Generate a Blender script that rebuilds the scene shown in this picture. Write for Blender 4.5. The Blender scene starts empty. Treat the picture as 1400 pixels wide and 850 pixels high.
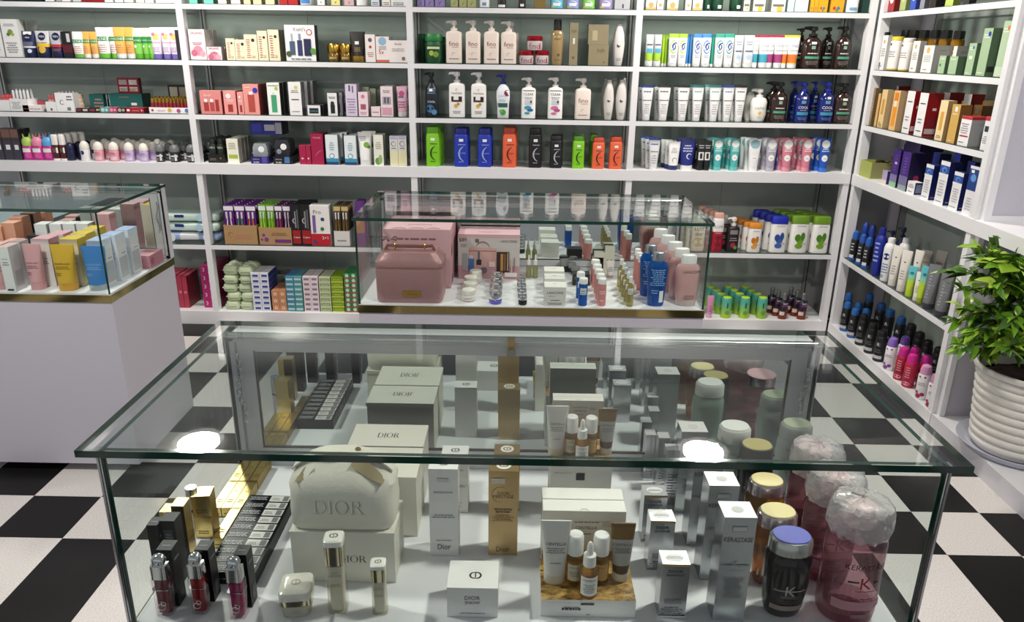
import bpy, math, random
from mathutils import Vector, Matrix

SC = bpy.context.scene
COL = SC.collection
random.seed(7)

# ------------------------------------------------------------------ camera
EYE = 1.5
FPX = 1025.203
ROT = Matrix(((0.99984082, 0.01169132, 0.01347789),
              (0.01658158, -0.32998576, -0.94384027),
              (-0.00658722, 0.94391351, -0.3301271)))
cam_data = bpy.data.cameras.new('camera')
cam_data.sensor_width = 36.0
cam_data.lens = 36.0 * FPX / 1400.0
cam_data.clip_start = 0.02
cam = bpy.data.objects.new('camera', cam_data)
COL.objects.link(cam)
flip = Matrix(((1, 0, 0), (0, -1, 0), (0, 0, -1)))
cam.matrix_world = Matrix.Translation((0, 0, EYE)) @ (flip @ ROT).transposed().to_4x4()
SC.camera = cam

# ------------------------------------------------------------------ world, exposure, lamps
world = bpy.data.worlds.new('shop_surroundings')
SC.world = world
world.use_nodes = True
world.node_tree.nodes['Background'].inputs[0].default_value = (0.93, 0.96, 1.0, 1)
world.node_tree.nodes['Background'].inputs[1].default_value = 0.42
SC.view_settings.view_transform = 'Standard'
SC.view_settings.look = 'None'
SC.view_settings.exposure = 0.25
SC.view_settings.gamma = 1.0
SC.view_settings.use_curve_mapping = False
SC.cycles.max_bounces = 12
SC.cycles.transparent_max_bounces = 48
SC.cycles.glossy_bounces = 6
SC.cycles.diffuse_bounces = 4
SC.cycles.caustics_reflective = False
SC.cycles.caustics_refractive = False
SC.cycles.sample_clamp_indirect = 6.0
SC.cycles.use_denoising = True
CEIL = 2.46
LAMP_POWER = 250.0          # emission strength of the downlight diffusers
LAMPS = [(x, y) for y in (3.45, 1.35) for x in (-1.65, 0.98)]

# ------------------------------------------------------------------ pixels to points (photo frame 1400 x 850)
def ray(px, py):
    return ROT.transposed() @ Vector(((px - 700) / FPX, (py - 425) / FPX, 1.0))
def at_z(px, py, z):
    d = ray(px, py); return Vector((0, 0, EYE)) + d * ((z - EYE) / d.z)
def x_at(px, Y, z):
    k = (px - 700) / FPX
    a = ROT[0] - k * ROT[2]
    return -(a[1] * Y + a[2] * (z - EYE)) / a[0]
def y_at(px, X, z):
    k = (px - 700) / FPX
    a = ROT[0] - k * ROT[2]
    return -(a[0] * X + a[2] * (z - EYE)) / a[1]
def z_at(py, X, Y):
    k = (py - 425) / FPX
    a = ROT[1] - k * ROT[2]
    return EYE - (a[0] * X + a[1] * Y) / a[2]
def mpp(X, Y, z):
    return (ROT @ Vector((X, Y, z - EYE))).z / FPX

# ------------------------------------------------------------------ materials
def lin(h):
    h = h.lstrip('#')
    o = []
    for i in (0, 2, 4):
        c = int(h[i:i + 2], 16) / 255
        o.append(c / 12.92 if c <= 0.04045 else ((c + 0.055) / 1.055) ** 2.4)
    return (o[0], o[1], o[2], 1.0)
MATS = {}
def mat(h, rough=0.42, metal=0.0, spec=0.5, bump=0.0, bscale=60.0, emit=0.0):
    key = (h, rough, metal, spec, bump, bscale, emit)
    if key in MATS: return MATS[key]
    m = bpy.data.materials.new('finish_' + h.strip('#'))
    m.use_nodes = True
    nt = m.node_tree
    b = nt.nodes['Principled BSDF']
    b.inputs['Base Color'].default_value = lin(h)
    b.inputs['Roughness'].default_value = rough
    b.inputs['Metallic'].default_value = metal
    b.inputs['Specular IOR Level'].default_value = spec
    if emit:
        b.inputs['Emission Color'].default_value = lin(h)
        b.inputs['Emission Strength'].default_value = emit
    if bump:
        n = nt.nodes.new('ShaderNodeTexNoise'); n.inputs['Scale'].default_value = bscale
        n.inputs['Detail'].default_value = 4
        tc = nt.nodes.new('ShaderNodeTexCoord')
        nt.links.new(tc.outputs['Object'], n.inputs['Vector'])
        bp = nt.nodes.new('ShaderNodeBump'); bp.inputs['Strength'].default_value = bump
        bp.inputs['Distance'].default_value = 0.004
        nt.links.new(n.outputs['Fac'], bp.inputs['Height'])
        nt.links.new(bp.outputs['Normal'], b.inputs['Normal'])
    MATS[key] = m
    return m
def clear(h, opacity=0.0, body='#ffffff', rough=0.0, ior=1.45, bump=0.0):
    """see-through plastic, glass or liquid: tinted transparency, a share of diffuse body and a Fresnel reflection"""
    key = ('clear', h, opacity, body, rough, ior, bump)
    if key in MATS: return MATS[key]
    m = bpy.data.materials.new('clear_' + h.strip('#'))
    m.use_nodes = True
    nt = m.node_tree; nt.nodes.clear()
    out = nt.nodes.new('ShaderNodeOutputMaterial')
    tr = nt.nodes.new('ShaderNodeBsdfTransparent'); tr.inputs[0].default_value = lin(h)
    df = nt.nodes.new('ShaderNodeBsdfDiffuse'); df.inputs[0].default_value = lin(body)
    gl = nt.nodes.new('ShaderNodeBsdfGlossy'); gl.inputs['Roughness'].default_value = rough
    fr = nt.nodes.new('ShaderNodeFresnel'); fr.inputs['IOR'].default_value = ior
    m1 = nt.nodes.new('ShaderNodeMixShader'); m1.inputs[0].default_value = opacity
    m2 = nt.nodes.new('ShaderNodeMixShader')
    nt.links.new(tr.outputs[0], m1.inputs[1]); nt.links.new(df.outputs[0], m1.inputs[2])
    nt.links.new(m1.outputs[0], m2.inputs[1]); nt.links.new(gl.outputs[0], m2.inputs[2])
    # the Fresnel node inverts its index on back faces; undo that, since the pane does not bend the ray
    ge = nt.nodes.new('ShaderNodeNewGeometry')
    ma = nt.nodes.new('ShaderNodeMath'); ma.operation = 'MULTIPLY_ADD'
    nt.links.new(ge.outputs['Backfacing'], ma.inputs[0]); ma.inputs[1].default_value = 1 / ior - ior; ma.inputs[2].default_value = ior
    nt.links.new(ma.outputs[0], fr.inputs['IOR'])
    nt.links.new(fr.outputs[0], m2.inputs[0])
    if bump:
        n = nt.nodes.new('ShaderNodeTexNoise'); n.inputs['Scale'].default_value = 90
        n.inputs['Detail'].default_value = 5
        tc = nt.nodes.new('ShaderNodeTexCoord'); nt.links.new(tc.outputs['Object'], n.inputs['Vector'])
        bp = nt.nodes.new('ShaderNodeBump'); bp.inputs['Strength'].default_value = bump
        bp.inputs['Distance'].default_value = 0.006
        nt.links.new(n.outputs['Fac'], bp.inputs['Height'])
        for q in (gl, df, fr): nt.links.new(bp.outputs['Normal'], q.inputs['Normal'])
    nt.links.new(m2.outputs[0], out.inputs[0])
    MATS[key] = m
    return m
def M_(c):
    return mat(c) if isinstance(c, str) else c
def chrome(h='#d9dadc', r=0.12): return mat(h, r, 1.0)
def gold(r=0.16): return mat('#c9a24a', r, 1.0)

WHITE_PAINT = mat('#eaeaed', 0.32)
LAVENDER = mat('#c2c0cb', 0.45)
PANE = clear('#f9fcfb', ior=1.45)
PANE_UP = clear('#f9fcfb', ior=1.2)      # upright panes: index set low to keep reflected haze off
PANE_EDGE = mat('#123a2f', 0.08, 0.0, 0.8)
SHELF_GLASS = clear('#eef5f2', 0.06, '#8d9893', ior=1.5)

# ------------------------------------------------------------------ mesh builder
class MB:
    def __init__(s): s.v = []; s.f = []; s.mi = []; s.sm = []; s.mats = []
    def slot(s, m):
        m = M_(m)
        if m not in s.mats: s.mats.append(m)
        return s.mats.index(m)
    def face(s, idx, m, smooth=False):
        s.f.append(tuple(idx)); s.mi.append(s.slot(m)); s.sm.append(smooth)
    def pts(s, ps):
        n = len(s.v); s.v += [tuple(p) for p in ps]; return list(range(n, n + len(ps)))
    def box(s, x0, y0, z0, x1, y1, z1, m, front=None, side=None, top=None, left=None, back=None):
        i = s.pts([(x0, y0, z0), (x1, y0, z0), (x1, y1, z0), (x0, y1, z0), (x0, y0, z1), (x1, y0, z1), (x1, y1, z1), (x0, y1, z1)])
        s.face((i[0], i[3], i[2], i[1]), m)
        s.face((i[4], i[5], i[6], i[7]), top or m)
        s.face((i[0], i[1], i[5], i[4]), front or m)
        s.face((i[2], i[3], i[7], i[6]), back or m)
        s.face((i[1], i[2], i[6], i[5]), side or m)
        s.face((i[3], i[0], i[4], i[7]), left or side or m)
        return s
    def quad(s, a, b, c, d, m): s.face(s.pts([a, b, c, d]), m); return s
    def loft(s, secs, mats, n=20, cx=0.0, cy=0.0, smooth=True, caps=True):
        """secs: (z, half width, half depth, superellipse power) upwards; mats: one per gap (or one for all)"""
        if not isinstance(mats, (list, tuple)): mats = [mats] * (len(secs) - 1)
        rings = []
        for sec in secs:
            z, a, b, p = sec[:4]
            ox, oy = sec[4:6] if len(sec) > 4 else (0, 0)
            r = []
            for k in range(n):
                t = 2 * math.pi * (k + 0.5) / n
                c, q = math.cos(t), math.sin(t)
                r.append((cx + ox + a * math.copysign(abs(c) ** (2 / p), c), cy + oy + b * math.copysign(abs(q) ** (2 / p), q), z))
            rings.append(s.pts(r))
        for i in range(len(secs) - 1):
            for k in range(n):
                k2 = (k + 1) % n
                s.face((rings[i][k], rings[i][k2], rings[i + 1][k2], rings[i + 1][k]), mats[i], smooth)
        if caps:
            s.face(rings[0][::-1], mats[0]); s.face(rings[-1], mats[-1])
        return s
    def tube(s, path, r, m, n=8, closed=False):
        path = [Vector(p) for p in path]; N = len(path); rings = []
        rr = r if isinstance(r, (list, tuple)) else [r] * N
        prev = None
        for i, p in enumerate(path):
            a = path[(i - 1) % N] if (i > 0 or closed) else p
            b = path[(i + 1) % N] if (i < N - 1 or closed) else p
            t = (b - a).normalized()
            if prev is None: u = t.orthogonal().normalized()
            else:
                u = prev - t * prev.dot(t)
                u = u.normalized() if u.length > 1e-6 else t.orthogonal().normalized()
            prev = u; w = t.cross(u)
            rings.append(s.pts([p + (u * math.cos(2 * math.pi * k / n) + w * math.sin(2 * math.pi * k / n)) * rr[i] for k in range(n)]))
        for i in range(N if closed else N - 1):
            A, B_ = rings[i], rings[(i + 1) % N]
            for k in range(n):
                s.face((A[k], A[(k + 1) % n], B_[(k + 1) % n], B_[k]), m, True)
        if not closed:
            s.face(rings[0][::-1], m); s.face(rings[-1], m)
        return s
    def add(s, other, mtx):
        n = len(s.v); s.v += [tuple(mtx @ Vector(p)) for p in other.v]
        for f, mi, sm in zip(other.f, other.mi, other.sm):
            s.f.append(tuple(i + n for i in f)); s.mi.append(s.slot(other.mats[mi])); s.sm.append(sm)
        return s
    def mesh(s, name, sharp=38):
        me = bpy.data.meshes.new(name)
        me.from_pydata(s.v, [], s.f)
        for m in s.mats: me.materials.append(m)
        me.polygons.foreach_set('material_index', s.mi)
        me.polygons.foreach_set('use_smooth', s.sm)
        if any(s.sm): me.set_sharp_from_angle(angle=math.radians(sharp))
        me.update()
        return me

# ------------------------------------------------------------------ lettering and print on surfaces
GLYPHS = {}
def letters(text):
    """flat triangles of a line of lettering, centred, cap height as given by the font, width normalised to 1"""
    if text in GLYPHS: return GLYPHS[text]
    cu = bpy.data.curves.new('lettering', 'FONT'); cu.body = text; cu.resolution_u = 2
    ob = bpy.data.objects.new('lettering', cu)
    COL.objects.link(ob)
    bpy.context.view_layer.update()
    me = bpy.data.meshes.new_from_object(ob.evaluated_get(bpy.context.evaluated_depsgraph_get()))
    vs = [(v.co.x, v.co.y) for v in me.vertices]; fs = [tuple(p.vertices) for p in me.polygons]
    bpy.data.objects.remove(ob); bpy.data.curves.remove(cu); bpy.data.meshes.remove(me)
    x0 = min(v[0] for v in vs); x1 = max(v[0] for v in vs); y0 = min(v[1] for v in vs); y1 = max(v[1] for v in vs)
    w = x1 - x0
    vs = [((x - (x0 + x1) / 2) / w, (y - (y0 + y1) / 2) / w) for x, y in vs]
    GLYPHS[text] = (vs, fs, (y1 - y0) / w)
    return GLYPHS[text]
def serif(text):
    """D I O R drawn with thick and thin strokes and hairline serifs"""
    key = ('serif', text)
    if key in GLYPHS: return GLYPHS[key]
    V, F = [], []
    def poly(ps): n = len(V); V.extend(ps); F.append(tuple(range(n, n + len(ps))))
    def rect(a, b, c, d): poly([(a, b), (c, b), (c, d), (a, d)])
    def ringpart(cx, cy, rx, ry, t0, t1, thick, thin, n=14):
        for i in range(n):
            q = []
            for t in (t0 + (t1 - t0) * i / n, t0 + (t1 - t0) * (i + 1) / n):
                th = thin + (thick - thin) * abs(math.cos(t))
                q.append(((cx + rx * math.cos(t), cy + ry * math.sin(t)), (cx + (rx - th) * math.cos(t), cy + (ry - max(thin, th * 0.55 if abs(math.cos(t)) > .7 else thin)) * math.sin(t))))
            poly([q[0][0], q[1][0], q[1][1], q[0][1]])
    x = 0
    for ch in text:
        if ch == 'I':
            rect(x + .06, 0, x + .20, 1); rect(x, 0, x + .26, .035); rect(x, .965, x + .26, 1); x += .40
        elif ch == 'D':
            rect(x + .06, 0, x + .20, 1); rect(x, 0, x + .42, .035); rect(x, .965, x + .42, 1)
            ringpart(x + .42, .5, .46, .5, -math.pi / 2, math.pi / 2, .15, .035); x += 1.02
        elif ch == 'O':
            ringpart(x + .5, .5, .5, .52, 0, 2 * math.pi, .15, .035, 26); x += 1.14
        elif ch == 'R':
            rect(x + .06, 0, x + .20, 1); rect(x, 0, x + .28, .035); rect(x, .965, x + .4, 1); rect(x + .2, .48, x + .4, .515)
            ringpart(x + .40, .74, .30, .26, -math.pi / 2, math.pi / 2, .13, .035)
            poly([(x + .36, .5), (x + .52, .5), (x + .86, 0), (x + .70, 0)]); rect(x + .66, 0, x + .94, .035); x += 1.0
    x1 = max(v[0] for v in V)
    vs = [((a - x1 / 2) / x1, (b - .5) / x1) for a, b in V]
    GLYPHS[key] = (vs, F, 1 / x1)
    return GLYPHS[key]

def put_text(mb, surf, text, xc, zc, width, col, height=None, face=letters):
    vs, fs, asp = face(text)
    sy = 1.0 if height is None else height / (asp * width)
    idx = mb.pts([surf(xc + x * width, zc + y * width * sy) for x, y in vs])
    m = M_(col)
    for f in fs: mb.face([idx[i] for i in f], m)
def put_rect(mb, surf, x0, z0, x1, z1, col, nx=6, nz=3):
    m = M_(col)
    g = [[surf(x0 + (x1 - x0) * i / nx, z0 + (z1 - z0) * j / nz) for i in range(nx + 1)] for j in range(nz + 1)]
    ids = [mb.pts(r) for r in g]
    for j in range(nz):
        for i in range(nx):
            mb.face((ids[j][i], ids[j][i + 1], ids[j + 1][i + 1], ids[j + 1][i]), m, True)
def put_disc(mb, surf, xc, zc, rx, rz, col, n=14):
    m = M_(col)
    c = mb.pts([surf(xc, zc)])[0]
    r = mb.pts([surf(xc + rx * math.cos(2 * math.pi * k / n), zc + rz * math.sin(2 * math.pi * k / n)) for k in range(n)])
    for k in range(n): mb.face((c, r[k], r[(k + 1) % n]), m)
def put_lines(mb, surf, x0, z0, x1, z1, n, col, seed=1):
    """rows of fine print: unreadable dashes"""
    rnd = random.Random(seed); pitch = (z1 - z0) / n
    for k in range(n):
        z = z0 + pitch * k; x = x0
        ind = (x1 - x0) * rnd.choice((0, 0, .08, .15))
        x = x0 + ind
        while x < x1 - ind - 1e-6:
            w = (x1 - x0) * rnd.uniform(.08, .24)
            xe = min(x + w, x1 - ind)
            put_rect(mb, surf, x, z, xe, z + pitch * .42, col, 1, 1)
            x = xe + (x1 - x0) * .035
def art(mb, surf, w, h, D, flat=False):
    """D: print in shares of the width (-.5..5) and height (0..1)"""
    zlo, zhi = (.0003, h - .0003) if not flat else (-h / 2, h / 2)
    for k, d in enumerate(D):
        def sf(x, z, e=0.0004 + 0.00025 * k): return surf(x, min(max(z, zlo), zhi), e)
        t = d[0]
        if t == 'r': put_rect(mb, sf, d[1] * w, d[2] * h, d[3] * w, d[4] * h, d[5])
        elif t == 't': put_text(mb, sf, d[1], d[2] * w, d[3] * h, d[4] * w, d[5], d[6] * h if len(d) > 6 else None)
        elif t == 'd': put_text(mb, sf, d[1], d[2] * w, d[3] * h, d[4] * w, d[5], d[6] * h if len(d) > 6 else None, serif)
        elif t == 'l': put_lines(mb, sf, d[1] * w, d[2] * h, d[3] * w, d[4] * h, d[5], d[6], 3 + k)
        elif t == 'c': put_disc(mb, sf, d[1] * w, d[2] * h, d[3] * w, d[3] * w if len(d) < 6 else d[5] * h, d[4])
        elif t == 'a':   # arc stroke: xc, zc, radius (share of w), start, end (degrees), stroke, colour
            _, xc, zc, r, a0, a1, th, col = d
            m = M_(col); N = 14; pts = []
            for i in range(N + 1):
                a = math.radians(a0 + (a1 - a0) * i / N); tk = th * w * (0.25 + math.sin(math.pi * (i + .6) / (N + 1.2)))
                pts.append((xc * w + (r * w) * math.cos(a), zc * h + r * w * math.sin(a), xc * w + (r * w - tk) * math.cos(a), zc * h + (r * w - tk) * math.sin(a)))
            for i in range(N):
                a, b = pts[i], pts[i + 1]
                mb.face(mb.pts([sf(a[0], a[1]), sf(b[0], b[1]), sf(b[2], b[3]), sf(a[2], a[3])]), m)
def front_of(secs):
    def surf(x, z, e=0.0004):
        for i in range(len(secs) - 1):
            if z <= secs[i + 1][0] or i == len(secs) - 2:
                z0, a0, b0, p0 = secs[i][:4]; z1, a1, b1, p1 = secs[i + 1][:4]
                t = 0 if z1 == z0 else min(1, max(0, (z - z0) / (z1 - z0)))
                a, b, p = a0 + (a1 - a0) * t, b0 + (b1 - b0) * t, p0 + (p1 - p0) * t
                u = min(0.995, abs(x) / max(a, 1e-6))
                return (x, -b * (1 - u ** p) ** (1 / p) - e, z)
    return surf

# ------------------------------------------------------------------ objects
class Node:
    """a mesh (or none) with child nodes; spawn() copies share the mesh data"""
    def __init__(s, name, mb=None, kids=(), label=None):
        s.name = name; s.me = mb.mesh(name) if isinstance(mb, MB) else mb; s.kids = list(kids); s.label = label
def link(node, parent=None):
    o = bpy.data.objects.new(node.name, node.me); COL.objects.link(o)
    if parent is not None: o.parent = parent
    if node.label: o['label'] = node.label
    for k in node.kids: link(k, o)
    return o
def spawn(node, loc, rz, label, cat, group=None, kind=None):
    o = link(node); o.location = loc; o.rotation_euler = (0, 0, math.radians(rz))
    o['label'] = label; o['category'] = cat
    if group: o['group'] = group
    if kind: o['kind'] = kind
    return o
def structure(name, mb, parent=None):
    o = bpy.data.objects.new(name, mb.mesh(name)); COL.objects.link(o); o['kind'] = 'structure'
    return o
ORD = ['first', 'second', 'third', 'fourth', 'fifth', 'sixth', 'seventh', 'eighth', 'ninth', 'tenth', 'eleventh', 'twelfth']

# ------------------------------------------------------------------ the room
TILE = 0.235439
def floor_material():
    m = bpy.data.materials.new('checker_floor_tiles'); m.use_nodes = True
    nt = m.node_tree; b = nt.nodes['Principled BSDF']; L = nt.links
    def math_(op, a, b_=None, c=None):
        n = nt.nodes.new('ShaderNodeMath'); n.operation = op
        for i, v in enumerate((a, b_, c)):
            if v is None: continue
            if isinstance(v, (int, float)): n.inputs[i].default_value = v
            else: L.new(v, n.inputs[i])
        return n.outputs[0]
    tc = nt.nodes.new('ShaderNodeTexCoord'); sep = nt.nodes.new('ShaderNodeSeparateXYZ')
    L.new(tc.outputs['Object'], sep.inputs[0])
    u = math_('DIVIDE', math_('SUBTRACT', sep.outputs[0], -1.44419), TILE)
    v = math_('DIVIDE', math_('SUBTRACT', sep.outputs[1], 1.77587), TILE)
    far = math_('GREATER_THAN', v, 5.42)                       # the vinyl sheet is joined with half a tile of offset
    v = math_('SUBTRACT', v, math_('MULTIPLY', far, 0.54))
    v = math_('MAXIMUM', v, math_('MULTIPLY', far, 5.01))
    par = math_('MODULO', math_('ADD', math_('ADD', math_('FLOOR', u), math_('FLOOR', v)), 200.0), 2.0)
    par = math_('GREATER_THAN', par, 0.5)
    sp = nt.nodes.new('ShaderNodeTexNoise'); sp.inputs['Scale'].default_value = 260; sp.inputs['Detail'].default_value = 3
    L.new(tc.outputs['Object'], sp.inputs['Vector'])
    rw = nt.nodes.new('ShaderNodeValToRGB'); L.new(sp.outputs['Fac'], rw.inputs[0])
    rw.color_ramp.elements[0].position = .3; rw.color_ramp.elements[0].color = lin('#bdb9b6')
    rw.color_ramp.elements[1].position = .6; rw.color_ramp.elements[1].color = lin('#dcd8d6')
    rb = nt.nodes.new('ShaderNodeValToRGB'); L.new(sp.outputs['Fac'], rb.inputs[0])
    rb.color_ramp.elements[0].color = lin('#0c0c0c'); rb.color_ramp.elements[1].color = lin('#1b1a1a')
    mx = nt.nodes.new('ShaderNodeMix'); mx.data_type = 'RGBA'
    L.new(par, mx.inputs[0]); L.new(rb.outputs[0], mx.inputs[6]); L.new(rw.outputs[0], mx.inputs[7])
    L.new(mx.outputs[2], b.inputs['Base Color'])
    b.inputs['Roughness'].default_value = 0.38; b.inputs['Specular IOR Level'].default_value = 0.25
    return m
structure('floor', MB().box(-4.2, -3.2, -0.06, 4.2, 4.6, 0.0, floor_material()))
structure('ceiling', MB().box(-4.2, -3.2, CEIL, 4.2, 4.6, CEIL + .05, mat('#e9e9ec', .6)))
structure('wall_back', MB().box(-4.2, 4.32, 0, 2.3, 4.42, CEIL, mat('#a9aaac', .6)))
structure('wall_right', MB().box(2.14, -3.2, 0, 2.2, 4.32, CEIL, mat('#c9c6d2', .5)))

# ceiling downlights (only seen mirrored in the glass tops)
for i, (lx, ly) in enumerate(LAMPS):
    ring = MB(); n = 28
    prof = [(.100, -.004), (.128, -.012), (.132, -.004), (.132, 0)]
    rr = [ring.pts([(r * math.cos(2 * math.pi * k / n), r * math.sin(2 * math.pi * k / n), z) for k in range(n)]) for r, z in prof]
    for a, b in zip(rr, rr[1:]):
        for k in range(n): ring.face((a[k], a[(k + 1) % n], b[(k + 1) % n], b[k]), WHITE_PAINT, True)
    disc = MB(); c = disc.pts([(.102 * math.cos(2 * math.pi * k / n), .102 * math.sin(2 * math.pi * k / n), -.005) for k in range(n)])
    disc.face(c[::-1], mat('#fff8ee', emit=LAMP_POWER))
    spawn(Node('downlight', None, [Node('ring', ring), Node('diffuser', disc)]), (lx, ly, CEIL - .001), 0,
          ('round recessed ceiling downlight above the left side of the shop, ' if lx < 0 else 'round recessed ceiling downlight above the right side of the shop, ') +
          ('by the shelves', 'over the glass cases')[i // 2], 'ceiling light', 'ceiling downlights')

# ------------------------------------------------------------------ shelving
SHELF = {'top': 1.6905, 'second': 1.4255, 'third': 1.1585, 'fourth': 0.9055, 'fifth': 0.4635, 'bottom': 0.0775}
YF = 3.98
DEPTH = 0.30
def panel_material():
    m = bpy.data.materials.new('grey_green_back_panel'); m.use_nodes = True
    nt = m.node_tree; b = nt.nodes['Principled BSDF']
    n = nt.nodes.new('ShaderNodeTexNoise'); n.inputs['Scale'].default_value = 5; n.inputs['Detail'].default_value = 2
    tc = nt.nodes.new('ShaderNodeTexCoord'); nt.links.new(tc.outputs['Object'], n.inputs['Vector'])
    r = nt.nodes.new('ShaderNodeValToRGB'); nt.links.new(n.outputs['Fac'], r.inputs[0])
    r.color_ramp.elements[0].color = lin('#959e98'); r.color_ramp.elements[1].color = lin('#a9b2ac')
    nt.links.new(r.outputs[0], b.inputs['Base Color'])
    b.inputs['Roughness'].default_value = 0.22
    return m
PANEL = panel_material()
POST = mat('#a9a9a6', .3, .6)
def shelving(width, right_end, label, loc, rz):
    w = width / 2; u = .032; r = u if right_end else 0
    kids = []
    def part(name, mb, sub=()): kids.append(Node(name, mb, sub))
    part('upright', MB().box(-w, 0, 0, -w + u, .045, 2.2, WHITE_PAINT))
    if right_end: part('upright', MB().box(w - u, 0, 0, w, .045, 2.2, WHITE_PAINT))
    part('back_panel', MB().box(-w, DEPTH, .0, 0, DEPTH + .02, 2.2, PANEL).box(.0015, DEPTH, .0, w, DEPTH + .02, 2.2, PANEL))
    for sx in (-w + .019,) + ((w - .044,) if right_end else ()):
        b = MB().box(sx - .012, DEPTH - .03, .077, sx + .012, DEPTH - .002, 2.2, POST)
        b.box(sx - .003, DEPTH - .031, .09, sx + .003, DEPTH - .03, 2.2, '#2c2d2c')
        part('slotted_post', b)
    for z in (1.955, 1.69, 1.425, 1.158, .463):
        plate = MB().box(-w + u + .001, .006, z - .008, w - r - .001, DEPTH - .035, z, SHELF_GLASS, front=PANE_EDGE, side=PANE_EDGE, back=PANE_EDGE)
        rail = MB().box(-w + u, 0, z - .026, w - r, .024, z - .0085, WHITE_PAINT)
        rail.box(-w + u, 0, z - .0085, w - r, .0055, z - .003, WHITE_PAINT)
        part('shelf', plate, [Node('front_rail', rail)])
    part('ledge', MB().box(-w, -.004, .85, w, DEPTH, .905, WHITE_PAINT))
    part('plinth', MB().box(-w, -.002, 0, w, DEPTH, .077, WHITE_PAINT))
    spawn(Node('shelving_bay', None, kids), loc, rz, label, 'shelving')
UP = [-2.84, -1.70, -0.557, 0.581, 1.728]
WHERE = ['far left bay', 'second bay', 'third bay', 'fourth bay']
BAYLAB = ['white shelving bay at the far left, behind the left glass case',
          'white shelving bay second from left, toothbrush boxes on its fifth shelf',
          'white shelving bay third from left, pump bottles on two shelves',
          'white shelving bay fourth from left, ending in the room corner']
for i in range(4):
    e = .016 if i == 3 else 0
    shelving(UP[i + 1] - UP[i] + 2 * e, i == 3, BAYLAB[i], ((UP[i] + UP[i + 1]) / 2 - .016 + e, YF, 0), 0)
XR = 1.75
RY0, RY1 = 2.856, 3.965                 # near and far end of the right wall bay
shelving(RY1 - RY0, True, 'white shelving bay on the right wall, deodorant cans at its bottom', (XR, (RY0 + RY1) / 2, 0), -90)

# the cabinet that goes on towards the camera beyond the right wall bay: ledge, lavender end panel, niche
kids = [Node('worktop', MB().box(XR - .004, .6, .85, 2.11, RY0 - .001, .905, WHITE_PAINT)),
        Node('plinth', MB().box(XR, .6, 0, 2.11, RY0 - .001, .077, WHITE_PAINT, left=mat('#d4d3da', .35))),
        Node('end_panel', MB().box(XR + .03, RY0 - .02, .905, 2.11, RY0 - .001, 2.2, LAVENDER)
             .box(XR + .018, RY0 - .03, .905, XR + .045, RY0 - .001, 2.2, WHITE_PAINT).box(XR + .045, RY0 - .028, .905, 2.11, RY0 - .001, .925, WHITE_PAINT)),
        Node('niche_panel', MB().box(XR + .02, RY0 - .02, .077, 2.11, RY0 - .001, .85, LAVENDER).box(XR + .018, RY0 - .028, .077, XR + .04, RY0 - .001, .85, WHITE_PAINT)),
        Node('end_post', MB().box(XR, .6, .077, XR + .03, .64, .85, WHITE_PAINT))]
spawn(Node('side_cabinet', None, kids), (0, 0, 0), 0, 'white side cabinet with an open niche that holds the potted plant', 'cabinet')

# ------------------------------------------------------------------ glass display cases
GOLD_BAND = mat('#a3945f', .07, 1.0)
MIRROR = mat('#dde4e2', .0, 1.0)
FRAME = mat('#d3d4d8', .28, .15)
ALU = mat('#c7c8cc', .18, .9)
def chain(p, q, sag, n):
    mb = MB(); p, q = Vector(p), Vector(q)
    for i in range(n):
        t = (i + .5) / n
        c = p.lerp(q, t) + Vector((sag * math.sin(t * 9) * .35, -.004 * (i % 2), 0))
        ax = Vector((1, 0, 0)) if i % 2 else Vector((0, 1, 0))
        L = (q - p).length / n * .82
        mb.tube([c + Vector((0, 0, L * math.cos(a))) + ax * (L * .48 * math.sin(a)) for a in [2 * math.pi * k / 10 for k in range(10)]], .0011, chrome('#b9babc', .2), 5, True)
    return mb
def pane(x0, y0, z0, x1, y1, z1, thin):
    """a sheet of glass whose four narrow sides are the dark green edge; thin: axis of its thickness"""
    e = PANE_EDGE; g = PANE if thin == 'z' else PANE_UP
    if thin == 'z': return MB().box(x0, y0, z0, x1, y1, z1, g, front=e, side=e, back=e, left=e)
    if thin == 'y': return MB().box(x0, y0, z0, x1, y1, z1, g, side=e, left=e, top=e)
    return MB().box(x0, y0, z0, x1, y1, z1, g, front=e, back=e, top=e)
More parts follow.
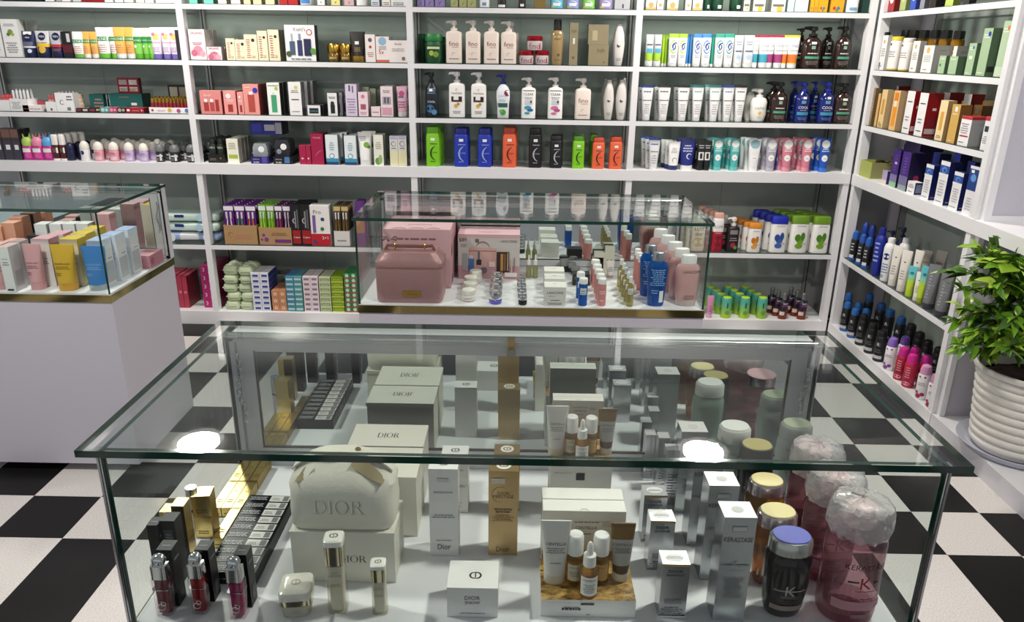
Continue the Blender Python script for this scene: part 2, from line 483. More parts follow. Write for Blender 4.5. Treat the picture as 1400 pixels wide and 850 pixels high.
def display_case(x0, x1, y0, y1, zt, label, over=.012, deck=.693, feet=True):
    k = []
    g = .007; gx0, gx1, gy0, gy1 = x0 + over, x1 - over, y0 + over, y1
    k.append(Node('pedestal', MB().box(gx0, gy0, .035 if feet else 0, gx1, gy1 - .01, .664, LAVENDER)))  # white pedestal; its shade is put into the lavender grey
    if feet:
        for fx in (gx0 + .05, gx1 - .05):
            for fy in (gy0 + .05, gy1 - .06):
                k.append(Node('foot', MB().loft([(0, .014, .014, 2), (.01, .016, .016, 2), (.035, .011, .011, 2)], '#3a3a3c', 12, fx, fy)))
    k.append(Node('base_trim', MB().box(gx0 - .003, gy0 - .003, .664, gx1 + .003, gy1 - .006, deck - .003, GOLD_BAND)))
    k.append(Node('deck', MB().box(gx0 + .001, gy0 + .001, deck - .003, gx1 - .001, gy1 - .012, deck, mat('#f1f2f6', .3))))
    k.append(Node('top_glass', pane(x0, y0, zt - .010, x1, y1, zt, 'z'), label='clear glass top with dark green edge'))
    k.append(Node('front_glass', pane(gx0 + .004, gy0, deck, gx1 - .004, gy0 + g, zt - .0105, 'y')))
    k.append(Node('side_glass', pane(gx0, gy0 + .001, deck, gx0 + g, gy1 - .03, zt - .0105, 'x')))
    k.append(Node('side_glass', pane(gx1 - g, gy0 + .001, deck, gx1, gy1 - .03, zt - .0105, 'x')))
    for cx in ((gx0 - .004, gx1 + .001) if not feet else ()):
        k.append(Node('corner_trim', MB().box(cx, gy0 - .003, deck, cx + .003, gy0 + .010, zt - .0105, ALU)))
    yb = gy1 - .012
    fr = MB()
    for a, b in ((gx0 - .002, gx0 + .016), (gx1 - .016, gx1 + .002)):
        fr.box(a, yb - .018, deck, b, yb + .012, zt - .0105, FRAME)
    fr.box(gx0, yb - .018, zt - .030, gx1, yb + .012, zt - .0105, FRAME)
    fr.box(gx0, yb - .018, deck, gx1, yb + .012, deck + .012, FRAME)
    fr.tube([(gx0, yb - .018, zt - .018), (gx1, yb - .018, zt - .018)], .006, ALU, 10)  # glossy rounded rail added to catch a lamp highlight
    k.append(Node('back_frame', fr))
    dx0, dx1, dz0, dz1 = gx0 + .020, gx1 - .020, deck + .014, zt - .032
    t = .032
    d = MB()
    d.box(dx0, yb - .014, dz0, dx0 + t, yb + .004, dz1, FRAME).box(dx1 - t, yb - .014, dz0, dx1, yb + .004, dz1, FRAME)
    d.box(dx0 + t, yb - .014, dz1 - .02, dx1 - t, yb + .004, dz1, FRAME).box(dx0 + t, yb - .014, dz0, dx1 - t, yb + .004, dz0 + .026, FRAME)
    br = mat('#54463a', .3, .4)
    d.box(dx0 + t - .002, yb - .0142, dz0 + .024, dx1 - t + .002, yb - .012, dz0 + .0275, br)
    d.box(dx0 + t - .002, yb - .0142, dz0 + .024, dx0 + t + .0015, yb - .012, dz1 - .018, br).box(dx1 - t - .0015, yb - .0142, dz0 + .024, dx1 - t + .002, yb - .012, dz1 - .018, br)
    mir = Node('mirror', MB().box(dx0 + t + .0015, yb - .0115, dz0 + .0275, dx1 - t - .0015, yb - .0105, dz1 - .02, '#55585a', front=MIRROR), label='mirror glass of the door')
    k.append(Node('door', d, [mir]))
    xm = (gx0 + gx1) / 2 - .02
    lk = MB().box(xm - .007, yb - .024, zt - .034, xm + .007, yb - .0185, zt - .012, gold(.25))
    lkc = MB(); pts = [(xm, yb - .022 - j * .006, zt - .041) for j in range(3)]
    lkc.tube(pts, .0085, chrome('#a9a59c', .25), 14)
    k.append(Node('lock', lk, [Node('lock_cylinder', lkc)]))
    k.append(Node('chain', chain((gx0 + .022, yb - .024, zt - .055), (gx0 + .024, yb - .024, deck + .10), .012, 18)))
    k.append(Node('chain', chain((gx1 - .022, yb - .024, zt - .065), (gx1 - .026, yb - .024, deck + .11), .012, 18)))
    spawn(Node('display_case', None, k), (0, 0, 0), 0, label, 'display case', 'glass display cases')
display_case(-.572, .593, .852, 1.345, 1.0, 'large glass display case in the foreground with perfume and hair care boxes', over=.02, deck=.703, feet=False)
display_case(-.532, .624, 2.345, 2.83, .985, 'smaller glass display case in the middle holding pink gift boxes', over=.006)
display_case(-2.54, -1.376, 2.402, 2.90, .985, 'glass display case at the left edge holding facial cream tubes', over=.006)

# ------------------------------------------------------------------ kinds of goods (each returns a Node; same arguments share one mesh)
from functools import lru_cache
def q(*v): return tuple(round(x, 3) for x in v)
def box_surf(w, d, face='front'):
    if face == 'front': return lambda x, z, e=.0004: (x, -d / 2 - e, z)
    if face == 'right': return lambda x, z, e=.0004: (w / 2 + e, x, z)
    if face == 'left': return lambda x, z, e=.0004: (-w / 2 - e, -x, z)
def top_surf(h): return lambda x, y, e=.0004: (x, y, h + e)

@lru_cache(None)
def carton(w, d, h, c, side=None, top=None, left=None, D=(), S=(), T=(), name='carton', L=()):
    m = MB(); e = min(.0012, w * .04)
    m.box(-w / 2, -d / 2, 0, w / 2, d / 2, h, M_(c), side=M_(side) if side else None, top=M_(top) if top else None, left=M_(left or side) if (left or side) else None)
    if D: art(m, box_surf(w, d), w, h, D)
    if S: art(m, box_surf(w, d, 'right'), d, h, S)
    if L: art(m, box_surf(w, d, 'left'), d, h, L)
    if T: art(m, top_surf(h), w, d, T, True)          # top print: second share runs -.5 .. .5 of the depth
    return Node(name, m)
@lru_cache(None)
def tube(w, d, h, body, cap, bands=(), D=(), capf=.16, capw=.78, name='squeeze_tube', topc=None):
    hc = h * capf; r = w * capw / 2; rb = min(r, max(d / 2, .008))
    def ab(t):                # t: 0 at the cap, 1 at the crimp
        return (r + (w / 2 - r) * t, rb * (1 - t) ** .8 * 1.02 + .0014)
    fr = sorted(set([0, .08, .25, .5, .75, .93, 1.0] + [(f - capf) / (1 - capf) for f, _ in bands if f > capf]))
    secs = [(hc + (h - hc) * t, *ab(t), 2 + 2.0 * t) for t in fr]
    ms = []
    for t in fr[:-1]:
        c = body
        for f, col in bands:
            if hc + (h - hc) * t >= f * h - 1e-6: c = col
        if topc and t >= .92: c = topc
        ms.append(M_(c))
    m = MB().loft(secs, ms, 18)
    art(m, front_of(secs), w, h, D)
    kc = MB().loft([(0, r * .97, rb * .97, 2.2), (hc * .06, r, rb, 2.2), (hc * .97, r, rb, 2.2), (hc, r * .96, rb * .96, 2.2)], M_(cap), 18)
    return Node(name, None, [Node('body', m), Node('cap', kc)])
@lru_cache(None)
def pump_bottle(w, d, h, body, pump, D=(), p=4.0, bf=.72, collar=None, style='square', name='pump_bottle', bands=()):
    hb = h * bf; a, b = w / 2, d / 2
    if style == 'square':
        secs = [(0, a * .94, b * .9, p), (h * .012, a, b, p), (hb * .90, a, b, p), (hb * .955, a * .9, b * .88, p), (hb, a * .36, b * .6, 2.3)]
    elif style == 'round':
        secs = [(0, a * .9, b * .9, 2), (h * .02, a, b, 2), (hb * .72, a, b, 2), (hb * .86, a * .86, b * .86, 2), (hb * .95, a * .5, b * .55, 2), (hb, a * .36, b * .42, 2)]
    elif style == 'waist':
        secs = [(0, a * .78, b * .9, 3), (h * .02, a * .84, b, 3), (hb * .35, a * .86, b, 3), (hb * .6, a * 1.0, b, 3), (hb * .8, a * .98, b, 3), (hb * .93, a * .7, b * .8, 2.5), (hb, a * .36, b * .55, 2)]
    else:  # shoulders that swell like an apple
        secs = [(0, a * .6, b * .6, 2), (h * .03, a * .8, b * .8, 2), (hb * .3, a, b, 2), (hb * .6, a * .96, b * .96, 2), (hb * .8, a * .98, b * .9, 2.2), (hb * .93, a * .8, b * .75, 2.2), (hb, a * .3, b * .4, 2)]
    ms = []
    for s0 in secs[:-1]:
        c = body
        for f, col in bands:
            if s0[0] >= f * h - 1e-6: c = col
        ms.append(M_(c))
    m = MB().loft(secs, ms, 20)
    art(m, front_of(secs), w, h, D)
    r = min(a * .42, b * .8)
    k = MB().loft([(hb, r, r, 2), (hb + h * .055, r, r, 2), (hb + h * .06, r * .5, r * .5, 2), (hb + h * .13, r * .42, r * .42, 2), (hb + h * .135, r * .9, r * .8, 2.4), (hb + h * .2, r * .95, r * .85, 2.4), (hb + h * .235, r * .7, r * .7, 2.2)], M_(pump), 14)
    zt = hb + h * .2
    k.tube([(0, 0, zt - .004), (-a * .55, 0, zt), (-a * .92, 0, zt - h * .004), (-a * 1.0, 0, zt - h * .03)], [r * .55, r * .42, r * .34, r * .26], M_(pump), 8)
    return Node(name, None, [Node('body', m), Node('pump_head', k)])
@lru_cache(None)
def bottle(w, d, h, body, cap, D=(), p=3.0, capf=.16, style='straight', name='shampoo_bottle', bands=(), capw=.86, n=20):
    a, b = w / 2, d / 2; hb = h * (1 - capf)
    if style == 'straight':
        secs = [(0, a * .92, b * .9, p), (h * .015, a, b, p), (hb * .93, a * .98, b * .98, p), (hb * .985, a * .9, b * .9, p), (hb, a * .84, b * .84, p)]
    elif style == 'taper':     # narrow foot, wide shoulder
        secs = [(0, a * .74, b * .78, p), (h * .02, a * .80, b * .84, p), (hb * .5, a * .93, b * .96, p), (hb * .86, a, b, p), (hb * .96, a * .84, b * .85, p), (hb, a * .62, b * .62, 2)]
    elif style == 'leaf':      # pointed oval
        secs = [(0, a * .62, b * .8, 2.4), (h * .015, a * .68, b * .86, 2.4), (hb * .3, a * .9, b, 2.4), (hb * .55, a, b, 2.4), (hb * .8, a * .84, b * .9, 2.4), (hb * .95, a * .55, b * .7, 2.4), (hb, a * .42, b * .55, 2.2)]
    elif style == 'bain':      # barrel bottle narrowing to a small foot
        secs = [(0, a * .70, b * .70, 2.3), (h * .03, a * .78, b * .78, 2.3), (hb * .12, a * .84, b * .84, 2.3), (hb * .45, a * .97, b * .97, 2.3), (hb * .78, a * 1.0, b * 1.0, 2.3), (hb * .93, a * .98, b * .98, 2.3), (hb * .955, a * .92, b * .92, 2.2), (hb, a * .92, b * .92, 2.2)]
    else:                      # narrow neck
        secs = [(0, a * .92, b * .92, p), (h * .015, a, b, p), (hb * .78, a, b, p), (hb * .88, a * .82, b * .82, p), (hb * .95, a * .45, b * .5, 2), (hb, a * .42, b * .46, 2)]
    zs = sorted(set([s0[0] for s0 in secs] + [f * h for f, _ in bands if f * h < hb]))
    if bands:
        full = []
        for z in zs:
            for i in range(len(secs) - 1):
                if secs[i][0] <= z <= secs[i + 1][0] + 1e-9:
                    t = (z - secs[i][0]) / max(1e-9, secs[i + 1][0] - secs[i][0])
                    full.append((z,) + tuple(secs[i][j] + (secs[i + 1][j] - secs[i][j]) * t for j in (1, 2, 3))); break
        secs = full
    ms = []
    for s0 in secs[:-1]:
        c = body
        for f, col in bands:
            if s0[0] >= f * h - 1e-6: c = col
        ms.append(M_(c))
    m = MB().loft(secs, ms, n)
    art(m, front_of(secs), w, h, D)
    e, g, pp = secs[-1][1] * (capw / .84 if style == 'straight' else 1.0), secs[-1][2] * (capw / .84 if style == 'straight' else 1.0), secs[-1][3]
    if style == 'neck': e, g = a * .5, b * .52
    k = MB().loft([(hb + .0005, e, g, pp), (h - h * capf * .16, e * .98, g * .98, pp), (h - h * capf * .03, e * .9, g * .9, pp), (h, e * .8, g * .8, pp)], M_(cap), n)
    return Node(name, None, [Node('body', m), Node('cap', k)])
@lru_cache(None)
def jar(w, d, h, body, lid, D=(), lidf=.32, lidw=1.0, p=2.0, name='cream_jar', T=()):
    a, b = w / 2, d / 2; hb = h * (1 - lidf)
    secs = [(0, a * .86, b * .86, p), (h * .03, a * .94, b * .94, p), (hb * .3, a, b, p), (hb * .85, a, b, p), (hb, a * .9, b * .9, p)]
    m = MB().loft(secs, M_(body), 20); art(m, front_of(secs), w, h, D)
    e, g = a * lidw, b * lidw
    k = MB().loft([(hb + .0004, e * .97, g * .97, p), (hb + h * lidf * .1, e, g, p), (h - h * lidf * .14, e, g, p), (h, e * .9, g * .9, p)], M_(lid), 20)
    if T: art(k, top_surf(h), w, d, T, True)
    return Node(name, None, [Node('body', m), Node('lid', k)])
@lru_cache(None)
def rollon(w, d, h, body, cap, D=(), capf=.42, name='roll_on_deodorant'):
    a = w / 2; hb = h * (1 - capf)
    secs = [(0, a * .86, a * .8, 2.3), (h * .03, a * .94, a * .88, 2.3), (hb * .5, a * .9, a * .82, 2.3), (hb * .92, a * .98, a * .9, 2.3), (hb, a * .9, a * .84, 2.2)]
    m = MB().loft(secs, M_(body), 14); art(m, front_of(secs), w, h, D)
    k = MB().loft([(hb + .0004, a, a * .92, 2)] + [(hb + h * capf * (.25 + .75 * math.sin(t)), a * math.cos(t) if t < 1.5 else a * .1, a * .92 * math.cos(t) if t < 1.5 else a * .1, 2) for t in (0, .4, .8, 1.15, 1.47)], M_(cap), 14)
    return Node(name, None, [Node('body', m), Node('cap', k)])
@lru_cache(None)
def can(w, d, h, body, cap, D=(), capf=.26, name='deodorant_can', bands=()):
    a = w / 2; hb = h * (1 - capf)
    zs = sorted(set([0, .02 * h, hb * .94, hb] + [f * h for f, _ in bands]))
    def rad(z): return a * (.93 if z < .01 * h else 1.0 if z <= hb * .94 + 1e-6 else .84)
    secs = [(z, rad(z), rad(z), 2) for z in zs]
    ms = []
    for z in zs[:-1]:
        c = body
        for f, col in bands:
            if z >= f * h - 1e-6: c = col
        ms.append(M_(c))
    m = MB().loft(secs, ms, 16); art(m, front_of(secs), w, h, D)
    r = a * .86
    k = MB().loft([(hb + .0004, r, r, 2), (hb + h * capf * .55, r * .97, r * .97, 2), (hb + h * capf * .85, r * .8, r * .8, 2), (h, r * .3, r * .3, 2)], M_(cap), 16)
    return Node(name, None, [Node('body', m), Node('cap', k)])
@lru_cache(None)
def soft_pack(w, d, h, c, flap=None, D=(), name='wet_wipes_pack', T=()):
    a, b = w / 2, d / 2
    secs = [(0, a * .8, b * .84, 5), (h * .2, a * .97, b * .95, 5), (h * .5, a, b, 4), (h * .8, a * .95, b * .93, 4.5), (h, a * .74, b * .72, 4)]
    m = MB().loft(secs, M_(c), 20)
    for s in (-1, 1): m.box(s * a * .93 - a * .1, -b * .86, h * .46, s * a * .93 + a * .1, b * .86, h * .53, M_(c))
    art(m, front_of(secs), w, h, D)
    if T: art(m, top_surf(h), w, d, T, True)
    kids = [Node('body', m)]
    if flap: kids.append(Node('flap', MB().loft([(h, a * .4, b * .35, 5), (h + .004, a * .38, b * .33, 5)], M_(flap), 16)))
    return Node(name, None, kids)

# ------------------------------------------------------------------ putting goods on shelves
def shelf_text(bay, shelf): return ', ' + (WHERE[bay] if isinstance(bay, int) else bay) + ', ' + shelf + ' shelf'
def nth(i, n, frm='from left'):
    if n == 1: return ''
    return ', ' + ORD[i] + ' ' + frm
def back_row(bay, shelf, boxes, make, desc, cat, Y=4.0, d=None, deep=1, gap=.006, dx=0.0, z=None, group=None, rz=0, ordn=True, start=0, total=None):
    """boxes: (left, right, top) pixels of each front piece; deep: how many stand one behind another"""
    z = SHELF[shelf] if z is None else z
    for i, (xl, xr, yt) in enumerate(boxes):
        px = (xl + xr) / 2
        X = x_at(px, Y, z + .06); h = z_at(yt, X, Y) - z
        X = x_at(px, Y, z + h / 2)
        w = (xr - xl) * mpp(X, Y, z + h / 2)
        dd = d if d else min(w, .075)
        if isinstance(bay, int): X = max(UP[bay] + .018 + w / 2, min(UP[bay + 1] - .018 - w / 2, X))
        nd = make(*q(w, dd, h))
        for k in range(deep):
            lab = desc + (nth(i + start, total or len(boxes)) if ordn else '')
            if deep > 1: lab += ', front row' if k == 0 else ', %s row' % ORD[k]
            lab += shelf_text(bay, shelf)
            spawn(nd, (X + dx * k, Y + dd / 2 + k * (dd + gap), z), rz if k == 0 else rz + random.uniform(-3, 3), lab, cat, group or (desc.split(' with ')[0] + 's' + shelf_text(bay, shelf).replace(',', '')) if (len(boxes) > 1 or deep > 1) else group)
def right_item(shelf, xl, xm, xr, yt, make, desc, cat, X=None, bay='right wall bay', group=None, z=None):
    """front (facing the aisle) from pixel xl to xm, near side from xm to xr"""
    z = SHELF[shelf] if z is None else z
    X = XR + .02 if X is None else X
    zm = z + .06
    for _ in range(3):
        Yn = y_at(xm, X, zm); Yf = y_at(xl, X, zm)
        h = z_at(yt, X, Yn) - z; zm = z + h / 2
    w = Yf - Yn
    X2 = x_at(xr, Yn, zm); d = min(max(.02, X2 - X), XR + .262 - X)
    if Yf > 3.929: Yf = 3.929; w = max(.02, Yf - Yn); Yn = Yf - w
    if Yn < 2.892: Yn = 2.892; w = max(.015, Yf - Yn)
    nd = make(*q(w, d, h))
    spawn(nd, (X + d / 2, (Yn + Yf) / 2, z), -90, desc + shelf_text(bay, shelf), cat, group)
def deck_item(z, xl, xr, yb, yt, make, label, cat, d=None, rz=0, group=None, min_y=None, w=None, h=None, dz=0.0, max_y=None, max_x=None):
    """pixels of the foot's left and right end, its front bottom edge and the top of the front"""
    P = at_z((xl + xr) / 2, yb, z)
    if min_y is not None and P.y < min_y: P.y = min_y
    w = w or (xr - xl) * mpp(P.x, P.y, z)
    if max_y is not None: P.y = min(P.y, max_y - (d or w))
    if max_x is not None: P.x = min(P.x, max_x - w * .5)
    X, Y = P.x, P.y
    hh = h or z_at(yt, X, Y) - z
    dd = d if d else w
    nd = make(*q(w, dd, hh))
    return spawn(nd, (X, Y + dd / 2, z + dz), rz, label, cat, group)

# ================================================================== goods: far left bay
W = '#eeeeee'; INK = '#3a3a40'; GREY = '#8a8a8e'
def C(c, side=None, top=None, D=(), S=(), T=(), left=None, name='carton'):
    return lambda w, d, h: carton(w, d, h, c, side, top, left, D, S, T, name)
def TB(body, cap, bands=(), D=(), capf=.16, capw=.78, topc=None, name='squeeze_tube'):
    return lambda w, d, h: tube(w, d, h, body, cap, bands, D, capf, capw, name, topc)
def PB(body, pump, D=(), p=4.0, bf=.72, style='square', bands=()):
    return lambda w, d, h: pump_bottle(w, d, h, body, pump, D, p, bf, None, style, 'pump_bottle', bands)
def BT(body, cap, D=(), p=3.0, capf=.16, style='straight', bands=(), name='shampoo_bottle', capw=.86):
    return lambda w, d, h: bottle(w, d, h, body, cap, D, p, capf, style, name, bands, capw)
def JR(body, lid, D=(), lidf=.32, lidw=1.0, p=2.0, T=(), name='cream_jar'):
    return lambda w, d, h: jar(w, d, h, body, lid, D, lidf, lidw, p, name, T)
def RO(body, cap, D=(), capf=.42): return lambda w, d, h: rollon(w, d, h, body, cap, D, capf)
def CN(body, cap, D=(), capf=.26, bands=(), name='deodorant_can'): return lambda w, d, h: can(w, d, h, body, cap, D, capf, name, bands)

# second shelf
B0 = 0
OLIVE = (('c', .0, .66, .16, '#7a9a3c'), ('c', .12, .60, .10, '#9cb85a'), ('c', -.14, .6, .1, '#5c7a2c'), ('l', -.35, .82, .3, .9, 2, GREY), ('l', -.35, .12, .3, .42, 5, GREY))
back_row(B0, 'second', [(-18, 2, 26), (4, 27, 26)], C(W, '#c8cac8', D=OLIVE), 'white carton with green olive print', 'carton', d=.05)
back_row(B0, 'second', [(22, 36, 27), (37, 52, 27)], TB(clear('#d9dcd4', .75, '#b9bdb2'), '#cfd2c8', D=(('c', 0, .62, .22, '#5a7a30'),)), 'clear olive print pouch behind navy tubes', 'tube', Y=4.08, d=.03)
NAVY = '#171c46'
back_row(B0, 'second', [(27, 46, 42)], TB(NAVY, NAVY, ((.36, '#d6d8dc'), (.42, '#262c56')), (('r', -.3, .86, .3, .98, W), ('c', 0, .75, .25, '#10143a'), ('t', 'MEN', 0, .75, .3, W), ('c', .12, .24, .14, '#c6d4e6'), ('l', -.35, .44, .35, .6, 3, '#9aa0b8'))), 'navy face wash tube with silver stripe', 'tube', d=.05, ordn=False)
back_row(B0, 'second', [(46, 66, 42)], TB(NAVY, NAVY, ((.40, '#e0b92c'), (.52, '#d2d4d6')), (('c', 0, .79, .26, '#171c46'), ('t', 'MEN', 0, .79, .34, W), ('c', 0, .3, .24, '#d8b040'), ('l', -.35, .54, .35, .62, 1, '#a08020'))), 'navy face wash tube with yellow band', 'tube', d=.05, ordn=False)
back_row(B0, 'second', [(65, 85, 42)], TB(NAVY, NAVY, ((.40, '#c4283a'), (.50, '#b8bcc2')), (('c', 0, .79, .26, '#171c46'), ('t', 'MEN', 0, .79, .34, W), ('l', -.3, .25, .3, .36, 2, '#b06068'))), 'navy face wash tube with red band', 'tube', d=.05, ordn=False)
back_row(B0, 'second', [(85, 98, 43)], C('#17151a', '#0e0d10', D=(('r', -.5, .2, .5, .5, '#5a1420'), ('r', .05, .6, .4, .92, '#c8c8cc'))), 'black pouch with dark red lower half', 'pouch', d=.03)
ACN = (('r', -.5, .56, .5, .70, '#2c8a3c'), ('t', 'ACNES', 0, .63, .8, W), ('l', -.3, .2, .3, .48, 4, '#b87868'))
back_row(B0, 'second', [(95, 114, 43)], TB(W, '#77b455', D=ACN), 'short white face wash tube with green cap', 'tube', d=.045)
back_row(B0, 'second', [(109, 121, 43), (120, 132, 43)], TB('#e8b258', '#efe9dc', D=ACN), 'short orange face wash tube', 'tube', d=.045)
back_row(B0, 'second', [(129, 148, 37), (146.5, 156.5, 37)], TB(W, '#6cc03c', D=ACN), 'tall white face wash tube with lime cap', 'tube', d=.05)
back_row(B0, 'second', [(153, 170, 37), (168, 182, 37)], TB('#e8b258', W, D=ACN), 'tall orange face wash tube with white cap', 'tube', d=.05)
back_row(B0, 'second', [(179, 193, 38), (191, 201, 38), (199, 208, 38), (204.5, 211.5, 38)], TB('#cfe6c0', '#5fae34', ((.16, '#7cc052'), (.5, '#2c8a3c'), (.72, '#d8ecd0')), (('c', -.2, .4, .14, W), ('t', 'ACNES', 0, .6, .7, W))), 'pale green gel tube with green base', 'tube', d=.05)
back_row(B0, 'second', [(204, 219, 37), (218, 231, 37), (229, 243.5, 37)], TB('#e6dcec', '#7d6cc0', D=(('c', .05, .7, .3, '#e8c070'), ('c', -.2, .78, .16, '#cc7890'), ('t', 'Sunplay', 0, .52, .8, '#c05a80'), ('l', -.3, .22, .3, .4, 3, '#a888b8'))), 'lilac sun cream tube with flower print', 'tube', d=.05)
back_row(B0, 'second', [(244, 251, 41)], C('#2c2a30', '#1c1b1f'), 'thin black carton beside the upright', 'carton', d=.06)

# third shelf: open boxes of small make-up
def open_box(w, d, h, c, inside=0, D=(), S=(), bh=None, name='display_box', left=None):
    m = MB(); t = .003; bh = bh or h
    m.box(-w / 2, -d / 2, 0, w / 2, d / 2, t, M_(c))
    m.box(-w / 2, -d / 2, t, w / 2, -d / 2 + t, h, M_(c)).box(-w / 2, d / 2 - t, t, w / 2, d / 2, bh, M_(c))
    m.box(-w / 2, -d / 2 + t, t, -w / 2 + t, d / 2 - t, h, M_(c)).box(w / 2 - t, -d / 2 + t, t, w / 2, d / 2 - t, h, M_(left or c))
    if inside: m.box(-w / 2 + t, -d / 2 + t, t, w / 2 - t, d / 2 - t, inside, '#3a3226')
    if D: art(m, box_surf(w, d), w, h, D)
    if S: art(m, box_surf(w, d, 'right'), d, h, S)
    return Node(name, m)
@lru_cache(None)
def pen(L, r, body, tip, kind='lip_pencil', tf=.3):
    m = MB().loft([(0, r, r, 2), (L * (1 - tf), r, r, 2)], M_(body), 8)
    k = MB().loft([(L * (1 - tf) + .0003, r * .9, r * .9, 2), (L * .95, r * .85, r * .85, 2), (L, r * .4, r * .4, 2)], M_(tip), 8)
    return Node(kind, None, [Node('body', m), Node('cap', k)])
def px_box(shelf, xl, xr, yt, Y=4.0):
    z = SHELF[shelf]; X = x_at((xl + xr) / 2, Y, z + .04); h = z_at(yt, X, Y) - z
    return X, (xr - xl) * mpp(X, Y, z + h / 2), h
def filled_box(bay, shelf, xl, xr, yt, ytop, n, c, pen_fn, box_lab, item_lab, cat, d=.09, D=(), Y=4.0, rows=2, name='display_box', left=None):
    X, w, h = px_box(shelf, xl, xr, yt, Y); z = SHELF[shelf]
    spawn(open_box(w, d, h, c, D=D, name=name, left=left), (X, Y + d / 2, z), 0, box_lab + shelf_text(bay, shelf), 'box')
    L = z_at(ytop, X, Y + d / 2) - z - .004
    for r in range(rows):
        for i in range(n):
            x = X - w / 2 + w * (i + .5) / n
            y = Y + .012 + (d - .024) * (r + .5) / rows
            nd = pen_fn(L if r else L * .94, min(w / n * .36, (d - .024) / rows * .42))
            spawn(nd, (x, y, z + .0032), 0, item_lab + nth(i, n) + (', %s row' % ('front', 'back', 'third')[r] if rows > 1 else '') + ', far left bay' * (bay == 0) + ', second bay' * (bay == 1), cat, item_lab + 's')
filled_box(0, 'third', -3, 12.5, 137, 128, 4, W, lambda L, r: pen(L, r, '#e4a0a4', '#c8404a'), 'white open box of pink lip pencils', 'pink lip pencil in the leftmost white box', 'lip pencil')
filled_box(0, 'third', 13.2, 38, 135, 121, 5, W, lambda L, r: pen(L, r, '#8a3038', '#d8d8dc', tf=.45), 'white open box of silver capped pencils', 'silver capped pencil in the second white box', 'lip pencil', D=(('l', -.4, .2, .1, .8, 5, GREY),))
back_row(0, 'third', [(31, 57, 144)], C('#f2efef', '#d8d0d0', D=(('l', -.45, .35, .45, .6, 1, '#b04048'),)), 'flat white box with thin red print', 'box', d=.05)
back_row(0, 'third', [(40, 62, 138)], C('#c8505c', '#8c2c34', top='#d87880'), 'flat red box behind the flat white one', 'box', Y=4.08, d=.06)
filled_box(0, 'third', 62, 76, 139, 128, 3, W, lambda L, r: pen(L, r, '#e0b4b0', '#b84a50'), 'small white open box of pink pencils', 'pink pencil in the small white box', 'lip pencil', D=(('r', -.08, .1, .1, .35, '#5a5a60'),))
filled_box(0, 'third', 76.5, 101, 127, 123, 5, '#f0f0f0', lambda L, r: pen(L, r, '#c8c8cc', '#9a9aa0'), 'tall white open carton with pencils', 'grey pencil in the tall white carton', 'pencil', D=(('a', -.15, .5, .13, 40, 330, .03, INK), ('l', .12, .62, .45, .92, 2, INK), ('r', .1, .08, .3, .24, '#77777c')), left='#c4c4c6')
for i, yt in enumerate((129, 134, 139, 144)):
    X, w, h = px_box('third', 101, 110, yt, 4.04)
    spawn(jar(*q(w, w, .021), '#c8b49a', '#d4c4ac', (), .3, 1.0, 3.0, 'powder_puff'), (X, 4.07, SHELF['third'] + .0215 * (3 - i)), 0,
          'tan powder puff' + nth(i, 4, 'from top') + ' of its stack' + shelf_text(0, 'third'), 'powder puff', 'tan powder puffs')
for i, (xl, xr, c, c2) in enumerate([(104, 112, '#2a2023', '#7a3040'), (112, 121, '#30282c', '#d8c8c0'), (121, 131, '#241c20', '#8c3444')]):
    back_row(0, 'third', [(xl, xr, 148)], C(c, top=c, D=(('r', -.35, .25, .35, .8, c2),), T=(('c', 0, 0, .25, c2),)), 'small dark flat pack%s' % nth(i, 3), 'pack', d=.05)
for i, (xl, xr, c, c2, nm) in enumerate([(131, 137, '#2c2c28', '#e6cc8a', 'black and cream'), (137, 149, '#5c9aa0', '#b8dcd8', 'teal flowered'), (149, 160, '#b84868', '#e8a0b4', 'rose flowered'), (160, 172, '#2a2c2a', '#b8a8a0', 'black flowered')]):
    back_row(0, 'third', [(xl, xr, 147)], C(c, top=c, D=(('c', -.2, .5, .2, c2), ('c', .22, .5, .16, c2)), T=(('c', -.2, .1, .18, c2), ('c', .2, -.1, .2, c2))), 'small %s pack' % nm, 'pack', d=.06)
TEAL = '#125a55'
back_row(0, 'third', [(123, 142, 129)], C(TEAL, '#0b3c39', D=(('l', -.2, .25, .45, .85, 3, '#b87880'),)), 'dark teal box with pink lines', 'box', Y=4.06, d=.08)
filled_box(0, 'third', 142.5, 150, 146, 127, 2, '#dcdcde', lambda L, r: pen(L, r, chrome(), '#b0b0b4'), 'small grey stand of silver pens', 'silver pen between the teal boxes', 'pen', d=.04, Y=4.06, rows=1)
back_row(0, 'third', [(150.5, 195, 128)], C(TEAL, '#0a3330', top='#1d6a64', D=(('l', -.2, .8, .1, .86, 1, '#c07880'), ('r', .15, .36, .32, .5, '#d8dcdc'))), 'large dark teal box under the red palette', 'box', Y=4.06, d=.10)
zt = z_at(128, x_at(172, 4.06, 1.2), 4.06)
back_row(0, 'third', [(160.5, 190, 106.5)], C('#8c1424', '#4a0c14', D=(('r', -.42, .14, -.05, .42, '#d8c8c4'), ('r', .05, .14, .42, .42, '#cfc0b8'), ('r', -.42, .56, -.05, .88, '#b8a8a4'), ('r', .05, .56, .42, .88, '#d8ccc8'), ('l', -.4, .2, .4, .36, 2, '#5a2028'))), 'red four-window make-up palette standing on the teal box', 'palette', Y=4.09, d=.03, z=zt)
back_row(0, 'third', [(171, 192, 147.5), (192.3, 196.5, 147.5)], C('#9c1a26', '#5a0f16', top='#b8303c', D=(('r', -.38, .3, -.2, .75, W), ('l', -.05, .4, .4, .65, 1, '#e8b0b4'))), 'flat red card box', 'box', d=.06)
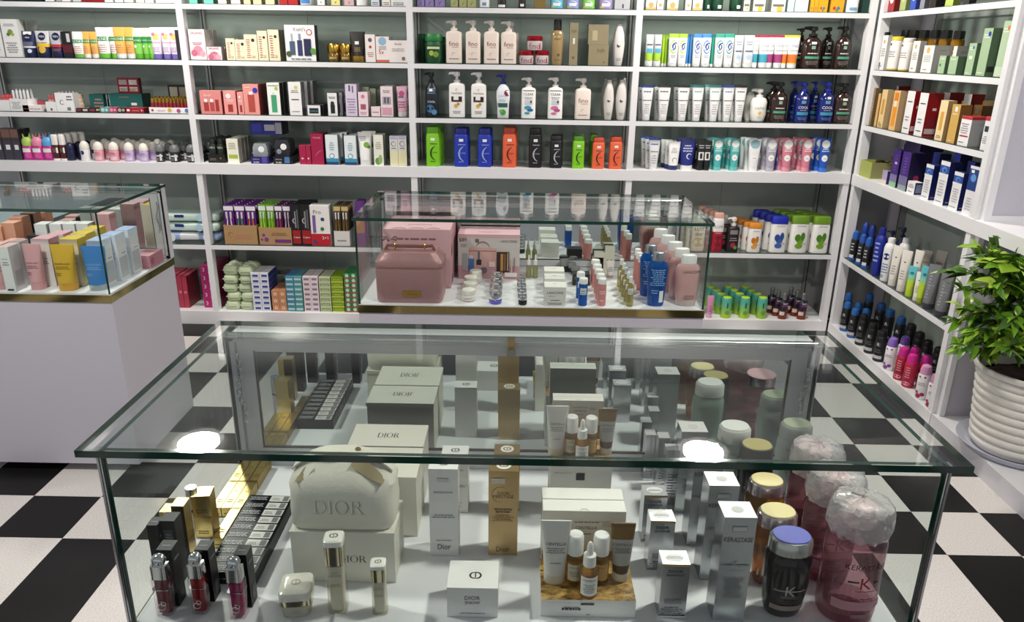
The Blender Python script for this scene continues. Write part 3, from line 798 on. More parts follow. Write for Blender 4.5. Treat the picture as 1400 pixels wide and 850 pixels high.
filled_box(0, 'third', 203, 259, 147, 131, 11, '#f1ecee', lambda L, r: pen(L * .96, r * 1.1, '#8c2a30', gold(.2), 'lip_balm', .34), 'long white tray of gold capped lip balms', 'gold capped lip balm in long tray', 'lip balm', d=.10, D=(('c', -.42, .5, .03, '#b03044'), ('c', .0, .55, .05, '#d8b040'), ('c', .22, .45, .05, '#b0508c'), ('c', .42, .5, .05, '#5878b8'), ('l', -.3, .35, -.1, .6, 2, '#a05060')), rows=3)
back_row(0, 'third', [(231, 259, 116)], C('#1b1b1c', '#0d0d0d', D=(('r', -.42, .08, -.04, .92, '#c8bfa8'), ('r', .04, .08, .46, .92, '#a89c84'), ('c', .02, .45, .06, '#101010'))), 'black framed beige palette behind the lip balms', 'palette', Y=4.15, d=.03)

# fourth shelf: deodorants
back_row(0, 'fourth', [(-8, 3, 177), (4, 16, 177), (16.5, 27, 177)], C('#3a3644', '#26232e', top='#6b5248', D=(('r', -.5, .74, .5, 1.0, '#6e5146'), ('r', -.5, .62, .5, .72, '#3c2c28'), ('r', -.2, .34, .3, .5, '#e4e4e6'))), 'dark purple carton with brown top', 'carton', d=.05, deep=2)
@lru_cache(None)
def ear_bottle(w, d, h, c):
    a = w / 2
    secs = [(0, a * .9, a * .7, 3), (h * .03, a, a * .8, 3), (h * .5, a * .96, a * .8, 3), (h * .54, a * .9, a * .7, 2.5)]
    m = MB().loft(secs, M_('#c02c8c'), 16); art(m, front_of(secs), w, h, (('r', -.35, .3, .35, .45, W), ('c', .1, .18, .28, '#d8589c'), ('l', -.3, .06, .3, .14, 1, '#7a3a9c')))
    k = MB().loft([(h * .54 + .0004, a * .98, a * .8, 2), (h * .68, a * 1.02, a * .85, 2), (h * .8, a * .82, a * .7, 2), (h * .87, a * .4, a * .4, 2)], M_(c), 16)
    for s in (-1, 1): k.loft([(h * .8, a * .2, a * .16, 2, s * a * .5, 0), (h * .9, a * .2, a * .16, 2, s * a * .58, 0), (h, a * .06, a * .06, 2, s * a * .62, 0)], M_(c), 10)
    return Node('childrens_wash_bottle', None, [Node('body', m), Node('cap', k)])
for xl, xr, c, nm in ((27, 42, '#a8c860', 'lime'), (40.5, 56, '#e08aa8', 'pink'), (55, 70, '#5aa8dc', 'blue')):
    back_row(0, 'fourth', [(xl, xr, 183)], lambda w, d, h: ear_bottle(w, d, h, c), 'magenta bottle with eared %s cap' % nm, 'bottle', d=.05, deep=2)
back_row(0, 'fourth', [(69, 79, 184), (79.5, 88, 184)], BT('#4a1218', '#ece8e4', (('c', -.1, .4, .3, '#7a6048'), ('r', .2, .3, .4, .5, W)), capf=.4, bands=((0, '#e8e4e2'), (.08, '#4a1218'))), 'brown and white roll-on deodorant', 'deodorant', d=.035, deep=4, dx=.012)
back_row(0, 'fourth', [(87, 99, 195)], RO('#141a3c', '#10153a'), 'navy roll-on deodorant', 'deodorant', deep=3, dx=.018)
back_row(0, 'fourth', [(106, 119, 193)], RO('#e6e6e8', '#e2e0d8', (('c', -.1, .42, .22, '#1c2a6c'),)), 'white roll-on deodorant with blue dot', 'deodorant', deep=4, dx=.026)
back_row(0, 'fourth', [(125, 138, 194), (146, 159, 194.5)], RO('#e2a0ae', '#e4e0d6', (('l', -.3, .1, .35, .26, 2, W), ('l', -.3, .36, .3, .5, 2, '#b86078'))), 'pink roll-on deodorant with pale cap', 'deodorant', deep=4, dx=.026)
back_row(0, 'fourth', [(167, 180, 195), (187.5, 200, 196)], RO('#c4aed8', '#e4e0d6', (('l', -.3, .1, .35, .26, 2, W), ('l', -.3, .36, .3, .5, 2, '#8a70a8'))), 'lilac roll-on deodorant with pale cap', 'deodorant', deep=4, dx=.026)
back_row(0, 'fourth', [(210, 222, 197), (229, 243, 198), (252, 266, 198)], RO('#232326', '#6f7174', (('l', -.4, .3, .4, .5, 1, W), ('r', .1, .08, .3, .45, '#d8d8da'), ('l', -.4, .1, .05, .26, 2, '#9a9a9c'))), 'black roll-on deodorant with grey cap', 'deodorant', deep=4, dx=.026)
# topmost shelf
for xl, xr, c, nm in ((59, 71, W, 'white'), (74, 80, '#a4a8a8', 'grey'), (82, 93, '#e6e6e6', 'off-white'), (97, 108, '#c4cccc', 'pale grey')):
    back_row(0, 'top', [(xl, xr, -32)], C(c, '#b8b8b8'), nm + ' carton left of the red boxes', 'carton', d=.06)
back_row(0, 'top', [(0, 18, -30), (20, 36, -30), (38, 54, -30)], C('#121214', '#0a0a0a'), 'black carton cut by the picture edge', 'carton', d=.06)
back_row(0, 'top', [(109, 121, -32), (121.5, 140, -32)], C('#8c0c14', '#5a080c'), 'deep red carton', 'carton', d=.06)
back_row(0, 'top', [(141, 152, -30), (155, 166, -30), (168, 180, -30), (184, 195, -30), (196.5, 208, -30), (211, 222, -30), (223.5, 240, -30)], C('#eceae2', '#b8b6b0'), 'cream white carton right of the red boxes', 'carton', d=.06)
# fifth and bottom shelf of the far left bay
def soft_roll(w, d, h, c, band, name='pack_of_pads'):
    a, b, g = d / 2, h / 2, w / 2
    m = MB(); n = 18; rings = []
    for t, s in ((-1, .3), (-.97, .8), (-.9, 1), (-.3, 1.02), (.3, 1.0), (.9, 1.0), (.97, .8), (1, .3)):
        rings.append(m.pts([(g * t, a * s * math.copysign(abs(math.cos(2 * math.pi * k / n)) ** .6, math.cos(2 * math.pi * k / n)), b + b * s * math.copysign(abs(math.sin(2 * math.pi * k / n)) ** .6, math.sin(2 * math.pi * k / n))) for k in range(n)]))
    for i in range(len(rings) - 1):
        for k in range(n): m.face((rings[i][k], rings[i + 1][k], rings[i + 1][(k + 1) % n], rings[i][(k + 1) % n]), M_(band if i == 3 and band else c), True)
    m.face(rings[0], M_(c)); m.face(rings[-1][::-1], M_(c))
    art(m, lambda x, z, e=.0004: (x, -a * 1.03 - e, z), w, h, (('r', -.2, .55, -.05, .85, '#1c2c7c'), ('c', .2, .5, .06, '#b8d8e8'), ('r', -.4, .6, -.3, .8, '#2c3c8c')) if band is None else (('c', -.3, .5, .08, '#e8ecf4'), ('c', .3, .5, .08, '#e8ecf4')))
    return Node(name, m)
for i, (yt, yb, c, band) in enumerate(((315, 328, '#9fb4dc', '#e4e6ea'), (301, 315, '#cfe4dc', None), (288, 301, '#c8ded6', None))):
    z0 = .465 + (0, .053, .108)[i]; hh = (.048, .052, .050)[i]
    X = x_at(257, 4.03, .5)
    spawn(soft_roll(.34, .14, hh, c, band), (X, 4.11, z0), (2, -2, 3)[i], ('periwinkle pack of pads at the bottom of its stack', 'mint green pack of pads in the middle of its stack', 'mint green pack of pads on top of its stack')[i] + shelf_text(0, 'fifth'), 'pack', 'packs of pads in the far left bay')
for i, (xl, xr) in enumerate(((222, 243), (243.5, 250), (250.5, 257))):
    back_row(0, 'bottom', [(xl, xr, 376 + i)], C('#b03850', '#7c1c2c', top='#c84c60', D=(('c', 0, .5, .3, '#d88090'),)), 'red upright box %s' % ('leftmost', 'middle', 'rightmost')[i] + ' of three', 'box', Y=4.03, d=.16)
zst = SHELF['bottom']
for i in range(5):
    Xs = x_at(285, 4.04, .2)
    spawn(carton(.092, .2, .049, '#b82474', '#8c1850', '#a83868', None, (('t', '3', -.3, .55, .12, W), ('r', -.02, .2, .12, .32, W), ('r', .3, .5, .4, .62, '#e8a0c8')), (), (('r', -.3, -.3, .3, .3, '#b85a80'),), 'carton'), (Xs + .010, 4.14, zst + .0495 * i), 0,
          'magenta carton in the stack of five, %s from bottom, beside the upright' % ORD[i], 'carton', 'stack of magenta cartons')

# ================================================================== second bay
B1 = 1
CH = (('c', .0, .3, .3, '#d890a4'), ('c', -.25, .22, .2, '#c86c88'), ('c', .26, .2, .18, '#e0a8b8'), ('t', 'SALAND', 0, .88, .7, '#8a5060'), ('l', -.3, .5, .3, .6, 2, '#b07080'))
back_row(B1, 'second', [(259, 281, 40)], C('#f3dfe2', '#b8b4b2', D=CH), 'tall white carton with pink blossom print', 'carton', d=.05, deep=3)
back_row(B1, 'second', [(283, 303, 64)], C('#f0dfe2', '#b4a8a8', D=CH), 'low white carton with pink blossom print', 'carton', Y=3.992, d=.05, deep=2)
SE = (('l', -.36, .1, -.05, .85, 10, '#a83c38'), ('c', .18, .78, .13, '#2c2826'), ('l', .0, .1, .3, .2, 2, '#9a8a70'))
for n_, (xl, xr, yt) in enumerate(((309.5, 321, 52.5), (321.5, 337, 54), (334.5, 352, 47), (352.5, 366, 42), (367, 382, 40.5))):
    back_row(B1, 'second', [(xl, xr, yt)], C('#efe3c4', '#b4a88c', D=SE), 'cream carton with red side print%s' % nth(n_, 5), 'carton', d=.045, deep=2)
def gift(w, d, h):
    D = (('t', "Kiehl's", 0, .88, .4, '#6a6258'), ('c', .32, .8, .1, '#c03a40'), ('c', .32, .8, .07, W), ('r', -.36, .17, -.18, .55, '#4a5a78'), ('r', -.3, .55, -.24, .76, '#a8b0b8'), ('r', -.1, .15, .06, .58, '#323a68'), ('r', -.05, .58, .02, .76, '#8a94a8'), ('r', .12, .15, .36, .62, '#28264e'), ('c', .42, .28, .1, '#5a9a40'), ('c', -.4, .2, .09, '#4c5a34'), ('l', -.4, .05, .4, .11, 1, '#4a4a4e'))
    return carton(w, d, h, '#eeeef0', '#16141c', '#2c2a32', None, D, (), (), 'gift_box')
back_row(B1, 'second', [(390, 431, 34)], gift, 'white gift box with three dark bottles printed on it', 'gift box', d=.06)
back_row(B1, 'second', [(446, 463, 60), (463.5, 479, 60)], JR(mat('#8f6f34', .25, .7), gold(.25), lidf=.5, name='cream_jar', D=(('l', -.3, .15, .3, .3, 2, '#e8d8a8'),)), 'small gold jar', 'jar')
back_row(B1, 'second', [(477, 499, 43)], TB('#191410', gold(.3), D=(('r', -.15, .58, .1, .68, '#e4e4e4'), ('l', -.2, .35, .2, .5, 3, '#a08850')), capf=.2), 'black tube with gold cap', 'tube', d=.05)
for nm, xl, xr, yt, DD in (('red dotted', 499.5, 513, 47, (('c', 0, .8, .2, '#6c5a58'), ('c', 0, .55, .14, '#b84038'), ('l', -.3, .2, .3, .4, 3, '#c07068'))), ('coral footed', 514, 532, 50, (('r', -.5, 0, .5, .1, '#d87058'), ('c', .0, .82, .3, '#90b8d8'), ('t', '5x', -.1, .4, .4, '#c04040'), ('l', -.3, .5, .3, .65, 3, GREY))), ('wide pale pink', 533, 558, 55, (('t', 'Aoufa', 0, .84, .4, '#7a6a68'), ('l', -.35, .5, .35, .66, 3, '#a09090'), ('c', .28, .18, .1, '#88706c')))):
    back_row(B1, 'second', [(xl, xr, yt)], C('#f1e9e6', '#a8a2a0', D=DD), nm + ' white carton', 'carton', d=.06, deep=2)
# third shelf
PK = '#e08c88'
back_row(B1, 'third', [(274, 303, 124)], C(PK, '#b8605c', top='#eab0aa', D=(('r', -.35, .12, -.12, .5, '#a83c3c'), ('r', -.06, .12, .14, .5, '#b84a48'), ('r', .2, .12, .36, .62, '#9c3634'), ('c', -.24, .58, .08, W), ('c', .04, .58, .08, W), ('t', 'ferol', -.15, .8, .3, W))), 'wide coral pink set box with three printed bottles', 'box', d=.08)
back_row(B1, 'third', [(306, 323, 124), (325, 333, 126)], C('#ec9c98', '#c05c5c', top='#f0bcb4', D=(('r', -.2, .1, .2, .42, '#a03434'), ('c', -.1, .78, .2, W), ('l', -.3, .55, .3, .66, 2, W))), 'coral pink serum carton', 'carton', d=.06, deep=2)
back_row(B1, 'third', [(333, 354, 115)], C('#ec9c94', '#b04c4c', top='#f0bcb4', D=(('r', -.22, .08, .22, .66, '#b44c44'), ('r', -.12, .66, .12, .76, W), ('c', .3, .8, .17, '#2c38b8'), ('l', -.4, .88, -.05, .94, 1, W))), 'tall coral carton with blue sticker', 'carton', d=.07, deep=2)
back_row(B1, 'third', [(366, 383, 113)], C('#f0f2ee', '#2a2a2c', D=(('r', -.22, .08, .22, .62, '#48a078'), ('r', -.1, .62, .1, .7, '#d8e4dc'), ('c', .24, .82, .14, '#b8c840'), ('l', -.4, .9, .4, .95, 1, '#4a4a4a'))), 'white carton with green bottle print', 'carton', d=.06, deep=2)
back_row(B1, 'third', [(395, 412, 112)], C('#f1eff0', '#76767a', D=(('c', .12, .84, .15, '#c8d070'), ('l', -.3, .68, .3, .78, 2, INK), ('r', -.3, .46, .3, .49, INK), ('l', -.3, .1, .3, .16, 1, GREY))), 'tall white carton with pale yellow dot', 'carton', d=.07, deep=3, dx=.012)
back_row(B1, 'third', [(420.5, 438, 144)], C('#e8e8ea', '#1c1c1e', top='#242426', D=(('r', -.36, .2, .36, .72, '#202428'), ('l', -.3, .4, .3, .55, 1, '#5aa0b8'))), 'low black and white box with dark window', 'box', d=.06, deep=3, gap=.004)
back_row(B1, 'third', [(448, 461, 127)], C('#ececee', '#161618', top='#2a2a2c', D=(('r', -.22, .1, .24, .5, '#1c1c20'), ('c', 0, .55, .2, '#2a2a2e'), ('l', -.35, .75, .35, .86, 2, INK))), 'white carton with black bottle print', 'carton', d=.05, deep=3, dx=.014)
back_row(B1, 'third', [(472.5, 488, 115)], C('#ddd0e4', '#b0a4bc', D=(('r', -.2, .78, -.05, .97, '#5a5878'), ('r', .1, .74, .22, .95, '#6c6a88'), ('l', -.35, .1, .35, .6, 6, '#a088b0'))), 'tall lilac carton', 'carton', d=.06, deep=2)
back_row(B1, 'third', [(490, 503, 126)], C('#f2dde4', '#c8b8bc', D=(('r', -.28, .28, .28, .5, '#a85870'), ('c', 0, .82, .2, '#d880a0'), ('l', -.35, .08, .35, .22, 2, '#c07890'))), 'pink and white carton', 'carton', d=.05, deep=2)
back_row(B1, 'third', [(496, 505, 119), (506, 514, 121)], C('#cdd8b8', '#98a888', top='#8cb850'), 'pale green carton behind the pink ones', 'carton', Y=4.13, d=.05)
back_row(B1, 'third', [(507.5, 520, 146)], C('#f0dde2', '#b8a8ac', top='#f4e8ea', D=(('l', -.35, .4, .35, .6, 1, '#8a4a5c'),)), 'low pale pink box', 'box', d=.05)
back_row(B1, 'third', [(520.5, 537, 118)], C('#eddfe2', '#b8acae', D=(('r', -.36, .4, .36, .66, '#a8a0ac'), ('r', -.2, .44, -.08, .64, '#4a4450'), ('r', .05, .44, .18, .64, '#5a5060'), ('r', -.4, .06, .4, .3, '#d8a0b4'), ('l', -.3, .8, .3, .9, 2, '#8a6a74'))), 'pale carton with vials and pink base', 'carton', d=.06, deep=3)
back_row(B1, 'third', [(541.5, 556, 118)], TB('#cfa8b8', '#d8d0d4', D=(('c', 0, .76, .26, '#b04878'), ('l', -.35, .3, .35, .55, 3, '#8a4068'), ('r', -.3, .62, .2, .68, '#60608c'))), 'pink blossom hand cream tube', 'tube', d=.045, deep=3, dx=.010)
# fourth shelf
X, w, h = px_box('fourth', 283, 306, 213)
spawn(open_box(w, .18, .045, '#1a1a18', D=(('t', '9', .25, .5, .08, '#d8a040'), ('l', -.4, .3, .0, .6, 2, '#8a8070'))), (X, 4.1, SHELF['fourth']), 0, 'black cardboard tray of green deodorants' + shelf_text(1, 'fourth'), 'box')
for r in range(4):
    for i in range(2):
        nd = can(*q(w / 2 * .88, 0, .125), '#1c241c', '#16201a', (('r', -.3, .1, .4, .3, '#6cc02c'), ('t', 'MEN', 0, .6, .7, '#c8d8c8')), .25, 'deodorant_can')
        spawn(nd, (X + (i - .5) * w / 2 * .94, 4.033 + r * .044, .9085), 0, 'black and green deodorant in the tray, %s, %s' % (('left', 'right')[i], ('front row', 'second row', 'third row', 'fourth row')[r]), 'deodorant', 'deodorants in black tray')
back_row(B1, 'fourth', [(310.5, 326, 190)], C('#f0eee0', '#9a988c', D=(('r', -.4, .2, .4, .36, '#a8c048'), ('l', -.35, .6, .3, .88, 4, '#8c9060'))), 'cream carton with green band', 'carton', d=.045, deep=4)
def pack_display(bay, xl, xr, yt, ytop, c, c2, lab, plab):
    X, w, h = px_box('fourth', xl, xr, yt)
    spawn(open_box(w, .14, h, c, bh=h * 1.7, D=(('r', .12, .15, .4, .95, c2), ('l', -.4, .55, .0, .75, 2, '#b8b8c8'), ('t', 'DURE', -.2, .2, .3, W))), (X, 4.07, SHELF['fourth']), 0, lab + shelf_text(bay, 'fourth'), 'box')
    for k in range(4):
        hh = z_at(ytop, X, 4.03) - .905 - .01
        spawn(soft_pack(*q(w * .86, .026, hh), clear('#c8ccd0', .72, '#aab0b6' if c2 == '#5a4a9c' else '#3a3c42'), None, (('c', .1, .7, .2, W), ('c', -.2, .5, .16, '#8a909a')), 'sachet'), (X, 4.024 + .029 * k, .9092), 0, plab + ', ' + ('front', 'second', 'third', 'rearmost')[k] + shelf_text(bay, 'fourth'), 'sachet', plab)
pack_display(1, 342.5, 367, 214, 194, '#241f6c', '#5a4a9c', 'navy display box of clear sachets', 'clear sachet in the navy box')
pack_display(1, 373, 398, 214, 189, '#131318', '#4a78b0', 'black display box of dark sachets', 'dark sachet in the black box')
zt = .905 + .150
back_row(B1, 'fourth', [(342, 385, 165.5)], C('#222878', '#15171c', top='#303890', D=(('r', -.05, .3, .28, .75, '#a8a8b4'), ('r', -.45, .2, -.15, .8, '#323aa0'), ('r', .3, .1, .5, .9, '#9a9aa4'))), 'navy box lying on top of the sachet displays', 'box', Y=4.01, d=.12, z=zt)
back_row(B1, 'fourth', [(409.5, 418, 199), (418.5, 425, 199)], C('#a81c48', '#6c1030', top='#bc3860', D=(('r', -.2, .28, .1, .36, '#e8d8dc'),)), 'small magenta carton', 'carton', d=.05)
back_row(B1, 'fourth', [(425.5, 442, 183)], C('#a41848', '#64102e', top='#b83c64', D=(('t', 'FALAISI', 0, .88, .6, '#e0a8b8'), ('a', .5, .2, .7, 100, 170, .05, '#c87090'))), 'tall magenta carton', 'carton', d=.055, deep=2)
BL = (('r', -.5, 0, .5, .1, '#1c3a6c'), ('r', -.5, .1, .5, .22, '#3c94b0'), ('c', -.02, .3, .22, '#4898b4'), ('c', -.02, .3, .16, '#eef2f4'), ('l', -.2, .5, .2, .8, 4, '#88a8b8'))
back_row(B1, 'fourth', [(445.5, 462, 184.5), (471, 487, 185.5)], C('#e8f0f2', '#9aa2a6', D=BL), 'white carton with teal and navy base', 'carton', d=.055, deep=3, dx=.012)
back_row(B1, 'fourth', [(488.5, 508, 181)], TB('#f0f1ee', '#e2e6e4', D=(('c', .12, .62, .2, '#7aa840'), ('c', .28, .56, .12, '#5c8c34'), ('l', -.35, .75, .1, .9, 3, GREY))), 'white tube with green leaf print', 'tube', d=.05, deep=2, dx=.01)
back_row(B1, 'fourth', [(511, 524, 184.5)], C('#efeee2', '#a4a498', D=(('c', -.1, .14, .3, '#6c9c4c', .12), ('c', .16, .2, .2, '#98bc70', .16), ('l', -.3, .55, .3, .8, 4, '#a8a48c'))), 'cream carton with aloe leaves', 'carton', d=.05, deep=2)
back_row(B1, 'fourth', [(533, 544, 186), (544.3, 556, 186)], C('#dcdcd8', '#3c3c40', D=(('r', -.5, 0, .5, .5, '#e4e0b8'), ('a', 0, .74, .32, 0, 355, .06, '#6a6484'), ('l', -.35, .58, .35, .64, 1, '#58546c'), ('r', -.4, .9, .4, 1, '#b8b0d8'))), 'iridescent pale carton with round emblem', 'carton', d=.05)
# topmost shelf
for nm, xl, xr, c in (('teal', 257, 268, '#6cc8b0'), ('teal', 277, 290, '#6cc8b0')):
    back_row(B1, 'top', [(xl, xr, -30)], C(c, '#2c6c5c'), '%s carton %s of the teal pair' % (nm, 'left' if xl < 270 else 'right'), 'carton', d=.06, ordn=False)
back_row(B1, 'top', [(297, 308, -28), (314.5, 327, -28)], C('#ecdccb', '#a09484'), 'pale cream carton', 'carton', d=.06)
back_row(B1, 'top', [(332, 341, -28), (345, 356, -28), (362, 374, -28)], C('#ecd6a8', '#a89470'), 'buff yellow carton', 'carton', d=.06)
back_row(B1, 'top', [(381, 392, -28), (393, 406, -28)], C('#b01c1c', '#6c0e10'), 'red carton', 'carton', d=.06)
back_row(B1, 'top', [(408, 426, -26)], BT('#e8eaec', '#dcdcdc', (('r', -.4, .06, .3, .3, '#4c84c8'),), p=2.2), 'white bottle with blue label', 'bottle', d=.05)
for nm, xl, xr, c in (('white', 433, 443, W), ('yellow', 452, 464, '#ece08c'), ('dusty pink', 470, 483, '#dcb4b8')):
    back_row(B1, 'top', [(xl, xr, -26)], C(c, '#9c9c98', D=(('c', 0, .12, .1, GREY),)), nm + ' carton right of the blue label bottle', 'carton', d=.05)
back_row(B1, 'top', [(485, 501, -24)], BT('#ececec', '#dcdcdc', p=2.2), 'plain white bottle', 'bottle', d=.05)
for nm, xl, xr, c in (('pale blue', 507, 518, '#d8e0ee'), ('ivory', 522, 533, '#f0ece4'), ('wide white', 535.5, 556, '#eeeeee')):
    back_row(B1, 'top', [(xl, xr, -24)], C(c, '#a0a0a0', D=(('l', -.35, .05, .35, .2, 2, INK),)), nm + ' carton at the right end', 'carton', d=.05)
# fifth shelf: toothbrushes and tooth paste
@lru_cache(None)
def brush_pack(w, d, h, card, handle, win='#e8e8ea'):
    m = MB().box(-w / 2, -d / 2, 0, w / 2, d / 2 * .2, h, M_(card))
    m.box(-w / 2, -d / 2 - .001, h * .86, w / 2, -d / 2, h * .97, M_(win))
    k = MB()
    for s in (-.22, .22):
        k.tube([(s * w, -d / 2 - .002, h * .08), (s * w * 1.1, -d / 2 - .006, h * .4), (s * w * .8, -d / 2 - .003, h * .6), (s * w, -d / 2 - .005, h * .8)], [w * .07, w * .09, w * .06, w * .08], M_(handle), 6)
        k.loft([(h * .66, w * .09, d * .5, 3, s * w * .95, -d * .55), (h * .82, w * .09, d * .5, 3, s * w, -d * .55)], M_('#e4e4e6'), 8)
    return Node('toothbrush_pack', None, [Node('backing_card', m), Node('toothbrushes', k)])
def brush_box(xl, xr, yt, ytop, n, rows, cols, lab, blab, D=()):
    X, w, h = px_box('fifth', xl, xr, yt); z = SHELF['fifth']
    d = .042 * rows + .012
    spawn(open_box(w, d, h, '#b08d62', D=D, name='cardboard_display_box'), (X, 4.0 + d / 2, z), 0, lab + shelf_text(1, 'fifth'), 'box')
    for r in range(rows):
        for i in range(n):
            c, hd, nm = cols[i]
            y = 4.0 + .027 + .0415 * r
            nd = brush_pack(*q(w / n * .86, .018, z_at(ytop, X, 4.0) - z - .004), c, hd)
            spawn(nd, (X - w / 2 + w * (i + .5) / n, y, z + .0032), 0, nm + ' toothbrush pack' + nth(i, n) + ', ' + ('front', 'second', 'third', 'fourth', 'fifth')[r] + ' row, ' + blab, 'toothbrush pack', 'toothbrush packs in ' + blab)
    return X, w
PU = '#5c1c78'
brush_box(307, 352, 308, 281, 3, 5, [(PU, '#e8e0ec', 'purple'), (PU, '#3ca858', 'purple'), (PU, '#d87840', 'purple')], 'left cardboard display box of purple toothbrush packs', 'left cardboard box', (('a', -.3, .5, .08, 0, 300, .02, '#a05a48'), ('l', -.2, .3, .35, .6, 2, '#c07868')))
brush_box(354.5, 399, 311, 281, 4, 4, [('#74b02c', '#c8e048', 'lime'), ('#6ca828', '#a0d030', 'lime'), ('#501a50', '#b03878', 'plum'), ('#481848', '#c8c8d0', 'plum')], 'right cardboard display box of lime and plum toothbrush packs', 'right cardboard box', (('c', -.36, .55, .05, '#7c3c84'), ('c', -.28, .3, .07, '#7c3c84'), ('c', -.42, .3, .04, '#7c3c84'), ('l', -.12, .55, .36, .75, 2, '#7a5a40'), ('r', -.02, .14, .48, .32, '#74307c')))
back_row(B1, 'fifth', [(398.5, 411, 281), (411.5, 425, 281)], lambda w, d, h: carton(w, d, h, '#17161a', '#0d0d0e', None, None, (('r', -.42, .04, .42, .38, '#a01c22'), ('a', -.05, .62, .3, 70, 290, .08, '#c4c4c8'), ('r', -.1, .44, .05, .86, '#8a8a90'), ('r', .15, .42, .28, .9, '#6a6a70'), ('t', 'Colgate', 0, .2, .7, W)), (), (), 'toothbrush_pack'), 'black and red toothbrush pack', 'toothbrush pack', d=.03, deep=4, gap=.02)
back_row(B1, 'fifth', [(424.5, 451, 281)], C('#eceae8', '#b8b2ae', D=(('r', -.5, 0, .5, .3, '#b8202c'), ('t', 'Pro', -.12, .84, .4, '#6a5a5c'), ('c', .14, .66, .1, '#3a4a6c'), ('r', -.38, .32, -.22, .76, '#7c5aa0'), ('c', .1, .42, .1, '#3c7a44'), ('t', '2+1', .22, .2, .3, W), ('c', -.3, .1, .09, '#38408c'))), 'tall white and red electric toothbrush carton', 'carton', d=.07)
X, w, h = px_box('fifth', 457, 478, 316)
spawn(open_box(w, .16, h, '#d8d6d2', D=(('l', -.3, .3, .3, .55, 1, GREY),)), (X, 4.08, SHELF['fifth']), 0, 'small white tray of gold brush packs' + shelf_text(1, 'fifth'), 'box')
for r in range(4):
    for i in range(2):
        spawn(brush_pack(*q(w / 2 * .86, .018, z_at(281, X, 4.0) - .463 - .004), '#4a3c28', gold(.3), '#c8b078'), (X + (i - .5) * w / 2, 4.022 + .037 * r, .4662), 0, 'gold toothbrush pack, %s, %s row, small white tray' % (('left', 'right')[i], ('front', 'second', 'third', 'fourth')[r]), 'toothbrush pack', 'gold toothbrush packs')
back_row(B1, 'fifth', [(484, 500, 276)], lambda w, d, h: soft_pack(w, d, h, '#5a2c78', None, (('r', -.4, .3, .4, .6, '#b07838'),), 'hanging_pack'), 'purple and brown pack left of the glass case', 'pack', d=.05, deep=2)
# bottom shelf: wipes, soaps, tooth paste
for lay in range(5):
    for i in range(2):
        for r in range(1 if lay < 4 else 2):
            wv = .084
            X = x_at((315, 336)[i] + (0, 2, -2, 1, 2)[lay], 4.0, .15)
            spawn(soft_pack(wv, .15 if lay < 4 else .075, .05, '#c9d6b4', '#eef0e6' if lay == 4 else None, (('l', -.3, .3, .3, .5, 1, '#7c9a5c'),)), (X, 4.085 + random.uniform(-.006, .006) + (r * .078 - .038 if lay == 4 else 0), .0776 + lay * .0512), random.uniform(-6, 6),
                  'pale green wet wipes pack, %s stack, %s layer%s' % (('left', 'right')[i], ('bottom', 'second', 'middle', 'fourth', 'top')[lay], (', front' if r == 0 else ', rear') if lay == 4 else ''), 'wet wipes', 'pale green wet wipes packs')
def soap_stack(xl, xr, ncol, nlay, ytop, cols, desc, D=(), d=.15, T=()):
    """cols: colour of every column"""
    z = SHELF['bottom']; Y = 4.0
    for i in range(ncol):
        px = xl + (xr - xl) * (i + .5) / ncol
        X = x_at(px, Y, z + .1); H = z_at(ytop, X, Y) - z
        w = (xr - xl) / ncol * mpp(X, Y, z + .1) - .001
        for k in range(nlay):
            c, s = cols[i]
            nd = carton(*q(w, d, H / nlay - .0006), c, s, None, None, D, (), T, 'soap_box')
            spawn(nd, (X + random.uniform(-.0004, .0004), Y + d / 2, z + k * H / nlay), 0, '%s box, %s%s layer from bottom' % (desc, (('left', 'right')[i] + ' stack, ') if ncol == 2 else '', ORD[k]), 'box', desc + ' boxes on the bottom shelf')
soap_stack(345, 369, 2, 7, 373, [('#e6e8ee', '#2c3c8c'), ('#e6e8ee', '#2c3c8c')], 'white and blue', (('r', -.3, .3, .35, .7, '#3444a0'), ('l', -.4, .1, .4, .22, 1, GREY)))
soap_stack(371, 391, 2, 3, 397, [('#c88c64', '#9a5c3a'), ('#c88c64', '#9a5c3a')], 'orange brown soap', (('c', 0, .5, .22, '#f0e0d0'), ('c', 0, .5, .1, '#b05830')), d=.16)
soap_stack(391.5, 414, 2, 7, 378, [('#4c8cb4', '#2c5c8c'), ('#5a9ca8', '#3c7c5c')], 'blue and green', (('r', -.4, .3, .4, .65, '#bcd4dc'), ('r', -.5, .0, .5, .14, '#4c9c54')))
soap_stack(415, 436, 2, 7, 378, [('#e4dadc', '#b8505c'), ('#e4dae4', '#b8505c')], 'white and rose', (('r', -.34, .25, .34, .75, '#a88a98'), ('l', -.3, .4, .3, .62, 1, '#5c4a58')))
soap_stack(437, 452.5, 1, 7, 379, [('#c4ccae', '#6c8c2c')], 'white and olive green', (('r', -.42, .25, .42, .78, '#8aa05c'), ('l', -.3, .4, .3, .6, 1, '#f0f0e8')))
soap_stack(453.5, 470, 1, 7, 379, [('#7c9c1c', '#5c7c14')], 'lime green', (('r', -.5, .0, .5, .18, '#d8dc6c'), ('r', -.3, .4, .3, .6, '#a8bc3c')))
soap_stack(471, 489, 2, 8, 374, [('#2c7c48', '#1c5a30'), ('#2c7c48', '#1c5a30')], 'green and red', (('r', -.5, .0, .5, .25, '#b8444c'), ('c', 0, .6, .28, '#b8dcc0')))

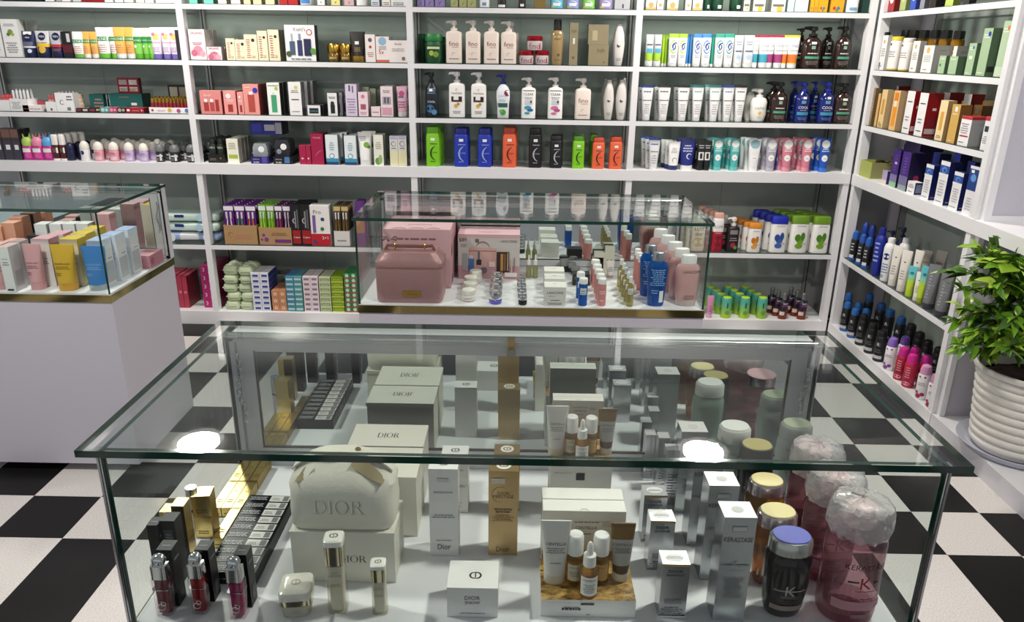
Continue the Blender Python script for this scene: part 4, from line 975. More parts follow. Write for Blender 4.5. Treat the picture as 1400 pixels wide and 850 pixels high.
# ================================================================== third bay
B2 = 2
back_row(B2, 'second', [(580, 604, 46)], JR('#15582c', '#1c7a3c', (('r', -.42, .1, .42, .6, '#0f3c20'), ('c', -.1, .34, .14, '#a8b83c'), ('c', .15, .3, .16, '#7c9c34'), ('r', -.36, .48, .36, .56, '#c8d8a8')), lidf=.26), 'big dark green hair mask jar', 'jar', Y=4.0)
back_row(B2, 'second', [(570, 582, 46), (601, 609, 50)], JR('#123c24', '#16582c', lidf=.26), 'dark green jar behind the big green jar', 'jar', Y=4.13)
FINO = (('t', 'fıno', 0, .47, .62, '#8a3c44'), ('l', -.12, .38, .3, .41, 1, '#a87c78'), ('a', .0, .22, .12, 30, 250, .03, '#c8b4ac'), ('l', -.3, .1, .3, .15, 1, '#8c7a76'))
CREAM = '#e6d9cf'
back_row(B2, 'second', [(609.5, 631, 28.5), (636.5, 656.5, 28.5), (661.5, 682, 29), (685, 706, 29.5)], PB(CREAM, '#e2dcd6', FINO, p=6, bf=.78), 'cream shampoo pump bottle', 'pump bottle', d=.06)
back_row(B2, 'second', [(690, 709, 30)], PB(CREAM, '#e2dcd6', (), p=6, bf=.78), 'cream shampoo pump bottle behind the fourth one', 'pump bottle', Y=4.09, d=.06)
RJ = (('t', 'fıno', -.02, .3, .7, '#8a2430'), ('r', -.4, .5, .4, .54, '#c8b8b8'), ('r', .3, .1, .36, .5, '#a03440'))
RLID = clear('#a01824', .85, '#96101c')
back_row(B2, 'second', [(709.5, 730, 69), (731.5, 751, 69)], JR(clear('#e8d4d6', .8, '#ddd0d2'), RLID, RJ, lidf=.34, name='hair_mask_jar'), 'red lidded hair mask jar in the lower row', 'jar')
zt = z_at(69, x_at(730, 4.0, 1.48), 4.0)
back_row(B2, 'second', [(720.5, 742, 49)], JR(clear('#e8d4d6', .8, '#ddd0d2'), RLID, RJ, lidf=.34, name='hair_mask_jar'), 'red lidded hair mask jar standing on two others', 'jar', z=zt + .0005)
back_row(B2, 'second', [(753.5, 771, 26.5)], BT(mat('#b39a6c', .28, .35), '#17130e', (('l', -.25, .55, .25, .75, 2, '#8a734a'), ('c', .1, .22, .12, '#6c5838'), ('l', -.3, .1, .3, .14, 1, '#7c6844')), p=2.2, capf=.24, style='taper', name='hair_oil_bottle'), 'gold bottle with black cap', 'bottle', d=.05)
GB = mat('#a89c7c', .25, .45)
back_row(B2, 'second', [(778.5, 790, 31)], C(GB, mat('#6c6248', .3, .4), D=(('t', 'N9', 0, .8, .6, '#5c5238'), ('r', -.1, .5, .15, .64, '#e4e0d4'), ('c', 0, .18, .14, '#5c4e34'))), 'slim tall gold carton', 'carton', d=.045)
back_row(B2, 'second', [(804.5, 832, 61)], C(GB, mat('#7c7256', .3, .4), top=mat('#c4baa0', .2, .4), D=(('t', 'N9', .1, .7, .35, '#6c6040'), ('c', .3, .15, .04, '#5c4e34'))), 'lower square gold box of the stacked pair', 'box', d=.08)
zt = z_at(61, x_at(818, 4.0, 1.5), 4.0)
back_row(B2, 'second', [(804.5, 832, 33.5)], C(GB, mat('#7c7256', .3, .4), top=mat('#c4baa0', .2, .4), D=(('r', -.3, .2, -.05, .7, '#b4a888'),)), 'upper square gold box of the stacked pair', 'box', d=.075, z=zt + .0003)
LEAF = (('c', -.05, .48, .14, '#5a4a58'), ('c', .02, .52, .12, '#e4dcd8'), ('l', -.2, .12, .2, .2, 2, '#9a8f8c'))
WRAP = mat('#dedad6', .2)
back_row(B2, 'second', [(838, 855, 32.5)], BT(WRAP, WRAP, LEAF, style='leaf', capf=.05, name='leaf_shaped_bottle'), 'white pointed oval bottle in film', 'bottle', d=.06)
# third shelf
back_row(B2, 'third', [(580.5, 598.5, 101)], PB('#14202c', '#0c0c0e', (('t', 'COOL', .0, .36, .6, W), ('c', -.1, .2, .3, '#3c6c98'), ('c', .2, .12, .2, '#5c88b0'), ('l', -.3, .55, .3, .7, 3, '#7c98b0'), ('r', -.15, .6, .1, .66, W)), style='round', bf=.8), 'dark blue and black men\'s pump bottle', 'pump bottle', d=.055)
PAN = (('t', 'PANTENE', 0, .55, .68, '#6a6458'), ('a', 0, .63, .07, 0, 300, .03, '#c8b070'), ('r', -.34, .36, .34, .48, '#3c1c1c'), ('r', -.2, .4, .12, .5, W), ('c', -.05, .27, .12, '#d8b038'), ('c', .1, .31, .09, '#b88c2c'), ('l', -.3, .1, .3, .17, 2, '#7a7468'))
back_row(B2, 'third', [(613.5, 635, 100), (644, 664.5, 100.5)], PB('#ecebea', '#e4e2e0', PAN, p=5, bf=.79), 'white shampoo pump bottle with gold swirl', 'pump bottle', d=.06)
back_row(B2, 'third', [(678.5, 697, 103.5)], PB('#e8ecf2', '#1c2c8c', (('t', 'head & shoulders', .05, .53, .7, '#28408c'), ('c', .3, .6, .22, '#7c1c3c'), ('r', -.38, .26, .34, .36, '#1c5c44'), ('c', .0, .14, .22, '#4c9c3c'), ('c', -.15, .17, .12, '#76b850'), ('l', -.35, .4, .2, .46, 2, '#90a8c8')), p=3, style='waist', bf=.8), 'white waisted shampoo bottle with navy pump', 'pump bottle', d=.06)
for xl, xr, c1, c2, nm in ((713, 732.5, '#3c9cb8', '#2c6ca0', 'teal wave'), (749.5, 769.5, '#d070a0', '#b84c88', 'pink wave')):
    back_row(B2, 'third', [(xl, xr, 108)], PB('#f0f0ee', '#ece8e4', (('r', -.4, .70, .4, .72, '#7a5a4c'), ('t', 'CLEAR', 0, .62, .66, '#3a3c44'), ('l', -.3, .5, .3, .57, 2, '#9a9aa8'), ('r', -.26, .36, .26, .48, '#d0d4dc'), ('c', -.05, .28, .26, c1, .05), ('c', .12, .22, .22, c2, .04), ('c', -.1, .14, .2, c1, .03), ('r', .12, .4, .22, .46, INK)), p=5, bf=.8), 'white shampoo pump bottle with %s print' % nm, 'pump bottle', d=.06)
back_row(B2, 'third', [(787, 808, 108)], PB(CREAM, '#e2dcd6', FINO, p=6, bf=.78), 'cream shampoo pump bottle with red script', 'pump bottle', d=.06)
back_row(B2, 'third', [(826, 840, 109.5), (842.5, 858, 109.5)], BT(WRAP, WRAP, LEAF, style='leaf', capf=.05, name='leaf_shaped_bottle'), 'white pointed oval bottle', 'bottle', d=.06)
back_row(B2, 'third', [(822, 834, 108), (834, 846, 107), (848, 858, 107)], BT(clear('#e8ece8', .6, '#c8c8c2'), WRAP, (), style='leaf', capf=.05, name='leaf_shaped_bottle'), 'film wrapped oval bottle in the rear row', 'bottle', Y=4.1, d=.05)
# fourth shelf
for xl, xr, yt, c, cd, nm, dp in ((582, 601, 174, '#7cc41c', '#68ac14', 'lime green', 3), (620.5, 640, 175.5, '#1c34a8', '#14268c', 'royal blue', 2), (653, 672, 176, '#1c34a8', '#14268c', 'royal blue', 2), (687, 706, 175, '#e0623c', '#b84428', 'coral orange', 2), (723, 741, 175.5, '#131318', '#0c0c10', 'black', 1), (752, 769, 185.5, '#131318', '#0c0c10', 'small black', 2), (783, 799, 186, '#7cc41c', '#4c8410', 'small lime green', 2), (810, 827, 188, '#e0623c', '#b84428', 'small coral orange', 1), (833.5, 851, 187, '#e0623c', '#b84428', 'small coral orange', 1)):
    dk = '#1c3010' if 'lime' in nm else '#5a1c20' if 'coral' in nm else '#9ab0e0' if 'blue' in nm else '#b8b8c0'
    where = {620.5: ', left of its pair', 653: ', right of its pair', 810: ', left of its pair', 833.5: ', right of its pair'}.get(xl, '')
    back_row(B2, 'fourth', [(xl, xr, yt)], BT(c, cd, (('r', -.14, .66, .16, .73, '#eef0ee'), ('l', -.2, .57, .3, .62, 1, dk), ('a', .35, .34, .55, 110, 250, .09, dk), ('t', 'CLEAR', .12, .36, .4, dk), ('l', -.2, .12, .2, .16, 1, dk)), p=4.5, capf=.15, capw=.9), nm + ' shampoo bottle' + where, 'bottle', d=.05, deep=dp, dx=.006)
back_row(B2, 'fourth', [(806, 818, 183)], BT('#5c9c14', '#68ac14', p=4.5), 'lime green bottle behind the small coral pair', 'bottle', Y=4.1, d=.05)
# topmost shelf
back_row(B2, 'top', [(570, 580, -24), (581, 593, -24), (594.5, 608, -24)], C('#8c7cb4', '#5a4c80', D=(('a', .2, .1, .3, 90, 200, .05, '#3c3058'),)), 'lilac carton', 'carton', d=.05)
back_row(B2, 'top', [(616, 626, -24), (628, 638, -24), (639, 651, -24)], C('#a4a870', '#6c7048', D=(('a', .2, .1, .3, 90, 200, .05, '#4c5030'),)), 'olive yellow carton', 'carton', d=.05)
back_row(B2, 'top', [(655, 669, -24)], BT('#e8eaee', '#c8ccd4', (('r', -.2, .08, .2, .2, '#6c88b8'),)), 'white bottle with small blue label', 'bottle', d=.05)
back_row(B2, 'top', [(680, 692, -24)], BT('#18181a', '#101012', (('r', -.4, .02, .4, .12, W),)), 'black bottle with white band', 'bottle', d=.05)
back_row(B2, 'top', [(709, 719, -24)], BT('#18181a', '#101012', (('r', -.25, .06, .25, .16, W),)), 'black bottle with white square label', 'bottle', d=.05)
back_row(B2, 'top', [(731, 746, -24)], C('#7c6834', '#4c4020'), 'dull gold carton', 'carton', d=.05)
for i, (xl, xr, c) in enumerate(((753, 770, '#5ab8d8'), (775, 792, '#8c9cd8'), (797, 814, '#7cc850'), (820, 838, '#a08cc8'))):
    back_row(B2, 'top', [(xl, xr, -24)], BT(c, '#d8dce0', (('r', -.3, .1, .3, .22, '#e8ecf0'), ('c', -.3, .05, .14, '#e0d868'), ('a', 0, .1, .4, 20, 120, .05, '#e8f0f8'))), ('sky blue', 'periwinkle', 'green', 'violet')[i] + ' holographic bottle', 'bottle', d=.05)
back_row(B2, 'top', [(841, 862, -24)], C('#b8bac0', '#84868c', D=(('r', .0, .04, .1, .2, INK),)), 'silver grey carton', 'carton', d=.05)

# ================================================================== fourth bay
B3 = 3
back_row(B3, 'second', [(883, 894, 47), (894.5, 905, 47)], TB('#c8ccd0', W, ((.16, '#a8d040'), (.42, '#c8ccd0')), (('r', -.5, .42, .5, .56, '#4ca4c8'), ('r', -.5, .66, .5, .7, '#4a5060')), capf=.18, capw=.95), 'silver and lime tooth paste tube', 'tube', d=.04)
SW = lambda c: (('a', .18, .62, .36, 60, 250, .14, c), ('a', -.1, .60, .34, -110, 70, .1, c), ('l', -.25, .28, .25, .38, 2, '#8a8a98'))
for nm, c, bx, xs in (('lime', '#9cc828', '#6c9a1c', ((914.5, 928), (928, 940))), ('blue', '#3c84c8', '#2858a0', ((948, 960), (960, 973))), ('green', '#2c9c88', '#1c6c60', ((978, 991), (991, 1004)))):
    back_row(B3, 'second', [(a, b, 46) for a, b in xs], TB('#eeeeee', '#ececec', ((.88, c),), (('c', 0, .60, .36, c, .21), ('c', .02, .60, .28, '#e8ecf0', .17)) + SW('#2a3a8c'), capf=.1, capw=.9), 'white tooth paste tube with %s oval' % nm, 'tube', d=.045)
    x0 = xs[0][0]
    back_row(B3, 'second', [(x0 - 9, x0 - 5, 47), (x0 - 4.5, x0 - .5, 47)], TB(c, W, (), (), capf=.1, capw=.9), '%s tooth paste tube seen edge-on' % nm, 'tube', Y=4.02, d=.045, deep=2)
back_row(B3, 'second', [(1004.5, 1017, 48), (1017.5, 1032, 48)], TB('#cfd3d8', W, (), (('r', -.5, .48, .5, .53, '#5a6478'), ('c', 0, .32, .24, '#a8c0dc'), ('l', -.3, .7, .3, .85, 2, '#8a94a4')), capf=.12, capw=.95), 'silver tooth paste tube', 'tube', d=.045)
for nm, c, xs in (('teal', '#3ca0b8', ((1031, 1039), (1038.5, 1053))), ('magenta', '#a03c78', ((1049.5, 1060), (1059.5, 1073))), ('orange', '#e0742c', ((1071, 1079), (1078, 1094)))):
    back_row(B3, 'second', [(a, b, 48) for a, b in xs], TB('#ececea' if nm != 'orange' else '#e8d850', '#f0f0f0', ((.16, c), (.42, '#eeeeec'), (.93, '#b02848' if nm != 'orange' else '#d8c838')), (('t', 'Ora2', 0, .68, .7, '#3a4a8c'), ('l', -.35, .52, .35, .56, 1, INK)), capf=.14), 'white tooth paste tube with %s base' % nm, 'tube', d=.045)
BRN = mat('#2a150f', .14, 0, .7)
HB = (('r', -.12, .6, .14, .66, '#e8e8e8'), ('r', -.1, .48, .1, .56, '#8ab0a0'), ('l', -.3, .36, .3, .42, 1, '#d8d8d0'), ('r', -.36, .24, .36, .30, '#4a9c84'), ('l', -.3, .1, .3, .2, 3, '#8a8078'))
back_row(B3, 'second', [(1099, 1126, 38), (1144.5, 1167, 38)], PB(BRN, '#14100e', HB, style='round', bf=.8), 'dark brown body wash pump bottle in front', 'pump bottle', d=.06)
back_row(B3, 'second', [(1089, 1104, 40), (1125, 1142, 39)], PB(BRN, '#14100e', HB, style='round', bf=.8), 'dark brown body wash pump bottle behind', 'pump bottle', Y=4.09, d=.06)
# third shelf
for nm, c, xs in (('navy', '#2c4a9c', (876.5, 893.5)), ('charcoal', '#3a3438', (899, 917)), ('charcoal', '#3a3438', (926, 943)), ('teal', '#4c9ca0', (946, 962.5)), ('teal', '#5ca8a4', (969.5, 986)), ('blue', '#4c6cb8', (988, 1004)), ('charcoal', '#443c3c', (1004.5, 1021))):
    order = {876.5: '', 899: ', first of three', 926: ', second of three', 946: ', first of two', 969.5: ', second of two', 988: '', 1004.5: ', third of three'}[xs[0]]
    back_row(B3, 'third', [(*xs, 116.5)], TB('#e6e6e6', '#ececec', ((.93, c),), (('l', -.3, .8, .3, .88, 1, c), ('l', -.34, .56, .34, .62, 1, INK), ('l', -.2, .2, .2, .5, 5, '#a8a8b0')), capw=.62, capf=.1), 'white face wash tube with %s top' % nm + order, 'tube', d=.045, deep=2, dx=-.012)
def fan(w, d, h):
    m = MB().loft([(0, w * .3, d * .5, 2), (h * .15, w * .42, d * .5, 2), (h * .55, w * .5, d * .45, 2), (h * .85, w * .4, d * .3, 2), (h, w * .15, d * .1, 2)], M_('#dcd8d0'), 18)
    art(m, lambda x, z, e=.0004: (x, -d * .5 - e, z), w, h, ())
    return Node('wrapped_soap', m)
back_row(B3, 'third', [(1018, 1034, 126)], fan, 'round white wrapped pack beside the white pump bottle', 'pack', d=.035, Y=4.085)
back_row(B3, 'third', [(1028.5, 1051.5, 121)], PB('#eeece8', '#ebe8e4', (('t', 'naive', 0, .42, .56, '#8c9c90'), ('c', .0, .27, .1, '#e0b850'), ('l', -.15, .14, .15, .18, 1, '#c8a060')), style='apple', bf=.74), 'plump white body soap pump bottle', 'pump bottle', d=.075)
back_row(B3, 'third', [(1056, 1079, 115.5)], PB(BRN, '#14100e', HB, style='round', bf=.82), 'dark brown body wash bottle left of the blue ones', 'pump bottle', d=.06, deep=2, dx=-.012)
back_row(B3, 'third', [(1144.5, 1169, 117)], PB(BRN, '#14100e', HB, style='round', bf=.82), 'dark brown body wash bottle at the far right', 'pump bottle', d=.06)
COOL = (('r', -.08, .62, .14, .68, '#e8e8ec'), ('r', -.16, .5, .12, .58, '#5c98c0'), ('t', 'COOL', 0, .40, .62, W), ('r', -.36, .2, .36, .28, '#3c90b8'), ('l', -.3, .08, .3, .16, 2, '#5c80b8'), ('l', -.2, .32, .2, .35, 1, '#b8c8e0'))
BLUE = mat('#0f1c66', .12, 0, .7)
back_row(B3, 'third', [(1089, 1110, 115.5), (1121, 1144, 115.5)], PB(BLUE, '#1c34b0', COOL, style='round', bf=.82), 'deep blue body wash pump bottle', 'pump bottle', d=.06)
back_row(B3, 'third', [(1081, 1094, 114), (1108, 1122, 114)], PB(BLUE, '#1c34b0', COOL, style='round', bf=.82), 'deep blue body wash pump bottle in the rear', 'pump bottle', Y=4.09, d=.06)
# fourth shelf: tubes
T2 = lambda c: (('c', 0, .84, .36, c), ('l', -.3, .62, .3, .74, 2, W), ('c', -.02, .42, .26, W, .1), ('l', -.12, .4, .12, .44, 1, GREY))
back_row(B3, 'fourth', [(886.5, 903, 189)], TB('#e4e4e6', '#ececec', ((.93, '#2c4ca8'),), (('l', -.3, .78, .3, .88, 1, '#3450a0'), ('l', -.3, .56, .3, .62, 1, INK), ('l', -.2, .2, .2, .5, 4, '#a8a8b0')), capw=.62, capf=.1), 'white tube with navy top edge', 'tube', d=.04, deep=3, dx=-.014)
back_row(B3, 'fourth', [(914, 930, 194)], TB('#f0efee', '#20306c', D=(('l', -.25, .6, .25, .8, 4, '#7c8098'), ('a', .05, .35, .2, 0, 250, .04, '#6c7490'))), 'white tube with navy cap', 'tube', d=.04, deep=3, dx=-.012)
back_row(B3, 'fourth', [(930, 951, 190.5)], TB('#1e2a7c', W, D=(('l', -.3, .6, .3, .85, 3, '#c8cce0'), ('a', .1, .45, .18, 30, 280, .05, '#dfe2f0'))), 'wide navy tube with white cap', 'tube', d=.045, deep=2, dx=-.01)
back_row(B3, 'fourth', [(953, 965, 193), (962, 973.5, 193)], TB('#17171a', '#111113', D=(('r', -.3, .35, .3, .62, '#d8d8d4'), ('r', -.14, .4, .14, .58, '#1c1c1c'), ('l', -.3, .75, .3, .9, 2, '#b8b8b8'))), 'black charcoal face wash tube', 'tube', d=.04, deep=3, dx=-.006)
for nm, c, cp, xs in (('teal', '#4cb0b0', '#6cc4c0', (975.5, 989.5)), ('teal', '#4cb0b0', '#6cc4c0', (998.5, 1012.5)), ('white', '#e8e8ea', '#ececec', (1023.5, 1041)), ('lilac grey', '#a8a4b4', '#b8b4c0', (1047.5, 1063.5)), ('dusty pink', '#d07c90', '#e098a8', (1069.5, 1085.5)), ('dusty pink', '#d07c90', '#e098a8', (1097, 1112)), ('blue', '#1c54b8', '#3c78d8', (1121, 1136.5))):
    o = {975.5: ', left of two', 998.5: ', right of two', 1069.5: ', left of two', 1097: ', right of two'}.get(xs[0], '')
    back_row(B3, 'fourth', [(*xs, 190.5)], TB(c, cp, (), T2('#e0e4e0' if nm != 'white' else '#8ab0b8'), capw=.72, capf=.14), nm + ' whip face wash tube' + o, 'tube', d=.042, deep=3, dx=-.010)
back_row(B3, 'fourth', [(1062, 1068, 196)], TB('#1c54b8', '#3c78d8', (), T2('#e0e4e0')), 'narrow blue tube left of the pink ones', 'tube', Y=4.05, d=.04)
# topmost shelf
for i, (xl, xr, c, c2) in enumerate(((884, 898, '#ece6dc', '#c8b070'), (899, 908, '#f0f0f0', '#dcdcdc'), (913, 928, '#ece6dc', '#c8b070'), (938, 946, '#f0f0f0', '#dcdcdc'), (948, 961, '#ece6dc', '#c8b070'))):
    back_row(B3, 'top', [(xl, xr, -20)], C(c, '#a8a49c', D=(('r', -.5, 0, .5, .1, c2), ('c', 0, .2, .25, '#c8a060'))), ('cream carton with gold foot' if c2 == '#c8b070' else 'narrow white carton') + ', ' + ORD[i] + ' of five', 'carton', d=.05)
back_row(B3, 'top', [(963, 973, -16), (974, 991, -16), (1000, 1017, -16)], JR('#0f3c28', '#14543a', (('r', .0, .1, .3, .25, W),)), 'dark green jar', 'jar')
back_row(B3, 'top', [(1018, 1026, -18), (1031, 1047, -18), (1056, 1075, -18)], C('#e6e2d8', '#8a8c84', D=(('c', .1, .1, .22, '#d8b848'), ('r', -.4, .2, .4, .3, '#6c6a60'))), 'white patterned carton', 'carton', d=.06)
back_row(B3, 'top', [(1078, 1087, -18), (1088, 1106, -18)], C('#c8dce0', '#6ca0a8', D=(('c', 0, .12, .3, '#f0f4f4'),)), 'pale aqua carton', 'carton', d=.06)
back_row(B3, 'top', [(1109, 1114, -18), (1114.5, 1120, -18), (1120.5, 1133, -18), (1137, 1155, -18)], C('#e0a824', '#a8781c', D=(('c', -.2, .16, .12, '#c83838'), ('c', .1, .16, .12, '#3878c8'), ('c', .0, .08, .1, '#38a058'))), 'golden yellow carton', 'carton', d=.06)
back_row(B3, 'top', [(1160, 1177, -18)], BT('#e4ecf0', '#d0d8e0', (('r', -.3, .08, .3, .2, '#78a8c8'),)), 'white bottle at the right end', 'bottle', d=.05)
back_row(B3, 'top', [(1180, 1189, -18)], C('#143c34', '#0c2824'), 'dark green carton at the right end', 'carton', d=.06)
# fifth shelf
LUX = lambda c1, c2: (('t', 'LUX', 0, .66, .72, '#2c2428'), ('c', 0, .28, .4, c1, .14), ('l', -.3, .48, .3, .56, 2, c2))
back_row(B3, 'fifth', [(947, 965, 297)], BT('#e6dccc', '#c8b89c', LUX('#d8bc80', '#a89060'), p=3, capf=.1), 'cream and gold body wash bottle', 'bottle', d=.05, deep=3, dx=-.02, gap=.01)
back_row(B3, 'fifth', [(975, 990, 292)], BT('#a81c34', '#d8a898', LUX('#7c0c20', '#e8b0b8'), p=3, capf=.13, bands=((.0, '#a81c34'), (.52, '#eeeaea'))), 'red and white body wash bottle', 'bottle', d=.05, deep=4, dx=-.016, gap=.01)
back_row(B3, 'fifth', [(995, 1012, 296)], PB('#1c1014', '#dcd8d4', (('r', -.3, .5, .3, .62, '#8a8488'), ('c', 0, .2, .2, '#a02440'), ('c', .2, .13, .14, '#5c9c3c'), ('l', -.3, .32, .3, .44, 2, '#a89ca0')), p=3), 'dark cherry pump bottle with pale pump', 'pump bottle', d=.05, deep=2, dx=-.03, gap=.01)
SUN = lambda c1, c2: (('t', 'SUNSILK', .05, .74, .5, '#5a5a60'), ('c', .02, .36, .20, c1, .12), ('c', -.12, .42, .16, c2, .1), ('c', .16, .46, .12, c2, .11), ('c', -.02, .2, .22, c1, .07), ('l', .0, .24, .4, .3, 2, '#8a8a90'))
back_row(B3, 'fifth', [(1023.5, 1041.5, 306)], BT('#ecebe8', '#d88a2c', SUN('#e8a038', '#c87820'), p=3, capf=.17, capw=.98), 'white shampoo bottle with orange cap', 'bottle', d=.042, deep=4, dx=-.018, gap=.004)
back_row(B3, 'fifth', [(1054.5, 1077.5, 296.5)], BT('#ecebe8', '#1c2ca8', SUN('#3c64b0', '#284c98'), p=3, capf=.2, capw=.98), 'white shampoo bottle with blue cap', 'bottle', d=.05, deep=4, dx=-.018, gap=.004)
back_row(B3, 'fifth', [(1082, 1106.5, 296), (1111.5, 1135.5, 297)], BT('#ecebe8', '#6c9424', SUN('#78a828', '#4c8420'), p=3, capf=.2, capw=.98), 'white shampoo bottle with green cap', 'bottle', d=.05, deep=4, dx=-.018, gap=.004)
# bottom shelf
def grad_mat():
    m = bpy.data.materials.new('lime_to_teal_print'); m.use_nodes = True
    nt = m.node_tree; b = nt.nodes['Principled BSDF']; b.inputs['Roughness'].default_value = .3
    tc = nt.nodes.new('ShaderNodeTexCoord'); sp = nt.nodes.new('ShaderNodeSeparateXYZ'); nt.links.new(tc.outputs['Generated'], sp.inputs[0])
    r = nt.nodes.new('ShaderNodeValToRGB'); nt.links.new(sp.outputs[2], r.inputs[0])
    r.color_ramp.elements[0].position = .1; r.color_ramp.elements[0].color = lin('#a4cc28')
    r.color_ramp.elements[1].position = .8; r.color_ramp.elements[1].color = lin('#4ca894')
    nt.links.new(r.outputs[0], b.inputs['Base Color'])
    return m
GRAD = grad_mat()
back_row(B3, 'bottom', [(988, 1001.5, 407.5), (1013, 1026.5, 407.5), (1037, 1050.5, 407.5)], lambda w, d, h: can(w, d, h, GRAD, '#b8d844', (('r', -.1, .5, .05, .75, '#2c5c48'), ('c', 0, .28, .22, '#6ca43c')), .05, 'talcum_powder_can'), 'lime to teal powder can', 'can', Y=4.0, deep=4, gap=.012, dx=-.014)
back_row(B3, 'bottom', [(967, 976, 405)], TB('#d890b8', '#e0a4c4', D=(('l', -.2, .3, .2, .6, 3, '#a05888'),), capf=.2), 'slim pink stick beside the glass case', 'tube', d=.03)
ORB = clear('#a8441c', .6, '#a04018')
back_row(B3, 'bottom', [(1067, 1079, 402), (1093, 1105, 402)], lambda w, d, h: bottle(w, d, h, ORB, mat('#8c8c90', .3, .7), (('r', -.48, .36, .48, .7, '#241c48'), ('t', 'NO', .1, .6, .5, W), ('r', -.3, .5, .4, .53, '#b03868'), ('r', -.45, .16, .05, .3, '#d8d4d0')), 2.2, .26, 'neck', 'roll_on_bottle', ((0, ORB), (.34, '#1c1820')), .86), 'dark purple and amber roll-on bottle', 'bottle', d=.04, deep=3, gap=.012, dx=-.018)

# ================================================================== right wall bay
RB = 'right wall bay'
def Rr(shelf, xl, xm, xr, yt, make, desc, cat='carton', **k): right_item(shelf, xl, xm, xr, yt, make, desc, cat, **k)
def RX(X, Y0, Y1): return X, Y0, Y1
def right_round(shelf, cx, wpx, yt, make, label, cat, X=None, group=None):
    z = SHELF[shelf]; X = (XR + .05) if X is None else X
    Y = y_at(cx, X, z + .06); h = z_at(yt, X, Y) - z; Y = y_at(cx, X, z + h / 2)
    w = wpx * mpp(X, Y, z + h / 2); Y = max(2.892 + w / 2, min(3.928 - w / 2, Y))
    nd = make(*q(w, w * .8, h))
    spawn(nd, (X, Y, z), -68, label + ', right wall bay, ' + shelf + ' shelf', cat, group)
def right_base(z, px, py, wpx, yt, make, label, cat, rz=-60, group=None, shelf='', d=None):
    """foot centre in pixels on a shelf at height z"""
    P = at_z(px, py, z); P.x = max(P.x, XR + .03)
    w = wpx * mpp(P.x, P.y, z); P.x = min(P.x, XR + .255); P.y = max(2.892 + w / 2, min(3.926 - w / 2, P.y))
    h = z_at(yt, P.x, P.y) - z
    nd = make(*q(w, d or w * .8, h))
    spawn(nd, (P.x, P.y, z), rz, label + ', right wall bay, ' + shelf + ' shelf', cat, group)
OILB = clear('#b8860c', .55, '#a8780c')
Rr('second', 1193, 1199, 1207, 44, BT(OILB, '#16140f', (('r', -.3, .1, .3, .2, '#3a3428'),), p=5, capf=.14, name='oil_bottle'), 'amber oil bottle with black cap at the far end', 'bottle')
SAL = (('c', -.05, .82, .16, '#d8b060'), ('l', -.35, .4, .35, .66, 4, '#9a9a98'), ('l', -.3, .1, .1, .16, 1, INK))
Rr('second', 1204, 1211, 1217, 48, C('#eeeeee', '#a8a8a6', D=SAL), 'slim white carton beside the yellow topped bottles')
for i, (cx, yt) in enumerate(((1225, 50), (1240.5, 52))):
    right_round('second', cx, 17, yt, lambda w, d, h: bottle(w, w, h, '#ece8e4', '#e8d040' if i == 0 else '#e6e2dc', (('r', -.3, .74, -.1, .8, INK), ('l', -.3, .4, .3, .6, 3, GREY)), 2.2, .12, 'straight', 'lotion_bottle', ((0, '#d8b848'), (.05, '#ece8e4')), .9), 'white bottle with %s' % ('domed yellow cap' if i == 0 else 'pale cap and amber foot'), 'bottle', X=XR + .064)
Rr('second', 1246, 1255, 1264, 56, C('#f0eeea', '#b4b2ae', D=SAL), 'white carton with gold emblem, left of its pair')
Rr('second', 1261, 1275, 1300, 62, C('#f0eeea', '#b4b2ae', D=SAL, S=(('l', -.2, .8, .2, .86, 1, '#7c7c78'),)), 'white carton with gold emblem, right of its pair')  # grey near side: shade on the white carton put into its colour
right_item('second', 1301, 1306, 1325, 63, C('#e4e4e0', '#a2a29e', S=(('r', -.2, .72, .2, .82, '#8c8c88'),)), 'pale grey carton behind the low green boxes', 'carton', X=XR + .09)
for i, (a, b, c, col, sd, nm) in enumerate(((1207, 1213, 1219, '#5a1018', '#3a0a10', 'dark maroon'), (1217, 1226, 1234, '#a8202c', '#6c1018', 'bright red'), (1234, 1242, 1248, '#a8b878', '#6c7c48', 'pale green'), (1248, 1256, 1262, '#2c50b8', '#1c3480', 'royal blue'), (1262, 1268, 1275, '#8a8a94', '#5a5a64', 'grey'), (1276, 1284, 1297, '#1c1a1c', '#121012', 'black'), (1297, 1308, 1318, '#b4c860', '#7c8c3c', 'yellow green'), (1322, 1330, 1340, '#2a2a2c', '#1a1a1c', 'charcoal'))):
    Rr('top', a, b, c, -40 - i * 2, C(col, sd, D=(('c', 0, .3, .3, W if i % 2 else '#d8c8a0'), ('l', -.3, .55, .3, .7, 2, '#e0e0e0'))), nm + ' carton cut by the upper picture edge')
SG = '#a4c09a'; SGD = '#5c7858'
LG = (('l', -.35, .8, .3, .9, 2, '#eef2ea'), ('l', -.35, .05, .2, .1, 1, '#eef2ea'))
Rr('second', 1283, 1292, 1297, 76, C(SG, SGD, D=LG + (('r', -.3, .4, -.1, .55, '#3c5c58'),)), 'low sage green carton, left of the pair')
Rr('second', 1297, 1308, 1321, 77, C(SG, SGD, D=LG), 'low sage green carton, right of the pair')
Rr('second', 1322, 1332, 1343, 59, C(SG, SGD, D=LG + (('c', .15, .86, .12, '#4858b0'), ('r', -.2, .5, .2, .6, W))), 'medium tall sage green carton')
Rr('second', 1340, 1352, 1370, 38, C(SG, SGD, D=LG + (('c', .22, .88, .16, '#2c38b0'),), S=(('r', -.4, .08, .1, .2, '#2a302a'),)), 'tall sage green carton with blue sticker')
